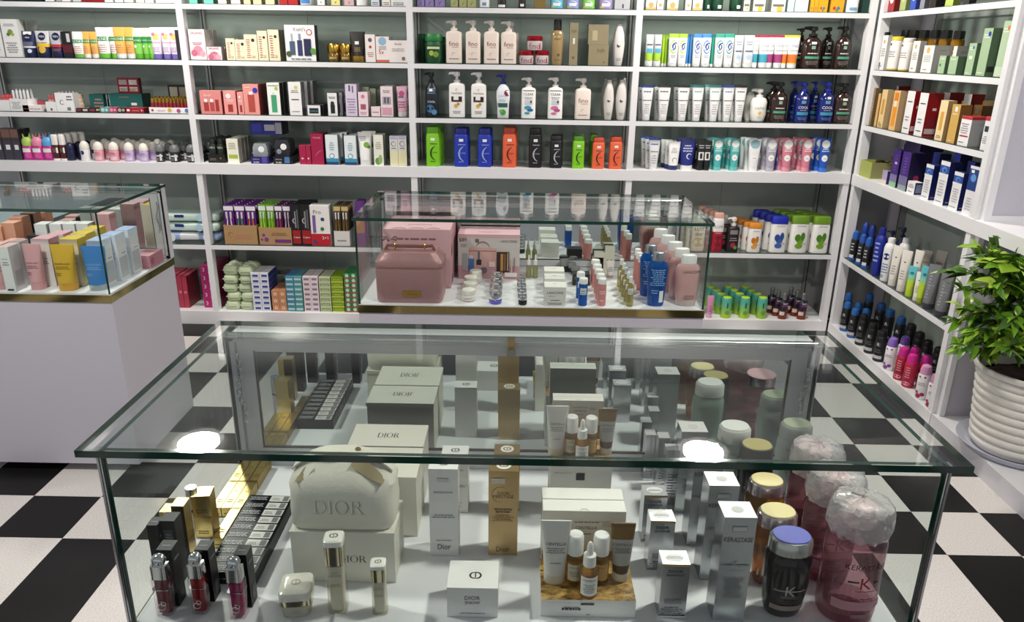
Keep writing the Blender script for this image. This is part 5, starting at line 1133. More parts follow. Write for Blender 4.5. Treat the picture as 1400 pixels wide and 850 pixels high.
Rr('second', 1366, 1377, 1386, 28, C('#b4ccaa', SGD, D=LG + (('c', .2, .88, .16, '#e08838'), ('r', -.5, .0, .5, .18, '#c8dcc0'))), 'tallest sage green carton with orange sticker')
for i, cx in enumerate((1230, 1246, 1260, 1275, 1290, 1307)):
    right_round('second', cx, 13 + i * .5, 41 + (i > 4) * 1, BT(OILB, '#14120e', (('l', -.3, .3, .3, .6, 3, '#e8d8a0'),), p=4, capf=.2, name='oil_bottle'), 'black capped oil bottle behind, %s from far end' % ORD[i], 'bottle', X=XR + .118, group='black capped oil bottles')
# third shelf
TAN = '#c4a67e'
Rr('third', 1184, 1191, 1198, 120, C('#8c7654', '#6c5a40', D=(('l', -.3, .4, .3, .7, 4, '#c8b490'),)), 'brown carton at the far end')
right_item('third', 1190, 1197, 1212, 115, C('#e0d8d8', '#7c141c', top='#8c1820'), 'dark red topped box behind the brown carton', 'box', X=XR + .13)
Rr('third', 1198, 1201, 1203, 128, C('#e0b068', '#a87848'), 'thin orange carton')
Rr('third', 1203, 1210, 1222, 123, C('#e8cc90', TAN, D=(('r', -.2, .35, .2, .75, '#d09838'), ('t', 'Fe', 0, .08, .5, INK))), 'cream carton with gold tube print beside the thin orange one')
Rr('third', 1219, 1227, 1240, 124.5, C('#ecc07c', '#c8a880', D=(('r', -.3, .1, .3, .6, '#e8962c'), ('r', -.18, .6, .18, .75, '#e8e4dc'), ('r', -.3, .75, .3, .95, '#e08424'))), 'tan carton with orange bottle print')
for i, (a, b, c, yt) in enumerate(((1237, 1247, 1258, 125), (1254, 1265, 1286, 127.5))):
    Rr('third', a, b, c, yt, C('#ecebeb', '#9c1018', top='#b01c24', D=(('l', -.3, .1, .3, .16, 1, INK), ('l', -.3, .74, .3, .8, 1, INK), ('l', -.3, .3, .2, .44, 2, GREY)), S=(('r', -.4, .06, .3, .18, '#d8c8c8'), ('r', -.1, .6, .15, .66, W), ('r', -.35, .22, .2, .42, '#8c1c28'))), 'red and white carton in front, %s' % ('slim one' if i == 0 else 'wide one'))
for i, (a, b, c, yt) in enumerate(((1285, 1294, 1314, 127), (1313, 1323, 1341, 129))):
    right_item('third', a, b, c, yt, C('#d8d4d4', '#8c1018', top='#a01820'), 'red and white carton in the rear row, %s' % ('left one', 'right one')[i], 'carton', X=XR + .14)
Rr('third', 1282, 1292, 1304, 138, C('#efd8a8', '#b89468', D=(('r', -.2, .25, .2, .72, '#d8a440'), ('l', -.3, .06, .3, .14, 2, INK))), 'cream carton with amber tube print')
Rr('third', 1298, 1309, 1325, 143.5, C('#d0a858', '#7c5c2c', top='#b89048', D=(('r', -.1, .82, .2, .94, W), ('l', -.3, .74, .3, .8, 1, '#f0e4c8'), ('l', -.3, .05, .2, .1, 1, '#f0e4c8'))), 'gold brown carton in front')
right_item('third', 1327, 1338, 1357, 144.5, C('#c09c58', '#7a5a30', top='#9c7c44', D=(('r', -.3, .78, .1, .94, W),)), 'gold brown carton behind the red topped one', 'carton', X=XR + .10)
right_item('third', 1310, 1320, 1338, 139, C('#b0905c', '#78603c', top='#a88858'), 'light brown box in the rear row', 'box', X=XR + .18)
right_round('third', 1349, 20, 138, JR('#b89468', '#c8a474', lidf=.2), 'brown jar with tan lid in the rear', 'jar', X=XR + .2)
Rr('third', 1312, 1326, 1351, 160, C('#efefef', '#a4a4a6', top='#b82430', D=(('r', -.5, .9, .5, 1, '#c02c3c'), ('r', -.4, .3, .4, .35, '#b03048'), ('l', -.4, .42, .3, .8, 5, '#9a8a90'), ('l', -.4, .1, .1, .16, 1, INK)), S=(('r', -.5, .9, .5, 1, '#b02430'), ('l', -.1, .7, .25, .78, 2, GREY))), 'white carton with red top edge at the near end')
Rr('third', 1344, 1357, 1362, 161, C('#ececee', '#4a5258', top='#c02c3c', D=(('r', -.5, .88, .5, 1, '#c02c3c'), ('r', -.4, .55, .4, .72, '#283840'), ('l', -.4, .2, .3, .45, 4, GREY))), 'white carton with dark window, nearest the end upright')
# fourth shelf
LIME = '#a9b45a'
z4 = SHELF['fourth']
Y0 = y_at(1190, XR + .012, z4 + .03); Y1 = min(3.928, y_at(1165, XR + .012, z4 + .03))
hb = z_at(222.5, XR + .012, Y0) - z4
spawn(open_box(Y1 - Y0, .15, hb, LIME, hb * .62, left='#8a8a58', name='gift_tray'), (XR + .012 + .075, (Y0 + Y1) / 2, z4), -90, 'open lime green cardboard tray, front one, right wall bay, fourth shelf', 'tray', 'lime trays')
spawn(open_box(Y1 - Y0, .12, hb * 1.2, '#7a6c40', hb * .85, left='#5c5030', name='gift_tray'), (XR + .225, (Y0 + Y1) / 2, z4), -90, 'open olive cardboard tray, rear one, right wall bay, fourth shelf', 'tray', 'lime trays')
for i, (dx, dy) in enumerate(((.062, -.021), (.062, .021), (.115, .0), (.215, .021), (.215, -.021))):
    nd = bottle(*q(.030, .030, .065), '#2a1c14', '#e0d4c8', (('r', -.3, .2, .3, .5, '#c8a888'),), 2.2, .38, 'straight', 'sample_bottle')
    o = spawn(nd, (XR + .012 + dx, (Y0 + Y1) / 2 + dy, z4 + hb * (.62 if i < 3 else .85) + .0165), 0, 'dark pearl topped bottle lying in the %s tray, %s' % (('front lime', 'front lime', 'front lime', 'rear olive', 'rear olive')[i], ('near', 'far', 'middle', 'far', 'near')[i]), 'bottle', 'bottles lying in the trays')
    o.rotation_euler = (math.radians(90), 0, math.radians(90 + (i % 2) * 6))
right_item('fourth', 1186, 1196, 1216, 187, C('#2c1a5c', '#24154c', top='#1c1040'), 'big dark purple box in the rear corner', 'box', X=XR + .22)
right_item('fourth', 1234, 1254, 1290, 196, C('#2a1850', '#1c1238', top='#160e30'), 'big dark purple box behind the purple cartons', 'box', X=XR + .15)
IRI = mat('#b8a8c8', .25, .2)
Rr('fourth', 1206, 1212.5, 1218, 234, C(IRI, '#3c2c7c', D=(('r', -.5, .0, .5, .3, '#d8c8b8'),)), 'small iridescent box beside the lime tray', 'box')
Rr('fourth', 1219, 1228, 1238, 206, C('#3a1c74', '#1c1240', D=(('r', -.5, 0, .5, .14, '#88b88c'), ('r', -.5, .14, .5, .34, '#7c74a0'), ('l', -.2, .45, .2, .9, 6, '#6a4ca0'), ('r', -.1, .62, .25, .68, '#c8b8e0'))), 'purple carton with green foot')
Rr('fourth', 1231, 1242, 1261, 209.5, C('#40207c', '#181038', D=(('r', -.5, 0, .5, .14, '#8a9c98'), ('r', -.5, .14, .5, .38, '#706a98'), ('l', -.2, .45, .2, .9, 6, '#7454a8')), S=(('c', .1, .35, .2, '#a02450'),)), 'purple carton with grey foot')
Rr('fourth', 1240.5, 1250.5, 1262, 250, C('#e8e8ea', '#1c2450', D=(('l', -.35, .5, .35, .85, 3, INK), ('l', -.35, .15, .2, .3, 1, INK)), S=(('r', -.35, .15, .35, .85, '#7c84a0'),)), 'low white and navy box', 'box')
DAN = (('r', -.5, .72, .5, .9, '#24489c'), ('c', 0, .8, .28, '#5c94d0', .07), ('c', .05, .79, .16, '#1c3c8c', .04), ('r', -.5, .66, -.05, .72, W), ('l', -.3, .2, .3, .6, 6, '#b0b0b4'), ('l', -.35, .06, .3, .1, 1, INK))
for nm, a, b, c, yt in (('farthest', 1263, 1273, 1286, 226.5), ('tall second', 1282, 1294, 1311, 222), ('short third', 1301, 1313, 1327, 237)):
    Rr('fourth', a, b, c, yt, C('#e8e8ea', '#101a58', top='#1c2460', D=DAN, S=(('l', -.3, .06, .4, .1, 1, '#b0b8d8'),)), nm + ' white and navy carton with blue rings')
Rr('fourth', 1321, 1334, 1340, 229, C('#e4e4e8', '#0e1440', top='#1c2460', D=(('r', -.5, .5, .5, .94, '#1c3a80'), ('c', 0, .76, .28, '#5c94d0', .08), ('r', -.3, .86, .0, .92, W), ('l', -.3, .1, .3, .38, 5, '#b0b0b4'))), 'nearest white and navy carton with blue rings')
for i, (a, b, c, yt) in enumerate(((1272, 1281, 1296, 210.5), (1299, 1308, 1324, 211), (1318, 1328, 1333, 222))):
    right_item('fourth', a, b, c, yt, C('#1c2a8c', '#0c1240', top='#141c5c'), 'navy carton in the rear row' + nth(i, 3), 'carton', X=XR + .15)
# fifth shelf
z5 = SHELF['fifth']
def RB5(px, py, w, yt, make, label, cat, rz=-55, d=None): right_base(z5, px, py, w, yt, make, label, cat, rz, None, 'fifth', d)
BC = (('r', -.3, .1, .3, .2, '#d8d8dc'), ('l', -.2, .35, .2, .65, 3, '#c8c8cc'))
SPR = CN('#15151a', '#2458b0', BC, .28, ((0, '#2c64b8'), (.1, '#15151a')), 'roll_on_deodorant')
for i, (px, py, w, yt) in enumerate(((1172.5, 366, 10.5, 324), (1167, 361, 10, 319.5), (1162, 355, 10, 315))):
    RB5(px, py, w, yt, SPR, 'blue capped black deodorant, front row, %s from near end' % ORD[i], 'deodorant')
for i, (px, py, w, yt) in enumerate(((1176.5, 354, 10, 304), (1186, 357, 10, 307))):
    RB5(px, py, w, yt, CN('#18205c', '#1c3c98', BC, .28, (), 'roll_on_deodorant'), 'blue deodorant in the rear row' + nth(i, 2), 'deodorant')
RB5(1183.5, 375, 14, 311, BT('#1c2c98', '#182484', (('l', -.3, .3, .2, .75, 5, '#a8b8e8'),), p=2.4, style='taper'), 'tall blue lotion bottle', 'bottle', d=.05)
RB5(1193.5, 383, 15, 325, BT('#eceeee', '#e6e6e8', (('c', 0, .58, .3, '#1c2c78', .08), ('l', -.3, .2, .3, .45, 4, '#5878b8'), ('r', -.3, .08, .0, .15, '#98a4b8')), p=2.4, style='taper', capf=.12), 'white shampoo bottle with navy oval', 'bottle', d=.05)
DV = (('c', 0, .72, .1, INK, .015), ('l', -.2, .3, .2, .55, 4, '#a09890'))
RB5(1205.5, 389.5, 14, 336, TB('#e4e0d8', '#dedad2', D=DV), 'white cream tube, far one of three', 'tube', d=.04)
RB5(1215.5, 397, 14, 342.5, TB('#e4e0d8', '#dedad2', D=DV), 'white cream tube, middle one of three', 'tube', d=.04)
RB5(1247, 401, 12, 342, TB('#e4e0d8', '#dedad2', D=DV), 'white cream tube, near one of three', 'tube', d=.04)
RB5(1229, 384, 16, 325, BT('#e6e6e8', '#e0e0e4', (), p=2.4, style='taper', capf=.12), 'white lotion bottle behind the cream tubes', 'bottle', d=.05)
RB5(1225, 372, 16, 313, PB('#18225c', '#16204c', (), style='round', bf=.8), 'navy pump bottle in the rear, right of its pair', 'pump bottle', d=.05)
RB5(1212, 366, 15, 317, PB('#18225c', '#16204c', (), style='round', bf=.8), 'navy pump bottle in the rear, left of its pair', 'pump bottle', d=.05)
LT = ((.16, '#b4d030'), (.55, '#88c8a0'), (.7, '#5cb8c4'))
RB5(1226.5, 404, 12.5, 364, TB('#b4d030', '#b8d440', LT, (('c', 0, .78, .2, '#2c6c7c', .04),)), 'lime and teal tube in front', 'tube', d=.035)
RB5(1256, 414, 12.5, 364, TB('#b4d030', '#8c9c2c', LT, (('c', 0, .78, .2, '#2c6c7c', .04),)), 'lime and teal tube behind the small white one', 'tube', d=.035)
RB5(1242.5, 410.5, 12, 372, TB('#e6e2da', '#e0dcd4', D=DV), 'small white cream tube in front', 'tube', d=.035)
GT = mat('#84858a', .28, .35); GTC = '#3c3a48'
GTD = (('l', -.2, .25, .0, .8, 8, '#b0b0b4'), ('a', .15, .5, .2, 20, 260, .04, '#a8a8ac'))
RB5(1260, 420.5, 17, 362, TB(GT, GTC, D=GTD, capw=.86, capf=.13), 'grey cream tube with dark cap, first from far end', 'tube', d=.05)
RB5(1275, 431.5, 18, 370, TB(GT, GTC, D=GTD, capw=.86, capf=.13), 'grey cream tube with dark cap, second from far end', 'tube', d=.05)
RB5(1292, 421, 17, 362, TB(GT, GTC, D=GTD, capw=.86, capf=.13), 'grey cream tube with dark cap, beside the end upright', 'tube', d=.05)
RB5(1257, 398, 15, 342, TB('#b8b2a8', '#8a8680', D=(('l', -.3, .6, .3, .8, 2, '#7c7870'),)), 'greige tube behind the grey ones, left of two', 'tube', d=.04)
RB5(1277, 402, 15, 343, TB('#b8b2a8', '#8a8680', D=(('l', -.3, .6, .3, .8, 2, '#7c7870'),)), 'greige tube behind the grey ones, right of two', 'tube', d=.04)
# bottom shelf: cans
zb = SHELF['bottom']
def RBB(px, py, w, yt, make, label, cat='deodorant can', group=None): right_base(zb, px, py, w, yt, make, label, cat, -50, group, 'bottom')
BLK = (('r', -.25, .5, .25, .62, '#3a3a40'), ('t', 'R', 0, .56, .24, '#e0e0e4'), ('r', -.4, .1, .4, .2, '#c4c4c8'), ('l', -.3, .3, .3, .44, 2, '#6a6a70'))
BLUEC = CN('#141418', '#2462a8', BLK, .22, ((0, '#2c6cb8'), (.09, '#141418')))
BLACKC = CN('#141416', '#101012', BLK, .2)
BLUEB = CN('#141418', '#1c5090', BLK, .22)
for i, (px, py, w, yt) in enumerate(((1139.5, 451, 11, 412), (1150, 460, 12, 421))):
    RBB(px, py, w, yt, BLUEC, 'blue capped black can in front, %s from far end' % ORD[i])
for i, (px, py, w, yt) in enumerate(((1161, 470, 13, 428.5), (1173.5, 481, 13.5, 440), (1186.5, 492, 14.5, 451))):
    RBB(px, py, w, yt, BLACKC, 'all black can in front, %s from far end' % ORD[i])
for i, (px, py, w, yt) in enumerate(((1147, 440, 11, 400), (1168, 454, 12, 413), (1178, 463, 12.5, 421), (1181, 452, 12, 400), (1198, 458, 13.5, 413), (1210, 466, 13.5, 422), (1225, 477, 14, 432))):
    RBB(px, py, w, yt, BLUEB, 'blue capped black can in the rear, %s from far end' % ORD[i])
for i, (px, py, w, yt) in enumerate(((1238, 488, 14.5, 442), (1250, 497, 14.5, 453), (1261, 507, 14.5, 464), (1276, 516, 14.5, 474))):
    RBB(px, py, w, yt, BLACKC, 'all black can in the rear, %s from far end' % ORD[i])
FLO = lambda c: (('c', -.1, .1, .2, c), ('c', .2, .16, .16, c), ('c', -.25, .2, .12, c), ('l', -.3, .42, .3, .52, 2, '#a08ca8'), ('c', -.2, .66, .08, c), ('c', .2, .67, .08, c))
for nm, px, py, w, yt, c, c2, fl in (('purple capped white can in front', 1197.5, 504, 14.5, 461, '#eeecf0', '#8c6cc8', '#7c4c98'), ('purple capped white can behind the magenta ones', 1231, 500, 14, 459, '#eeecf0', '#7c5cb8', '#7c4c98'),
        ('magenta capped red can, front left', 1216.5, 517, 15.5, 474, '#a81834', '#c8208c', '#e8a0b4'), ('magenta capped red can, front right', 1225.5, 527, 15.5, 483, '#b41c40', '#d0248c', '#e8a0b4'),
        ('magenta capped red can, rear left', 1244, 516, 15, 474, '#a81834', '#b81c88', '#e8a0b4'), ('magenta capped red can, rear right', 1259, 529, 15.5, 485, '#a81838', '#b81c88', '#e8a0b4'),
        ('pink capped white can in front', 1242, 543, 16.5, 498, '#f0eef0', '#e0a0c8', '#a8244c'), ('pink capped white can beside the end upright', 1262, 557, 16.5, 511, '#f0eef0', '#d890bc', '#a8244c')):
    RBB(px, py, w, yt, CN(c, c2, FLO(fl) if c[1] in 'ef' else (('c', 0, .12, .3, fl, .06), ('l', -.2, .3, .2, .65, 5, '#e0a8b4')), .27), nm)
# clear box on the worktop
m = MB(); gcl = clear('#f0f4f6', .12, '#d8dee2')
m.box(-.045, -.04, 0, .045, .04, .10, gcl)
k = MB().box(-.047, -.042, .1002, .047, .042, .112, clear('#e4eaee', .35, '#d8dee2'))
spawn(Node('clear_box', None, [Node('body', m), Node('lid', k)]), (XR + .10, 2.50, .9055), 8, 'small clear plastic box on the white worktop above the plant', 'box')

# ------------------------------------------------------------------ potted plant in the niche
PX, PY, PZ = 1.917, 2.570, .0775
def lathe(mb, prof, m, n=40):
    rr = [mb.pts([(r * math.cos(2 * math.pi * k / n), r * math.sin(2 * math.pi * k / n), z) for k in range(n)]) for r, z in prof]
    for a, b in zip(rr, rr[1:]):
        for k in range(n): mb.face((a[k], a[(k + 1) % n], b[(k + 1) % n], b[k]), m, True)
    return rr
SAU = mat('#b4b6c4', .35)
sm = MB(); lathe(sm, [(.001, .006), (.150, .006), (.176, .010), (.196, .030), (.199, .031), (.200, .028), (.180, .004), (.16, 0), (.001, 0)], SAU)
spawn(Node('plant_saucer', sm), (PX, PY, PZ), 0, 'lilac grey saucer under the white plant pot', 'saucer')
POT = mat('#dad8d2', .45, 0, .4, .15, 30)
prof = [(.001, .0), (.128, 0), (.134, .006)]
nr = 9
for i in range(nr):
    z0 = .012 + i * .030; r0 = .136 + i * .0028
    prof += [(r0, z0), (r0 + .007, z0 + .006), (r0 + .0095, z0 + .015), (r0 + .007, z0 + .024), (r0 + .0015, z0 + .029)]
zt = .012 + nr * .030
prof += [(.165, zt), (.176, zt + .004), (.180, zt + .012), (.178, zt + .022), (.172, zt + .024), (.164, zt + .018), (.158, zt - .02), (.150, zt - .075)]
prof = [(r * 1.09, z * 1.09) for r, z in prof]; zt *= 1.09
pm = MB(); lathe(pm, prof, POT)
so = MB(); SOIL = mat('#1d1512', .95, 0, .2, 1.0, 45)
n = 30; rnd = random.Random(5); prev = None
for r in (.0, .044, .088, .132, .166):
    ring = so.pts([(r * math.cos(2 * math.pi * k / n), r * math.sin(2 * math.pi * k / n), zt - .035 + rnd.uniform(-.006, .007)) for k in range(n)])
    if prev:
        for k in range(n): so.face((prev[k], ring[k], ring[(k + 1) % n], prev[(k + 1) % n]), SOIL)
    prev = ring
st = MB(); BARK = mat('#4a4634', .8)
lf = MB()
LEAVES = [mat('#628f26', .32), mat('#86ad35', .32), mat('#47701f', .34), mat('#9cbb45', .3), mat('#3a601c', .36)]
def leaf(p, d, L, wd, roll, m):
    d = d.normalized(); up = Vector((0, 0, 1)); s = d.cross(up)
    s = s.normalized() if s.length > .05 else Vector((1, 0, 0)); nrm = s.cross(d)
    s2 = s * math.cos(roll) + nrm * math.sin(roll); n2 = s2.cross(d)
    N = 6; L_, M0, R_ = [], [], []
    for i in range(N + 1):
        t = i / N
        w = wd * (math.sin(math.pi * t ** .8) ** .9 if 0 < t < 1 else .02)
        c = p + d * (L * t) - Vector((0, 0, 1)) * (L * .38 * t * t)
        M0.append(c); L_.append(c + s2 * w + n2 * w * .3); R_.append(c - s2 * w + n2 * w * .3)
    a, b, c = lf.pts(L_), lf.pts(M0), lf.pts(R_)
    for i in range(N):
        lf.face((a[i], b[i], b[i + 1], a[i + 1]), m, True); lf.face((b[i], c[i], c[i + 1], b[i + 1]), m, True)
rnd = random.Random(11)
base = Vector((.01, .0, zt - .04))
def branch(p0, p1, r0, nl, spread):
    pts = [p0.lerp(p1, t) + Vector((rnd.uniform(-.012, .012), rnd.uniform(-.012, .012), .03 * math.sin(t * math.pi))) for t in (0, .25, .5, .75, 1)]
    st.tube(pts, [r0, r0 * .85, r0 * .7, r0 * .5, r0 * .3], BARK, 7)
    for i in range(nl):
        t = .25 + .75 * (i + rnd.random()) / nl
        k = min(3, int(t * 4)); c = pts[k].lerp(pts[k + 1], t * 4 - k)
        out = (p1 - p0).normalized() * .6 + Vector((rnd.uniform(-1, 1), rnd.uniform(-1, 1), rnd.uniform(-.35, .55))) * spread
        leaf(c, out, rnd.uniform(.050, .085), rnd.uniform(.010, .016), rnd.uniform(-.7, .7), rnd.choice(LEAVES))
trunk_top = Vector((-.06, .0, zt + .40))
st.tube([base, Vector((.0, .0, zt + .1)), Vector((.02, -.01, zt + .25)), trunk_top], [.011, .010, .008, .005], BARK, 9)
rt = random.Random(21)
targets = []
for i in range(40):
    z = .09 + .39 * (i / 39)
    targets.append((rt.uniform(-.36, -.16) if z > .36 else rt.uniform(-.34, .06), rt.uniform(-.2, .05), z))
targets += [(-.38, .0, .38), (-.37, -.05, .33), (-.24, -.04, .51), (-.23, .0, .47), (-.27, -.08, .47), (-.33, -.04, .14), (-.31, .02, .19)]
for i, (x, y, z) in enumerate(targets):
    zs = zt + max(.06, min(.36, z * .72))
    branch(Vector((-.01 - .05 * (z > .3), 0, zs)), Vector((x, y, zt + z)), .004, 34, 1.0)
# nothing may poke through the worktop above or the wall: bend such leaves back
def tame(mb):
    for k, (x, y, z) in enumerate(mb.v):
        X, Z = PX + x, PZ + .0075 + z
        if X > 2.085: X = 2.085 - (X - 2.085) * .3
        if X > XR - .075 and Z > .82: Z = max(.7, .82 - (Z - .82) * .5)
        if XR - .075 >= X > XR - .16 and Z > .83: X = XR - .075 - (X - XR + .16) * .2 - .03
        Z = max(Z, .13)
        mb.v[k] = (X - PX, min(y, RY0 - .04 - PY), Z - PZ - .0075)
tame(lf); tame(st)
spawn(Node('potted_plant', None, [Node('pot', pm, label='ribbed white plastic pot'), Node('soil', so), Node('stems', st), Node('foliage', lf)]), (PX, PY, PZ + .0075), 0,
      'bushy green leafy plant in a ribbed white pot at the right edge', 'potted plant')

# ================================================================== goods in the left glass case
ZD = .6935
def L_(xl, xr, yb, yt, make, label, cat, **k): return deck_item(ZD, xl, xr, yb, yt, make, label + ', left glass case', cat, max_y=2.866, max_x=-1.392, **k)
MED = lambda c: (('t', 'medicube', 0, .60, .62, c), ('l', -.3, .48, .3, .56, 2, c), ('l', -.3, .34, -.05, .42, 2, c))
L_(35, 60, 397, 336, TB('#d9a4a8', '#d49ca2', D=MED('#7c4850'), capf=.17, capw=.74), 'pink cream tube in front, between white carton and yellow tube', 'tube', d=.055)
L_(81, 97, 398, 337, TB('#d8ae30', '#d6a02c', D=MED('#6c5010'), capf=.17, capw=.74), 'mustard yellow cream tube in the front row', 'tube', d=.055, w=.082)
L_(122, 139, 397.5, 339, TB('#3c7cc0', clear('#d8dee4', .55, '#ccd4da'), D=MED('#88b0dc'), capf=.13, capw=.74), 'blue cream tube at the glass corner', 'tube', d=.055, w=.082)
L_(9, 23, 399, 338, C('#eaeaea', '#c4c4c6', '#d8b8b4', D=(('t', 'medicube', 0, .74, .6, INK), ('l', -.3, .6, .3, .7, 2, GREY), ('r', -.3, .03, .3, .07, INK)), S=(('r', -.3, .1, .3, .45, '#a8a8aa'),)), 'slim white carton in front, left of the pink tube', 'carton', d=.06)
L_(-9, 7, 397, 346, TB('#d6a0a2', '#d09a9e', D=MED('#7c4850'), capw=.74), 'pink cream tube cut by the picture edge', 'tube', d=.05)
for i, (xl, xr, yb, yt) in enumerate(((54, 78, 391, 327), (77, 98, 384, 320))):
    L_(xl, xr, yb, yt, C('#e8e0e0', '#c0b0b6', '#dca8b4', D=MED('#7c4850'), S=(('r', -.5, .86, .5, 1, '#cc98a8'),)), 'white carton with pink lid, %s' % ('front one' if i == 0 else 'rear one'), 'carton', d=.06)
L_(24, 38, 390, 331, C('#eae8e8', '#bcb8ba', '#b8a0a4', D=MED(INK)), 'white carton with mauve top behind the slim one', 'carton', d=.05)
for i, (xl, xr, yb, yt) in enumerate(((92, 116, 391, 327), (107, 128, 383, 320), (124, 143, 376, 313))):
    L_(xl, xr, yb, yt, C('#e8e2d0', '#c8b878', '#dcc040', D=MED('#6c6040'), S=(('r', -.5, .86, .5, 1, '#c8a830'),)), 'cream carton with yellow lid, %s' % ('front one', 'middle one', 'rear one')[i], 'carton', d=.06)
for i, (xl, xr, yb, yt) in enumerate(((128, 148, 391, 329), (148, 167, 383.5, 321.5), (167, 184, 374, 314))):
    L_(xl, xr, yb, yt, C('#dde4ee', '#dcdde0', '#a8bce0', D=MED('#4c6088'), S=(('r', -.42, .05, .42, .5, '#b4b6ba'), ('l', -.1, .56, .3, .6, 1, INK), ('r', -.5, .86, .5, 1, '#d4dcea'))), 'white carton with pale blue lid, %s' % ('front one', 'middle one', 'rear one')[i], 'carton', d=.065)
L_(191, 212, 367, 350, C('#d890a0', '#c07c8c', '#dca0ac', S=(('c', -.3, .5, .12, '#a8586c', .3),), name='flat_box'), 'low pink box at the right end', 'box', d=.11)
for i, (xl, xr, yb, yt) in enumerate(((12, 32, 369, 330), (-8, 10, 376, 334), (34, 50, 366, 334))):
    L_(xl, xr, yb, yt, C('#e0b0ac', '#c8908c', '#e4b8b4'), 'pink carton in the second row' + nth(i if i < 2 else 2, 3), 'carton', d=.05)
for i, (xl, xr, yb, yt) in enumerate(((-6, 12, 362, 310), (12, 30, 361, 305), (36, 53, 350, 297))):
    L_(xl, xr, yb, yt, C('#e0a488', '#c88868', '#e8b49c'), 'peach orange carton, %s' % ('front one', 'middle one', 'rear one')[i], 'carton', d=.05)
for i, px in enumerate((66, 86, 104, 122)):  # added solids standing in for reflections of the carton backs
    L_(px - 8, px + 8, 367 - i * .3, 300, C('#e6e6e6', '#b8b8ba', D=(('r', -.3, .1, .3, .4, '#b8babc'),)), 'tall white carton added as a mirror reflection' + nth(i, 4), 'carton', d=.05, h=.17)
L_(46, 62, 368, 322, C('#1c1c1e', '#0e0e10', '#2a2a2c', D=(('l', -.3, .4, .3, .6, 1, '#8a8a8c'),), name='box'), 'black box near the mirror', 'box', d=.05)
L_(140, 160, 363, 298, C('#d0a0a4', '#b88488', '#dcb0b4'), 'tall dusty pink carton near the mirror', 'carton', d=.05, h=.2)

# ================================================================== goods in the middle glass case
def M2(xl, xr, yb, yt, make, label, cat, **k):
    k.setdefault('min_y', 2.362)
    return deck_item(ZD, xl, xr, yb, yt, make, label + ', middle glass case', cat, max_y=2.796, **k)
# vanity case
def vanity(w, d, h):
    ROSE = mat('#ad8283', .38, .25, .5, .25, 160); RG = mat('#b98078', .3, .7)
    hb = h * .72
    b = MB().loft([(0, w * .47, d * .47, 9), (h * .03, w * .49, d * .49, 9), (hb * .96, w * .5, d * .5, 9), (hb, w * .49, d * .49, 9)], ROSE, 32)
    put_text(b, lambda x, z: (x, -d / 2 - .003, z), 'LANCÔME', w * .05, h * .2, w * .16, '#6a5018')
    pl = MB().box(-w * .09, -d / 2 - .0025, h * .14, w * .17, -d / 2 + .002, h * .26, gold(.3))
    lid = MB().loft([(hb + .001, w * .5, d * .5, 9), (hb + h * .10, w * .5, d * .5, 9), (hb + h * .17, w * .47, d * .46, 7), (h, w * .40, d * .40, 7)], ROSE, 32)
    zp = MB().loft([(hb - h * .015, w * .503, d * .503, 9), (hb + h * .02, w * .503, d * .503, 9)], RG, 32)
    hd = MB(); zt_ = h + .004
    hd.tube([(-w * .36, -d * .1, zt_ - .004), (-w * .33, -d * .12, zt_ + .012), (-w * .2, -d * .13, zt_ + .010), (w * .2, -d * .13, zt_ + .010), (w * .33, -d * .12, zt_ + .012), (w * .36, -d * .1, zt_ - .004)], .006, RG, 8)
    rg = MB()
    for s in (-1, 1): rg.tube([(s * w * .22, -d * .13 + .009 * math.cos(a), zt_ + .009 + .009 * math.sin(a)) for a in [math.pi * 2 * k / 10 for k in range(10)]], .0022, gold(.2), 6, True)
    bow = MB()
    for s in (-1, 1): bow.tube([(-w * .32 + s * .03 * math.sin(t) * math.cos(t / 2), d * .05 + .02 * math.cos(t), zt_ + .02 + .012 * abs(math.sin(t * 2))) for t in [k * .5 for k in range(13)]], .003, mat('#8c6a6c', .4, .4), 6)
    return Node('vanity_case', None, [Node('body', b, [Node('name_plate', pl)]), Node('lid', lid), Node('zip', zp), Node('handle', hd, [Node('handle_rings', rg)]), Node('bow', bow)])
M2(513.5, 605.5, 414.5, 348, vanity, 'rose pink vanity case with a handle and gold plate', 'vanity case', d=.15)
PINK = '#dcb0b6'
def lace(text, w, h):
    return (('t', text, 0, .78, .4, '#8c6470'), ('t', 'THE BEAUTY BOX', 0, .50, .45, '#a07884'), ('a', -.22, .25, .12, 180, 360, .02, '#5a4248'), ('a', 0, .25, .12, 180, 360, .02, '#5a4248'), ('a', .22, .25, .12, 180, 360, .02, '#5a4248'))
def bigbox(w, d, h):
    T = (('t', 'LANCÔME', .02, -.16, .36, '#8c6470'), ('t', 'HOLIDAY', .02, .24, .36, '#a07884'), ('a', -.25, -.52, .11, 20, 160, .016, '#5c444a'), ('a', 0, -.52, .12, 20, 160, .016, '#5c444a'), ('a', .25, -.52, .11, 20, 160, .016, '#5c444a'), ('l', -.35, .42, .35, .46, 1, '#6a4c54'))
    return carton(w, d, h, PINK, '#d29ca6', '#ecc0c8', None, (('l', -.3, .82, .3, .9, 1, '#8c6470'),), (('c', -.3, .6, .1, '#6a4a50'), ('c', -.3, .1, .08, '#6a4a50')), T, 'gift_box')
P = at_z(617.5, 391, ZD)
wq = (617.5 - 524) * mpp(P.x, 2.545, .9)
spawn(bigbox(round(wq, 3), .225, .21), (P.x - wq / 2, 2.545 + .1125, ZD + .0003), 0, 'large pink gift box lying behind the vanity case', 'gift box')
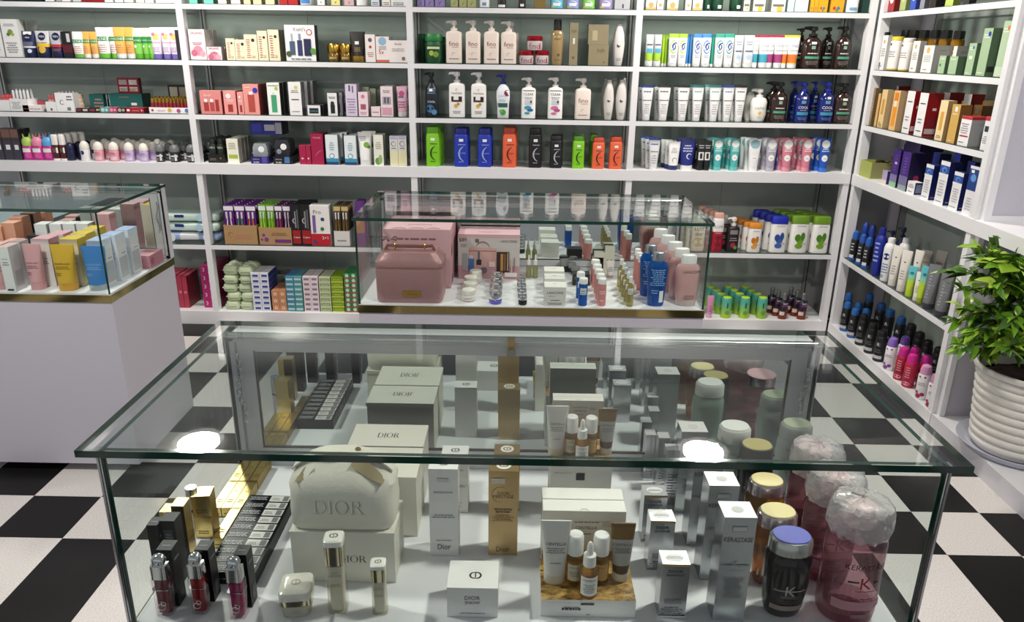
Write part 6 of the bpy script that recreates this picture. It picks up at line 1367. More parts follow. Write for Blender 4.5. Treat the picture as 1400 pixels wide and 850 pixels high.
def setbox(w, d, h):
    BE = '#dcaea8'
    D = (('r', -.5, .0, .5, .92, '#d2cac6'), ('r', -.5, .0, .5, .3, '#c898a0'), ('t', 'LANCÔME', .32, .86, .26, '#5a4c50'), ('t', '$89', -.42, .87, .12, INK), ('l', -.46, .72, -.36, .80, 2, GREY), ('r', -.22, .82, -.16, .9, '#6a6a6c'),
         ('r', -.32, .24, .12, .70, BE), ('r', -.32, .62, .12, .645, '#b87c74'), ('a', -.1, .7, .11, 10, 170, .016, '#a8706c'), ('r', -.43, .18, -.35, .58, '#a9a8ac'), ('r', -.33, .16, -.24, .46, '#4674b0'), ('r', -.32, .46, -.25, .54, '#d4d4d6'),
         ('r', -.20, .32, -.12, .44, '#20263a'), ('r', -.175, .44, -.145, .62, '#6a7484'), ('c', -.08, .2, .055, '#7c6a80'), ('r', .13, .14, .33, .62, '#3a1c1a'), ('r', .19, .2, .235, .58, '#b88c4c'), ('r', .25, .2, .275, .58, '#8c5c3c'), ('r', .30, .2, .315, .6, '#c8b090'),
         ('r', .0, .28, .1, .4, '#e4c8c4'), ('r', .06, .4, .09, .62, '#d8a8a0'), ('r', .26, .06, .46, .16, '#e8dcdc'), ('r', .36, .16, .38, .46, '#d8b4b0'), ('r', .41, .2, .425, .5, '#8a6c6c'))
    T = (('t', 'HOLIDAY', 0, -.2, .34, '#8c6470'), ('a', -.35, .2, .1, 20, 160, .012, '#5c444a'), ('a', -.12, .2, .1, 20, 160, .012, '#5c444a'), ('a', .12, .2, .1, 20, 160, .012, '#5c444a'), ('a', .35, .2, .1, 20, 160, .012, '#5c444a'))
    return carton(w, d, h, PINK, '#d29ca6', '#ecc0c8', None, D, (), T, 'gift_box')
M2(626.5, 710, 381, 320.5, setbox, 'pink gift box with its make-up set pictured on the front', 'gift box', d=.13)
for i, (xl, xr, yb, yt) in enumerate(((630, 650, 413, 398), (631.5, 651, 402.5, 388.5), (633, 652.5, 394, 380.5), (641, 659, 387.5, 371.5))):
    M2(xl, xr, yb, yt, JR('#e6e0d8', '#e9e6dc', (('t', 'LANCÔME', 0, .3, .5, '#8a6a64'), ('r', -.4, .0, .4, .08, '#d8a4ac')), lidf=.5, lidw=.94), 'round white cream jar, %s in its column' % ('front one', 'second', 'third', 'rear one')[i], 'jar', group='white cream jars column')
for i, (xl, xr, yb, yt) in enumerate(((668, 686, 416.5, 400), (668.5, 686.5, 406.5, 391), (669.5, 687, 398, 383.5), (671, 688, 390.5, 375))):
    M2(xl, xr, yb, yt, JR(mat('#6c64c8', .15, .2) if i == 0 else mat('#a8a8b8', .15, .5), chrome('#d4d4d8', .15), (('t', 'R', 0, .4, .2, W),), lidf=.62, T=(('c', 0, 0, .25, '#a4a4a8'),)), 'silver topped round jar, %s in its column' % ('front violet one', 'second', 'third', 'rear one')[i], 'jar', group='silver topped jars')
for i, (yb, yt) in enumerate(((418, 405), (409.5, 397), (402, 389.5), (394.5, 382))):
    M2(708.5 - i * .6, 720.5 - i * .6, yb, yt, JR('#141416', chrome('#cfd0d2', .2), (), lidf=.45), 'small black jar with silver lid, %s in its column' % ('front one', 'second', 'third', 'rear one')[i], 'jar', group='small black jars')
@lru_cache(None)
def dropper(w, d, h, body, cap, D=(), teat='#e8e6e2', name='dropper_bottle'):
    a = w / 2; hb = h * .56
    secs = [(0, a * .94, a * .94, 2), (h * .02, a, a, 2), (hb * .82, a, a, 2), (hb * .94, a * .8, a * .8, 2), (hb, a * .55, a * .55, 2)]
    m = MB().loft(secs, M_(body), 20); art(m, front_of(secs), w, h, D)
    k = MB().loft([(hb + .0003, a * .66, a * .66, 2), (h * .76, a * .64, a * .64, 2), (h * .77, a * .5, a * .5, 2)], M_(cap), 18)
    t = MB().loft([(h * .77, a * .36, a * .36, 2), (h * .9, a * .32, a * .32, 2), (h * .97, a * .26, a * .26, 2), (h, a * .12, a * .12, 2)], M_(teat), 14)
    return Node(name, None, [Node('body', m), Node('cap', k), Node('teat', t)])
for i, (xl, xr) in enumerate(((719, 726.5), (728, 735.5))):
    M2(xl, xr, 380.5, 349, lambda w, d, h: dropper(w, d, h, clear('#d8d8a8', .35, '#b8b88c'), '#ecebe8'), 'tiny dropper vial with white teat, %s of the pair' % ('left', 'right')[i], 'vial', group='tiny dropper vials')
LC = (('t', 'LANCÔME', 0, .72, .74, INK), ('l', -.3, .52, .0, .58, 1, GREY), ('l', -.25, .3, .25, .36, 1, INK), ('l', -.35, .08, .35, .22, 3, GREY))
for i, (xl, xr, yb, yt) in enumerate(((744, 773, 418.5, 392.5), (744, 772, 404, 381), (743.5, 771, 393, 370.5))):
    M2(xl, xr, yb, yt, C('#e0ddd6', '#bcb9b2', '#ebe9e2', D=LC, T=(('l', -.1, .1, .1, .2, 1, INK),)), 'square white cream carton, %s of three' % ('front', 'middle', 'rear')[i], 'carton', d=.062)
M2(783, 806, 390, 375, C('#151517', '#0c0c0e', '#202022', D=(('r', -.42, .5, .42, .85, '#4a4a4e'), ('r', -.4, .1, -.15, .4, '#2c2c30')), name='box'), 'black box with silver print behind the blue minis', 'box', d=.05)
for i, (xl, xr, yb, yt) in enumerate(((781, 793, 377, 366), (775, 787, 370, 360.5), (764, 776, 366, 356))):
    M2(xl, xr, yb, yt, JR('#19191b', '#8c8c8c', (), lidf=.5), 'small black jar with grey lid' + nth(i, 3, 'from front') + ' behind the white cartons', 'jar')
BLM = clear('#2c84d4', .45, '#2470c0')
MIN = lambda c: (('r', -.34, .42, .34, .66, c), ('l', -.28, .45, .28, .62, 2, GREY))
for i, (xl, xr, yb, yt) in enumerate(((790.5, 803, 418.5, 381.5), (787.5, 799, 408.5, 373))):
    M2(xl, xr, yb, yt, BT(BLM, '#ececea', MIN('#d8e0e4'), p=2, capf=.2, name='mini_bottle', capw=.98), 'blue mini bottle with white cap, %s' % ('front one', 'rear one')[i], 'mini bottle')
PKM = mat('#e09c98', .25); PKM2 = clear('#f0b8b4', .6, '#e4a4a0')
for i in range(5):
    M2(816.5 - i * 2.3, 828.5 - i * 2.2, 418.5 - i * 8, 382 - i * 6.4, BT(PKM2, '#ecebe8', (('l', -.3, .45, .3, .6, 2, W), ('l', -.2, .2, .2, .26, 1, W)), p=2, capf=.2, name='mini_bottle', capw=.98), 'pink mini bottle with white cap, %s in the middle column' % ('front one', 'second', 'third', 'fourth', 'rear one')[i], 'mini bottle')
OLV = clear('#dcd8a4', .3, '#b8b078')
for i in range(5):
    M2(856 - i * 3.1, 866 - i * 3, 419.5 - i * 6.6, 379 - i * 6, BT(OLV, '#e4e4e2', (('r', -.36, .42, .36, .62, '#e4e2da'), ('l', -.3, .46, .3, .58, 2, GREY)), p=2, capf=.22, style='neck', name='serum_bottle', capw=.9), 'pale yellow serum bottle with white cap, %s in its column' % ('front one', 'second', 'third', 'fourth', 'rear one')[i], 'serum bottle')
for i, (xl, xr, yb, yt) in enumerate(((870.5, 880.5, 397, 350), (867.5, 877, 389, 346), (865.5, 874.5, 383, 341))):
    M2(xl, xr, yb, yt, BT(PKM2, '#ecebe8', (), p=2, capf=.2, name='mini_bottle', capw=.98), 'tall pink mini bottle beside the big blue ones, %s' % ('front one', 'middle one', 'rear one')[i], 'mini bottle')
for i, (xl, xr, yb, yt) in enumerate(((806.5, 821, 364, 352), (806, 820, 357, 345), (818, 830, 352, 338))):
    M2(xl, xr, yb, yt, C('#dcdac8', '#b4b2a0', '#e4e2d4', D=(('c', -.2, .5, .08, INK), ('c', .2, .5, .08, INK)), name='box'), 'small cream box near the mirror' + nth(i, 3, 'from front'), 'box', d=.03)
for i, (xl, xr, yb, yt) in enumerate(((830.5, 838, 380, 357), (828, 836, 372, 350))):
    M2(xl, xr, yb, yt, TB('#e6e4e0', '#c8a098', D=(('l', -.3, .4, .3, .7, 3, GREY),)), 'small white tube with rose cap, %s' % ('front one', 'rear one')[i], 'tube', d=.02, w=.03)
BLU = clear('#1c7cd0', .5, '#0f62b8')
for i, (xl, xr, yb, yt) in enumerate(((887, 907.5, 419.5, 347), (876.5, 897, 406, 336.5))):
    M2(xl, xr, yb, yt, BT(BLU, chrome('#b8bcc0', .25), (('l', -.36, .4, .36, .72, 9, '#8cb8e4'), ('r', .1, .08, .3, .3, W), ('l', -.3, .25, .05, .34, 2, '#8cb8e4')), p=2.2, capf=.16, style='taper', name='make_up_remover_bottle'), 'big bright blue bottle with silver cap, %s' % ('front one', 'rear one')[i], 'bottle', w=.068, d=.05)
PKL = clear('#f4d0cc', .6, '#e8bfbc')
for i in range(5):
    M2(927 - i * 9.3, 950 - i * 9.8, 419.5 - i * 9.5, 350.5 - i * 9.0, BT(PKL, '#e8e6e4', (('t', 'LANCÔME', .12, .70, .72, '#5c4448'), ('l', -.15, .14, .3, .24, 4, '#6a5458')), p=2.2, capf=.17, style='taper', name='toner_bottle', bands=((0, clear('#f0e4e0', .5, '#e0d8d4')), (.12, PKL))), 'big pale pink toner bottle, %s in its row' % ('front one', 'second', 'third', 'fourth', 'rear one')[i], 'bottle', w=.084, d=.05)

# ================================================================== goods in the large foreground case
ZM = .7035
FRONT_Y = .885
def emblem(c, x=0, y=0, k=1.0): return (('a', x - .035 * k, y, .13 * k, 62, 298, .035 * k, c), ('a', x + .035 * k, y, .13 * k, -118, 118, .035 * k, c), ('r', x - .012 * k, y - .11 * k, x + .012 * k, y + .11 * k, c))
pink_bottle_ref = [None]
def F(xl, xr, yb, yt, make, label, cat, **k):
    k.setdefault('min_y', FRONT_Y)
    return deck_item(ZM, xl, xr, yb, yt, make, label, cat, max_y=1.308, max_x=.559 - (.016 if make is pink_bottle_ref[0] else 0), **k)
BLK = mat('#0d0d10', .3, 0, .25); SIL = chrome('#d2d3d6', .14); GLD = mat('#d6bd78', .26, .9)
@lru_cache(None)
def gloss(w, d, h, col):
    hb = h * .62
    core = MB().loft([(h * .04, w * .36, d * .36, 6), (hb * .96, w * .38, d * .38, 6)], mat(col, .12), 16)
    gl = MB().loft([(0, w * .48, d * .48, 7), (h * .01, w * .5, d * .5, 7), (hb, w * .5, d * .5, 7)], clear('#fbf6f8', .0, '#ffffff'), 20)
    art(gl, lambda x, z, e=.0004: (x, -d / 2 - e, z), w, h, (('a', -.06, .16, .24, 0, 350, .05, '#e8e0e2'), ('t', 'D', .1, .22, .3, '#e8d8dc')))
    cp = MB().loft([(hb + .0003, w * .46, d * .46, 7), (h * .84, w * .46, d * .46, 7), (h * .86, w * .36, d * .36, 4), (h * .93, w * .4, d * .4, 3), (h * .98, w * .3, d * .3, 2), (h, w * .12, d * .12, 2)], SIL, 20)
    rg = MB().loft([(hb * .72, w * .505, d * .505, 7), (hb * .735, w * .505, d * .505, 7)], SIL, 20)
    return Node('lip_gloss', None, [Node('glass', gl), Node('gloss', core), Node('cap', cp), Node('ring', rg)])
for (xl, xr, yb, yt), col, nm in (((213, 236, 842, 764), '#6c0f22', 'dark wine red lip gloss, left of three'), ((262, 283, 840, 762), '#8c0f1a', 'bright red lip gloss, middle of three'), ((314, 336, 846, 768), '#96285a', 'berry pink lip gloss, right of three')):
    F(xl, xr, yb, yt, lambda w, d, h: gloss(w, d, h, col), nm, 'lip gloss', d=.022)
BC_ = lambda D=(): C(BLK, '#0c0c0e', '#2c2c30', D=D, S=(('l', -.3, .78, .3, .86, 1, '#8a8a8e'), ('r', -.25, .1, .3, .34, '#3a3a40')), T=(('l', -.3, -.1, .3, .1, 1, '#8a8a8e'),))
for i, (xl, xr, yb, yt) in enumerate(((226, 246, 828, 752), (276, 294, 822, 752), (328, 345, 830, 758))):
    F(xl, xr, yb, yt, BC_(), 'slim black carton standing behind the %s lip gloss' % ('wine red', 'bright red', 'berry pink')[i], 'carton', d=.024)
F(214, 228, 800, 718, BC_(), 'tall black carton at the far left, next to its twin', 'carton', d=.022)
F(231, 251, 796, 712, C(BLK, '#0c0c0e', '#2c2c30', D=(('r', -.3, .56, .3, .86, '#3c3c42'), ('l', -.2, .6, .2, .82, 5, '#88888c'))), 'tall black carton with grey square label', 'carton', d=.024)
for i, (xl, xr, yb, yt) in enumerate(((229, 245, 772, 700), (245, 262, 768, 692))):
    F(xl, xr, yb, yt, C(mat('#3a2c14', .3, .3) if i else GLD, GLD, GLD), 'standing gold topped carton behind the black ones, %s' % ('left', 'right')[i], 'carton', d=.024)
# lipstick and the gold cartons
def lipstick(w, d, h):
    a = w / 2
    b = MB().loft([(0, a * .9, a * .9, 2), (h * .46, a * .92, a * .92, 2), (h * .47, a, a, 2), (h * .5, a, a, 2)], SIL, 20)
    k = MB().loft([(h * .56, a, a, 2), (h * .98, a, a, 2), (h, a * .95, a * .95, 2)], SIL, 20)
    r = MB().loft([(h * .5, a * .97, a * .97, 2), (h * .56, a * .97, a * .97, 2)], mat('#7c1830', .2), 20)
    return Node('lipstick', None, [Node('base', b), Node('cap', k), Node('ring', r)])
F(259, 274, 731, 670, lipstick, 'silver lipstick with a wine red ring', 'lipstick')
P = at_z(280, 735, ZM)
gw = 24 * mpp(P.x, P.y, ZM)
hg = (z_at(678, P.x, P.y) - ZM) / 2
for i in range(2):
    spawn(carton(*q(gw, gw, hg - .0004), GLD, mat('#b89c58', .28, .9), GLD, None, (('l', -.3, .2, .3, .4, 2, '#8a6a20'),)), (P.x, P.y + gw / 2, ZM + i * hg), (0, 7)[i], 'square gold carton beside the lipstick, %s' % ('lower of two', 'upper of two')[i], 'carton', 'stacked square gold cartons')
GT_ = (('t', 'YSL', 0, .12, .45, '#8a7030'), ('l', -.3, -.3, .3, -.15, 2, '#8a7030'), ('r', -.5, -.5, .5, -.485, '#6a5424'), ('r', -.5, .485, .5, .5, '#6a5424'))
lz, wv, L = .019, .0185, .088
GX = x_at(288, 1.139, ZM + lz)
for r, (y0, cols) in enumerate(((1.226, (0, 1, 2)), (1.138, (0, 1, 2)), (1.050, (2,)))):
    for i in cols:
        LL = L - .003 if r else .080
        spawn(carton(*q(wv - .0014, LL, lz), GLD, mat('#b39856', .28, .9), GLD, None, (('l', -.3, .3, .3, .5, 1, '#8a6a20'),), (), GT_), (GX + wv * (i + .5), y0 + LL / 2, ZM), 0,
              'gold carton lying flat, %s column, %s row' % (('left', 'middle', 'right')[i], ('rear', 'middle', 'front')[r]), 'carton', 'gold cartons lying flat')
# ten black cartons lying side by side
LX = .080
n10 = 10
BX = GX + wv * 3 + .004
DT = (('r', .0, -.42, .44, .42, '#d8d6d2'), ('l', .04, -.2, .22, .2, 2, '#7c7c80'), ('r', .29, -.34, .41, .34, '#77777a'), ('l', -.46, -.25, -.06, .3, 3, '#c4c4c8'))
for i in range(n10):
    spawn(carton(*q(LX, .0205, .022), BLK, '#0c0c0f', BLK, None, (('l', -.3, .4, .4, .6, 1, '#a8a8ac'),), (), DT), (BX + LX / 2, .972 + .0213 * i, ZM), -1.0, 'black carton lying crosswise with white label, %s from front' % ORD[i], 'carton', 'black cartons lying side by side')
# cream box, pouch on it, second stack behind
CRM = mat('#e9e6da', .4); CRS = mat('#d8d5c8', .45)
def dior_box(w, d, h, txt=True, top=True):
    b = carton(w, d, h * .93, CRM, CRS, None, None, (('d', 'DIOR', .09, .5, .27, '#3c3a36'),) if txt else ())
    lid = MB().box(-w / 2 - .0012, -d / 2 - .0012, h * .932, w / 2 + .0012, d / 2 + .0012, h, CRM, side=CRS)
    if top: art(lid, lambda x, y, e=.0004: (x, y, h + e), w, d, (('d', 'DIOR', 0, -.02, .30, '#2c2a28', .21),), True)
    return Node('gift_box', None, [Node('body', b.me), Node('lid', lid)])
P = at_z((402.5 + 541.5) / 2, 794.5, ZM)
bw = (541.5 - 402.5) * mpp(P.x, P.y, ZM); bh = z_at(727, P.x, P.y) - ZM; BD = .088
spawn(dior_box(*q(bw, BD, bh), True, False), (P.x, P.y + BD / 2, ZM), 0, 'cream gift box carrying the cream pouch', 'gift box')
def pouch(w, d, h):
    LEA = mat('#e6e2d3', .5, 0, .4, .12, 120); DARK = mat('#948868', .7)
    secs = [(0, w * .455, d * .44, 6), (h * .05, w * .475, d * .485, 5.5), (h * .3, w * .485, d * .50, 5), (h * .55, w * .475, d * .50, 4.5), (h * .72, w * .49, d * .44, 4), (h * .86, w * .47, d * .30, 3.2), (h * .95, w * .44, d * .17, 2.6), (h, w * .42, d * .10, 2.4)]
    N = 44; m = MB(); rings = []
    for z, a, b, p in secs:
        r = []
        for k in range(N):
            t = 2 * math.pi * (k + .5) / N; c, s_ = math.cos(t), math.sin(t)
            x = a * math.copysign(abs(c) ** (2 / p), c); y = b * math.copysign(abs(s_) ** (2 / p), s_)
            u = x / (w * .48)
            dz = 0
            if z > h * .6:                                  # the leather sinks towards both ends and bulges in the middle
                dz = -h * .20 * (z / h - .6) / .4 * abs(u) ** 2.2 + h * .015 * math.sin(u * 7)
            fold = .0012 * math.sin(u * 9 + z * 90) * min(1, z / h * 1.4)
            r.append((x, y + (fold if s_ < 0 else -fold), z + dz))
        rings.append(m.pts(r))
    for i in range(len(rings) - 1):
        for k in range(N): m.face((rings[i][k], rings[i][(k + 1) % N], rings[i + 1][(k + 1) % N], rings[i + 1][k]), LEA, True)
    m.face(rings[0][::-1], LEA); m.face(rings[-1], DARK)
    # lettering: dark copy and offset pale copy, deboss shading put into colour
    sf = lambda x, z: (x, -d * .5 * (1 - min(.99, abs(x) / (w * .48)) ** 5) ** .2 - .0014, z)
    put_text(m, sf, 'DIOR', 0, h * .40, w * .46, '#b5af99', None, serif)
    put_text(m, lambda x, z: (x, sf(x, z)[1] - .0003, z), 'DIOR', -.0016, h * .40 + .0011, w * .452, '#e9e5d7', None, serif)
    # opening: two dark leaf-shaped gaps under the strap, and the strap itself
    gp = MB()
    def arch(x):      # height of the upper front edge
        return h * (.98 - .26 * abs(x / (w * .42)) ** 1.7)
    for s_, x0, x1 in ((-1, -.40, -.24), (1, .10, .40)):
        up, lo = [], []
        for i in range(9):
            t = i / 8; x = w * (x0 + (x1 - x0) * t)
            zt_ = arch(x); g = h * (.13 if s_ > 0 else .10) * math.sin(math.pi * t)
            yy = -d * .30 * (1 - .45 * t if s_ < 0 else .55 + .45 * t)
            up.append((x, yy + .006, zt_ + g * .6)); lo.append((x, yy - .010, zt_ - g * .55))
        a_, b_ = gp.pts(lo), gp.pts(up)
        for i in range(8): gp.face((a_[i], a_[i + 1], b_[i + 1], b_[i]), DARK, True)
    stp = MB(); pts = []
    for i in range(25):
        x = w * (-.46 + .92 * i / 24); u = x / (w * .46)
        pts.append((x, h * (1.05 - .27 * abs(u) ** 2.6) + .001))
    a_ = [stp.pts([(x, y0, z) for x, z in pts]) for y0 in (-.011, .011)]
    b_ = [stp.pts([(x, y0, z + .0035) for x, z in pts]) for y0 in (-.011, .011)]
    for i in range(24):
        stp.face((a_[0][i], a_[0][i + 1], b_[0][i + 1], b_[0][i]), LEA, True); stp.face((b_[0][i], b_[0][i + 1], b_[1][i + 1], b_[1][i]), LEA, True)
        stp.face((b_[1][i], b_[1][i + 1], a_[1][i + 1], a_[1][i]), LEA, True); stp.face((a_[1][i], a_[1][i + 1], a_[0][i + 1], a_[0][i]), LEA, True)
    sn = MB(); sx = w * .14; sz = h * (1.05 - .27 * abs(.14 / .46) ** 2.6) + .0045
    sn.loft([(sz, .005, .005, 2, sx, 0), (sz + .002, .004, .004, 2, sx, 0)], gold(.25), 14)
    zp = MB(); zp.tube([(-w * .385, -.012, h * .72), (-w * .36, -.022, h * .66), (-w * .37, -.024, h * .60)], .0022, gold(.25), 6)
    zp.tube([(-w * .40, -.02, h * .70), (-w * .36, -.016, h * .80), (-w * .33, -.012, h * .86)], .0016, '#6a4a2c', 6)
    return Node('leather_pouch', None, [Node('body', m), Node('opening', gp), Node('strap', stp, [Node('snap', sn)]), Node('zip_pull', zp)])
pw, ph, pd = bw * 1.045, z_at(626, P.x, P.y + .02) - ZM - bh, BD * 1.02
spawn(pouch(*q(pw, pd, ph * .94)), (P.x - .001, P.y + BD / 2, ZM + bh + .0006), 0, 'cream leather pouch standing on a cream gift box', 'pouch')
# the two boxes stacked behind
P2 = at_z(571, 732, ZM)
w2 = .135; h2 = .094
for i, (y0, dd) in enumerate(((1.092, .096), (1.195, .080))):
    xr_ = x_at(571, 1.092, ZM); xr2 = x_at(578, 1.195, .815)
    xx = (xr_, xr2)[i] - w2 / 2
    spawn(dior_box(*q(w2, dd, .1175), False, True), (xx, y0 + dd / 2, ZM), 0, 'cream gift box with black lettering behind the pouch, %s' % ('nearer of two', 'farther of two at the mirror')[i], 'gift box', 'cream gift boxes behind the pouch')
# cream jar and bottles of the same line
CHG = mat('#cfc6a8', .1, .95)
def square_jar(w, d, h):
    b = MB().loft([(0, w * .40, d * .40, 4), (h * .06, w * .44, d * .44, 4), (h * .42, w * .49, d * .49, 4), (h * .44, w * .47, d * .47, 4)], clear('#f0ece0', .55, '#e6e0d0'), 24)
    put_text(b, lambda x, z: (x, -d * .46 - .001, z), 'DIOR', 0, h * .28, w * .18, '#8a8060')
    put_text(b, lambda x, z: (x, -d * .455 - .001, z), 'PRESTIGE', 0, h * .2, w * .32, '#8a8060')
    r = MB().loft([(h * .445, w * .47, d * .47, 4), (h * .46, w * .495, d * .495, 6), (h * .62, w * .495, d * .495, 6), (h * .66, w * .5, d * .5, 6)], CHG, 24)
    k = MB().loft([(h * .662, w * .5, d * .5, 6), (h * .86, w * .5, d * .5, 6), (h * .94, w * .48, d * .48, 5.5), (h * .985, w * .42, d * .42, 5), (h, w * .28, d * .28, 4)], mat('#e9e6da', .15, .2), 24)
    art(k, lambda x, y, e=.0004: (x, y, h + e), w, d, emblem('#a8a08c', 0, 0, .9), True)
    return Node('cream_jar', None, [Node('glass', b), Node('band', r), Node('lid', k)])
F(379, 424, 846, 790, square_jar, 'square cream jar with ivory domed lid and gold band', 'jar', d=.05, rz=8, h=.046)
def serum(w, d, h):
    hb = h * .66
    g = MB().loft([(0, w * .47, d * .47, 5), (h * .015, w * .5, d * .5, 5), (hb, w * .46, d * .46, 5)], clear('#f0eee4', .12, '#ffffff'), 24)
    sf = lambda x, z, e=.0005: (x, -d * .5 - e, z)
    put_text(g, sf, 'DIOR', 0, hb * .88, w * .3, '#6a644c'); put_text(g, sf, 'PRESTIGE', 0, hb * .82, w * .6, '#6a644c'); put_lines(g, sf, -w * .3, hb * .6, w * .3, hb * .66, 2, '#8a846c')
    co = MB().loft([(h * .03, w * .34, d * .34, 4), (hb * .97, w * .40, d * .40, 5)], mat('#e6e2d2', .25), 20)
    cp = MB().loft([(hb + .0004, w * .47, d * .47, 5), (h * .92, w * .5, d * .5, 5)], CHG, 24)
    tp = MB().loft([(h * .921, w * .5, d * .5, 5), (h * .985, w * .49, d * .49, 5), (h, w * .42, d * .42, 4)], mat('#ecebe2', .2), 24)
    art(tp, lambda x, y, e=.0004: (x, y, h + e), w, d, emblem('#6a6858', 0, 0, 1.3), True)
    return Node('serum_bottle', None, [Node('glass', g), Node('serum', co), Node('cap', cp), Node('cap_top', tp)])
F(447, 474, 840, 741, serum, 'tall square serum bottle with gold cap in front of the cream box', 'serum bottle', d=.030, rz=5)
F(508, 529, 841, 774, serum, 'small square serum bottle with gold cap', 'serum bottle', d=.023, rz=5)
# white and gold cartons
CDT = emblem('#2c2a2c')
SNOW = (('t', 'DIORSNOW', 0, .74, .66, '#4a4a4e'), ('r', -.2, .86, .18, .90, '#b0a8a8'), ('r', -.19, .865, .17, .895, '#d8d2d2'), ('l', -.38, .45, .38, .50, 2, GREY), ('l', -.34, .18, .34, .2, 1, GREY), ('t', 'Dior', 0, .11, .46, '#2c2a2c', .062))
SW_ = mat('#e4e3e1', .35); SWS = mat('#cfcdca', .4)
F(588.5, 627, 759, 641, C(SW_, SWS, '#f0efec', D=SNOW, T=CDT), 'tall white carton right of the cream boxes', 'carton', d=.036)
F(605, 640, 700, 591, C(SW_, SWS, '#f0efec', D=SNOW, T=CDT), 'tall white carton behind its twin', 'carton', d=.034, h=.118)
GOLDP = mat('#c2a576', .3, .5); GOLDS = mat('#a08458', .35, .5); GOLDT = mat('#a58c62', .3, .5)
PRES = (('t', 'DIOR', 0, .745, .4, '#6a4820'), ('t', 'PRESTIGE', 0, .705, .7, '#6a4820'), ('a', -.1, .73, .3, 40, 300, .015, '#8a6430'), ('r', -.4, .86, .05, .92, '#d8c8b8'), ('l', -.3, .52, .3, .58, 2, '#6a4820'), ('l', -.36, .42, .36, .5, 4, '#8a6430'), ('t', 'Dior', 0, .08, .46, '#4a3010', .06))
TG = (('c', .0, .0, .26, '#efe9dc'),) + emblem('#5a4420', 0, 0, .95)
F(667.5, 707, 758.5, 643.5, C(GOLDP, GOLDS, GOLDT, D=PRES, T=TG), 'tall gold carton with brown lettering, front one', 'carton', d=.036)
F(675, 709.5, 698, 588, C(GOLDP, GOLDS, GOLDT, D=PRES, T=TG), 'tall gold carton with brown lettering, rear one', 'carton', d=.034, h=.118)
F(611.5, 680.5, 843, 803.5, C(SW_, SWS, '#efeeea', D=(('t', 'DIOR', 0, .66, .30, '#2c2a2c'), ('t', 'SNOW', 0, .50, .30, '#2c2a2c'), ('l', -.3, .12, .3, .17, 1, GREY)), T=emblem('#2c2a2c', .04, -.05, .75)), 'low square white carton in the front row', 'carton', d=.062)
# skin care sets on rough golden trays
def bark_mat():
    m = bpy.data.materials.new('golden_stone_print'); m.use_nodes = True
    nt = m.node_tree; b = nt.nodes['Principled BSDF']; b.inputs['Roughness'].default_value = .5
    tc = nt.nodes.new('ShaderNodeTexCoord'); n_ = nt.nodes.new('ShaderNodeTexNoise'); n_.inputs['Scale'].default_value = 55; n_.inputs['Detail'].default_value = 8; n_.inputs['Roughness'].default_value = .7
    mp = nt.nodes.new('ShaderNodeMapping'); mp.inputs['Scale'].default_value = (1, 2.4, 1)
    nt.links.new(tc.outputs['Object'], mp.inputs['Vector']); nt.links.new(mp.outputs[0], n_.inputs['Vector'])
    r = nt.nodes.new('ShaderNodeValToRGB'); nt.links.new(n_.outputs['Fac'], r.inputs[0])
    r.color_ramp.elements[0].position = .36; r.color_ramp.elements[0].color = lin('#4a3418')
    r.color_ramp.elements[1].position = .62; r.color_ramp.elements[1].color = lin('#d0ac68')
    e = r.color_ramp.elements.new(.48); e.color = lin('#a07c40')
    nt.links.new(r.outputs[0], b.inputs['Base Color'])
    return m
BARKM = bark_mat()
CEN = lambda c, y: (('t', 'CENTELLA', 0, y, .66, c), ('l', -.3, y - .14, .3, y - .04, 3, GREY), ('l', -.26, y + .05, .26, y + .08, 1, GREY))
AMB = clear('#e6d0a0', .3, '#9c8044')
def set_tray(w, d, h):
    D = (('t', 'SKIN1004', -.18, .55, .16, INK), ('l', -.28, .4, -.08, .7, 1, INK), ('r', -.08, .72, .06, .84, '#3a3a3c'), ('l', -.02, .12, .02, .3, 1, GREY), ('l', -.47, .84, -.1, .86, 1, GREY))
    return carton(w, d, h, '#e9e7e3', '#d4d2cc', BARKM, None, D, (), (), 'set_tray')
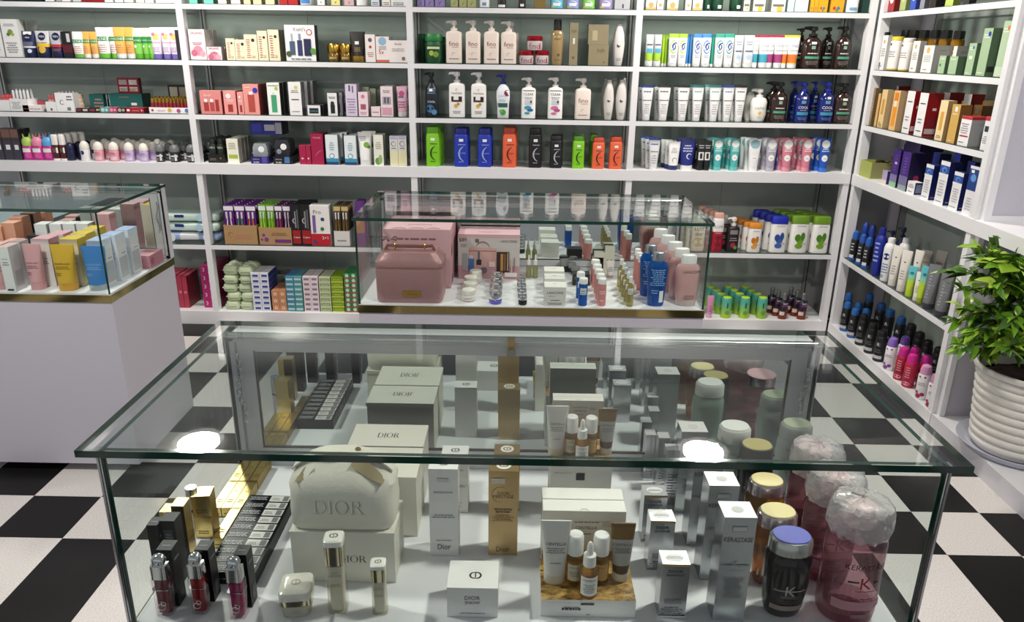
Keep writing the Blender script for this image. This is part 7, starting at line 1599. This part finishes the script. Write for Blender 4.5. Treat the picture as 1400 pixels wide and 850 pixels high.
def centella_set(px, yb, wpx, sc, tag_, front):
    Pq = at_z(px, yb, ZM)
    if front: Pq.y = .905; th = .030
    else: Pq = Vector((x_at(px, 1.145, .8), 1.145, 0)); th = .1165
    w = wpx * mpp(Pq.x, Pq.y, ZM + th); d = .094 if front else .085
    X, Y = Pq.x, Pq.y
    spawn(set_tray(*q(w, d, th)), (X, Y + d / 2, ZM), 0, 'white tray with rough gold top, ' + tag_, 'tray', 'skin care set trays')
    z = ZM + th + .0006; s = 1.0 if front else .88
    bx = C('#e8e5db', '#d0cdc2', '#f0eee6', D=(('t', 'CENTELLA', .03, .74, .26, INK), ('l', -.12, .82, .18, .86, 1, GREY), ('l', -.02, .64, .1, .67, 1, INK), ('r', .22, .76, .34, .84, '#cfc8c0'), ('r', -.5, .0, .5, .38, BARKM)), T=(('a', 0, -.5, .05, 0, 180, .01, '#b0aca0'), ('r', -.5, -.02, .5, .01, '#c8c4b8')))
    bd, zb = (.065, ZM) if front else (.03, ZM + th)
    spawn(bx(*q(w * (.93 if front else .86), bd, .117 if front else .078)), (X - .002, Y + d + .004 + bd / 2, zb), 0, 'wide cream carton standing behind the tray, ' + tag_, 'carton', 'skin care set cartons')
    items = [('white cream tube at the left of the tray', TB('#dfdcd4', '#d8cfbe', D=(('t', 'CENTELLA', 0, .66, .66, INK), ('l', -.3, .52, .3, .62, 3, GREY), ('l', -.2, .36, .2, .39, 1, GREY)), capf=.16, capw=.72), -.049, .044, .046, .026, .106, 'tube'),
             ('brown and grey tube at the right of the tray', TB('#a9a69e', '#dcd6cc', ((.16, '#54402a'), (.30, '#b4b1aa'), (.74, '#7c5c22')), (('t', 'CENTELLA', 0, .66, .7, INK), ('l', -.3, .52, .3, .62, 3, '#6a6a6a')), capf=.15, capw=.66, topc='#6c4e1c'), .052, .052, .038, .024, .098, 'tube'),
             ('amber bottle with white cap, left in the tray', BT(AMB, '#e9e8e4', (('r', -.40, .1, .40, .44, '#e0d8c0'), ('t', 'CENTELLA', 0, .38, .62, INK), ('l', -.3, .2, .3, .32, 3, GREY)), p=2, capf=.40, style='straight', name='ampoule_bottle', capw=.92), -.019, .044, .027, .027, .084, 'bottle'),
             ('amber bottle with white cap, right in the tray', BT(AMB, '#e9e8e4', (('r', -.40, .1, .40, .44, '#d0a868'), ('t', 'CENTELLA', 0, .38, .62, INK)), p=2, capf=.40, style='straight', name='ampoule_bottle', capw=.92), .020, .046, .027, .027, .082, 'bottle'),
             ('amber dropper bottle in front of its tray', lambda w_, d_, h_: dropper(w_, d_, h_, AMB, '#e9e8e4', (('r', -.42, .06, .42, .42, '#eceae4'), ('t', 'CENTELLA', 0, .36, .66, INK), ('l', -.3, .12, .3, .3, 5, GREY))), .0, .016, .029, .029, .090, 'bottle')]
    for nm, mk, dx, dy, iw, idp, ih, cat in items:
        spawn(mk(*q(iw * s, idp * s, ih * s)), (X + dx * s, Y + dy * s * (1 if front else .9), z), 0, nm + ', ' + tag_, cat, 'skin care set pieces')
centella_set(803, 838, 130, 1.0, 'front skin care set', True)
centella_set(794.5, 665, 84, .85, 'rear skin care set', False)
# silver foundation and hair serum cartons
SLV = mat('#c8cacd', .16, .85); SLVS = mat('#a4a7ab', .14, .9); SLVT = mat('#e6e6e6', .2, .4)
BST = (('r', -.5, .96, .5, 1.0, '#b89868'), ('t', 'DIOR', 0, .87, .52, '#232326', .05), ('t', 'BACKSTAGE', 0, .80, .62, '#232326', .04), ('t', 'FACE & BODY', 0, .33, .62, '#232326', .035), ('t', 'FOUNDATION', 0, .28, .62, '#232326', .035), ('l', -.4, .05, .4, .2, 4, '#8a8a8c'), ('r', -.5, .0, .5, .035, '#e0e0e0'))
for i, (xl, xr, yb, yt) in enumerate(((899.5, 936, 843, 771), (884, 917, 780, 712), (876, 907, 741, 677))):
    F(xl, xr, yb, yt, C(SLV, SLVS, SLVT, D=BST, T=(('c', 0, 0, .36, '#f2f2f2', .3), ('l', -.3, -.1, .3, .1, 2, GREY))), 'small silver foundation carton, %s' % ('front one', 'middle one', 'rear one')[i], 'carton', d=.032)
KER = (('t', 'KÉRASTASE', 0, .80, .90, '#1c1c20', .055), ('l', -.1, .765, .1, .775, 1, GREY), ('r', -.22, .87, .24, .92, '#a8a4a4'), ('r', -.2, .878, .22, .912, '#d0cccc'), ('r', -.42, .545, .42, .56, '#98a0a4'), ('t', 'K', 0, .56, .20, '#a8aeb2'), ('l', -.3, .495, .3, .51, 1, GREY), ('l', -.3, .24, .3, .44, 9, '#6a6a6e'), ('t', 'KÉRASTASE', -.1, .03, .5, GREY))
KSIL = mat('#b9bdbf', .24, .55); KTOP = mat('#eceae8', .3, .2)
for i, (xl, xr, yb, yt) in enumerate(((973.5, 1016, 848, 707), (955.5, 995, 792, 664), (938, 975, 745, 622), (922, 956, 700, 590))):
    F(xl, xr, yb, yt, C(KSIL, SLVS, KTOP, D=KER, left=SLVS, T=(('c', 0, 0, .2, '#d0cecc', .2),)), 'tall silver hair serum carton, %s' % ('front one', 'second', 'third', 'rear one')[i], 'carton', d=.040)
for i, (xl, xr, yb) in enumerate(((905, 922, 690), (895, 910, 668), (878, 892, 655))):
    F(xl, xr, yb, 600, C(SLV, SLVS, SLVT, D=(('l', -.3, .2, .3, .6, 8, '#8a8a8e'),)), 'slim silver carton near the mirror' + nth(i, 3, 'from right'), 'carton', d=.024, h=(.115, .11, .10)[i])
# shampoo bottles with screw lids
def bain(w, d, h, liquid, lid, disc, D, name='bath_shampoo_bottle', bottom=None):
    base = bottle(w, d, h, liquid, lid, D, 2.3, .17, 'bain', name, ((0, bottom or liquid), (.16, liquid)), .95)
    tp = MB().loft([(h + .0003, w * .40, d * .40, 2.2), (h + h * .012, w * .385, d * .385, 2.2)], M_(disc), 24)
    return Node(name, None, [Node('body', base.kids[0].me), Node('cap', base.kids[1].me, [Node('cap_disc', tp)])])
KB = lambda c, y=.62: (('t', 'KÉRASTASE', 0, y, .66, c),)
LIDC = mat('#c9bcc0', .2, .75)
F(1050, 1100, 849, 748, lambda w, d, h: bain(w, d, h, clear('#3c3834', .72, '#1c1a1c'), mat('#bdbdb8', .2, .75), '#6c70c4', (('t', 'K', 0, .40, .22, '#a8a49e'), ('r', -.34, .395, .34, .408, '#a8a49e'), ('l', -.2, .30, .2, .34, 2, '#7a7672'), ('r', -.36, .12, .36, .19, '#8f7f74')), bottom=clear('#403c44', .5, '#2c2a34')), 'dark shampoo bottle with violet blue lid', 'shampoo bottle', d=.056, w=.068)
GOL = clear('#dcae68', .35, '#b8843c')
F(1034, 1080, 806, 712, lambda w, d, h: bain(w, d, h, GOL, LIDC, '#ecdca4', (('r', -.38, .14, .38, .24, '#e4d4a8'), ('t', 'KÉRASTASE', .05, .66, .6, '#3a2410')), bottom=clear('#c08458', .4, '#9c6038')), 'amber shampoo bottle with cream lid, front one', 'shampoo bottle', d=.054, w=.066)
F(1021, 1064, 758, 668, lambda w, d, h: bain(w, d, h, GOL, LIDC, '#ecdca4', (('r', -.38, .14, .38, .24, '#e4d4a8'), ('t', 'KÉRASTASE', .05, .66, .6, '#3a2410')), bottom=clear('#c08458', .4, '#9c6038')), 'amber shampoo bottle with cream lid, rear one', 'shampoo bottle', d=.054, w=.064)
F(1006, 1050, 716, 618, lambda w, d, h: bain(w, d, h, mat('#1c1e24', .15), '#22262c', '#b8ac74', KB('#8a8a90', .5)), 'black shampoo bottle with olive gold lid', 'shampoo bottle', d=.054, w=.064)
F(978, 1018, 692, 592, lambda w, d, h: bain(w, d, h, clear('#a8c4b0', .8, '#a0b8a8'), '#e2e4de', '#e8e8e4', KB('#4a5a50', .72) + (('r', -.3, .4, .3, .62, '#c8d4cc'),), bottom=clear('#a8c4b0', .8, '#98b0a0')), 'green shampoo bottle with white lid', 'shampoo bottle', d=.054, w=.064)
F(1068, 1110, 680, 588, lambda w, d, h: bain(w, d, h, clear('#d0d8d4', .75, '#b8c0bc'), '#a8aca8', '#a8b098', KB('#3a4440', .70) + (('l', -.3, .36, .3, .52, 4, GREY),), bottom=clear('#d0d8d4', .75, '#b8c0bc')), 'clear grey shampoo bottle with grey lid', 'shampoo bottle', d=.054, w=.064)
# large pink bottles with bubble wrapped pumps
PNK = clear('#e4c8cd', .24, '#bd949b', rough=.03)
PNKD = clear('#c898a4', .32, '#9a6474', rough=.03)
def pink_bottle(w, d, h, wrap=True):
    hb = h * (.80 if wrap else .84)
    secs = [(0, w * .43, d * .43, 2.4), (h * .02, w * .48, d * .48, 2.4), (h * .10, w * .5, d * .5, 2.4), (hb * .86, w * .5, d * .5, 2.4), (hb * .95, w * .44, d * .44, 2.2), (hb, w * .3, d * .3, 2)]
    m = MB().loft(secs, [PNKD, PNKD, PNK, PNKD, PNKD], 28)
    D = (('t', 'KÉRASTASE', .06, .545, .74, '#3a1c24'), ('l', -.05, .51, .15, .52, 1, '#5c3440'), ('t', 'K', .08, .40, .20, '#a0182c'), ('r', -.24, .405, -.05, .42, '#2c2024'), ('r', .2, .405, .3, .42, '#2c2024'), ('l', -.1, .33, .3, .345, 1, '#7c4450'), ('l', -.2, .14, .34, .28, 7, '#7c4858'), ('r', -.1, .09, .2, .125, '#8c6c74'), ('r', -.42, .16, .44, .24, '#c8909a'))
    art(m, front_of(secs), w, h, D)
    kids = [Node('body', m)]
    if wrap:
        pm_ = MB().loft([(hb + .0004, w * .28, d * .28, 2), (h * .88, w * .28, d * .28, 2), (h * .96, w * .24, d * .24, 2)], mat('#e4b8bc', .3), 16)
        kids.append(Node('pump_head', pm_))
        rnd_ = random.Random(int(h * 1e5)); bw_ = MB(); N = 36; rings = []
        for z, r in ((hb * .90, .40), (hb * .93, .50), (hb * .99, .54), (hb * 1.06, .55), (h * .93, .54), (h * .98, .50), (h * 1.005, .42), (h * 1.02, .22), (h * 1.025, .05)):
            rings.append(bw_.pts([(w * r * math.cos(2 * math.pi * k / N) * (1 + rnd_.uniform(-.05, .05)), w * r * .96 * math.sin(2 * math.pi * k / N) * (1 + rnd_.uniform(-.05, .05)), z + rnd_.uniform(-.003, .003)) for k in range(N)]))
        WR = clear('#f4f2f2', .40, '#f2f0f0', rough=.06, ior=1.5, bump=1.0)
        for i in range(len(rings) - 1):
            for k in range(N): bw_.face((rings[i][k], rings[i][(k + 1) % N], rings[i + 1][(k + 1) % N], rings[i + 1][k]), WR, True)
        kids.append(Node('bubble_wrap', bw_, label='clear bubble wrap tied over the pump'))
    else:
        kids.append(Node('cap', MB().loft([(hb + .0004, w * .44, d * .44, 2), (h * .985, w * .45, d * .45, 2), (h, w * .42, d * .42, 2)], [chrome('#b8a8ac', .15), mat('#e2b4bc', .3)], 24)))
    return Node('hair_bath_bottle', None, kids)
pink_bottle_ref[0] = pink_bottle
F(1155, 1222, 866, 676, pink_bottle, 'large pink bottle with wrapped pump, nearest the front', 'bottle', d=.075, w=.082, h=.193, min_y=.894)
F(1132, 1186, 800, 641, pink_bottle, 'large pink bottle with wrapped pump, second one', 'bottle', d=.072, w=.080, h=.186)
F(1104, 1153, 755, 593, pink_bottle, 'large pink bottle with wrapped pump, third one', 'bottle', d=.070, w=.078, h=.186)
F(1092, 1136, 722, 600, lambda w, d, h: pink_bottle(w, d, h, False), 'pink bottle with pale pink cap, unwrapped, at the rear', 'bottle', d=.064, w=.068, h=.15)
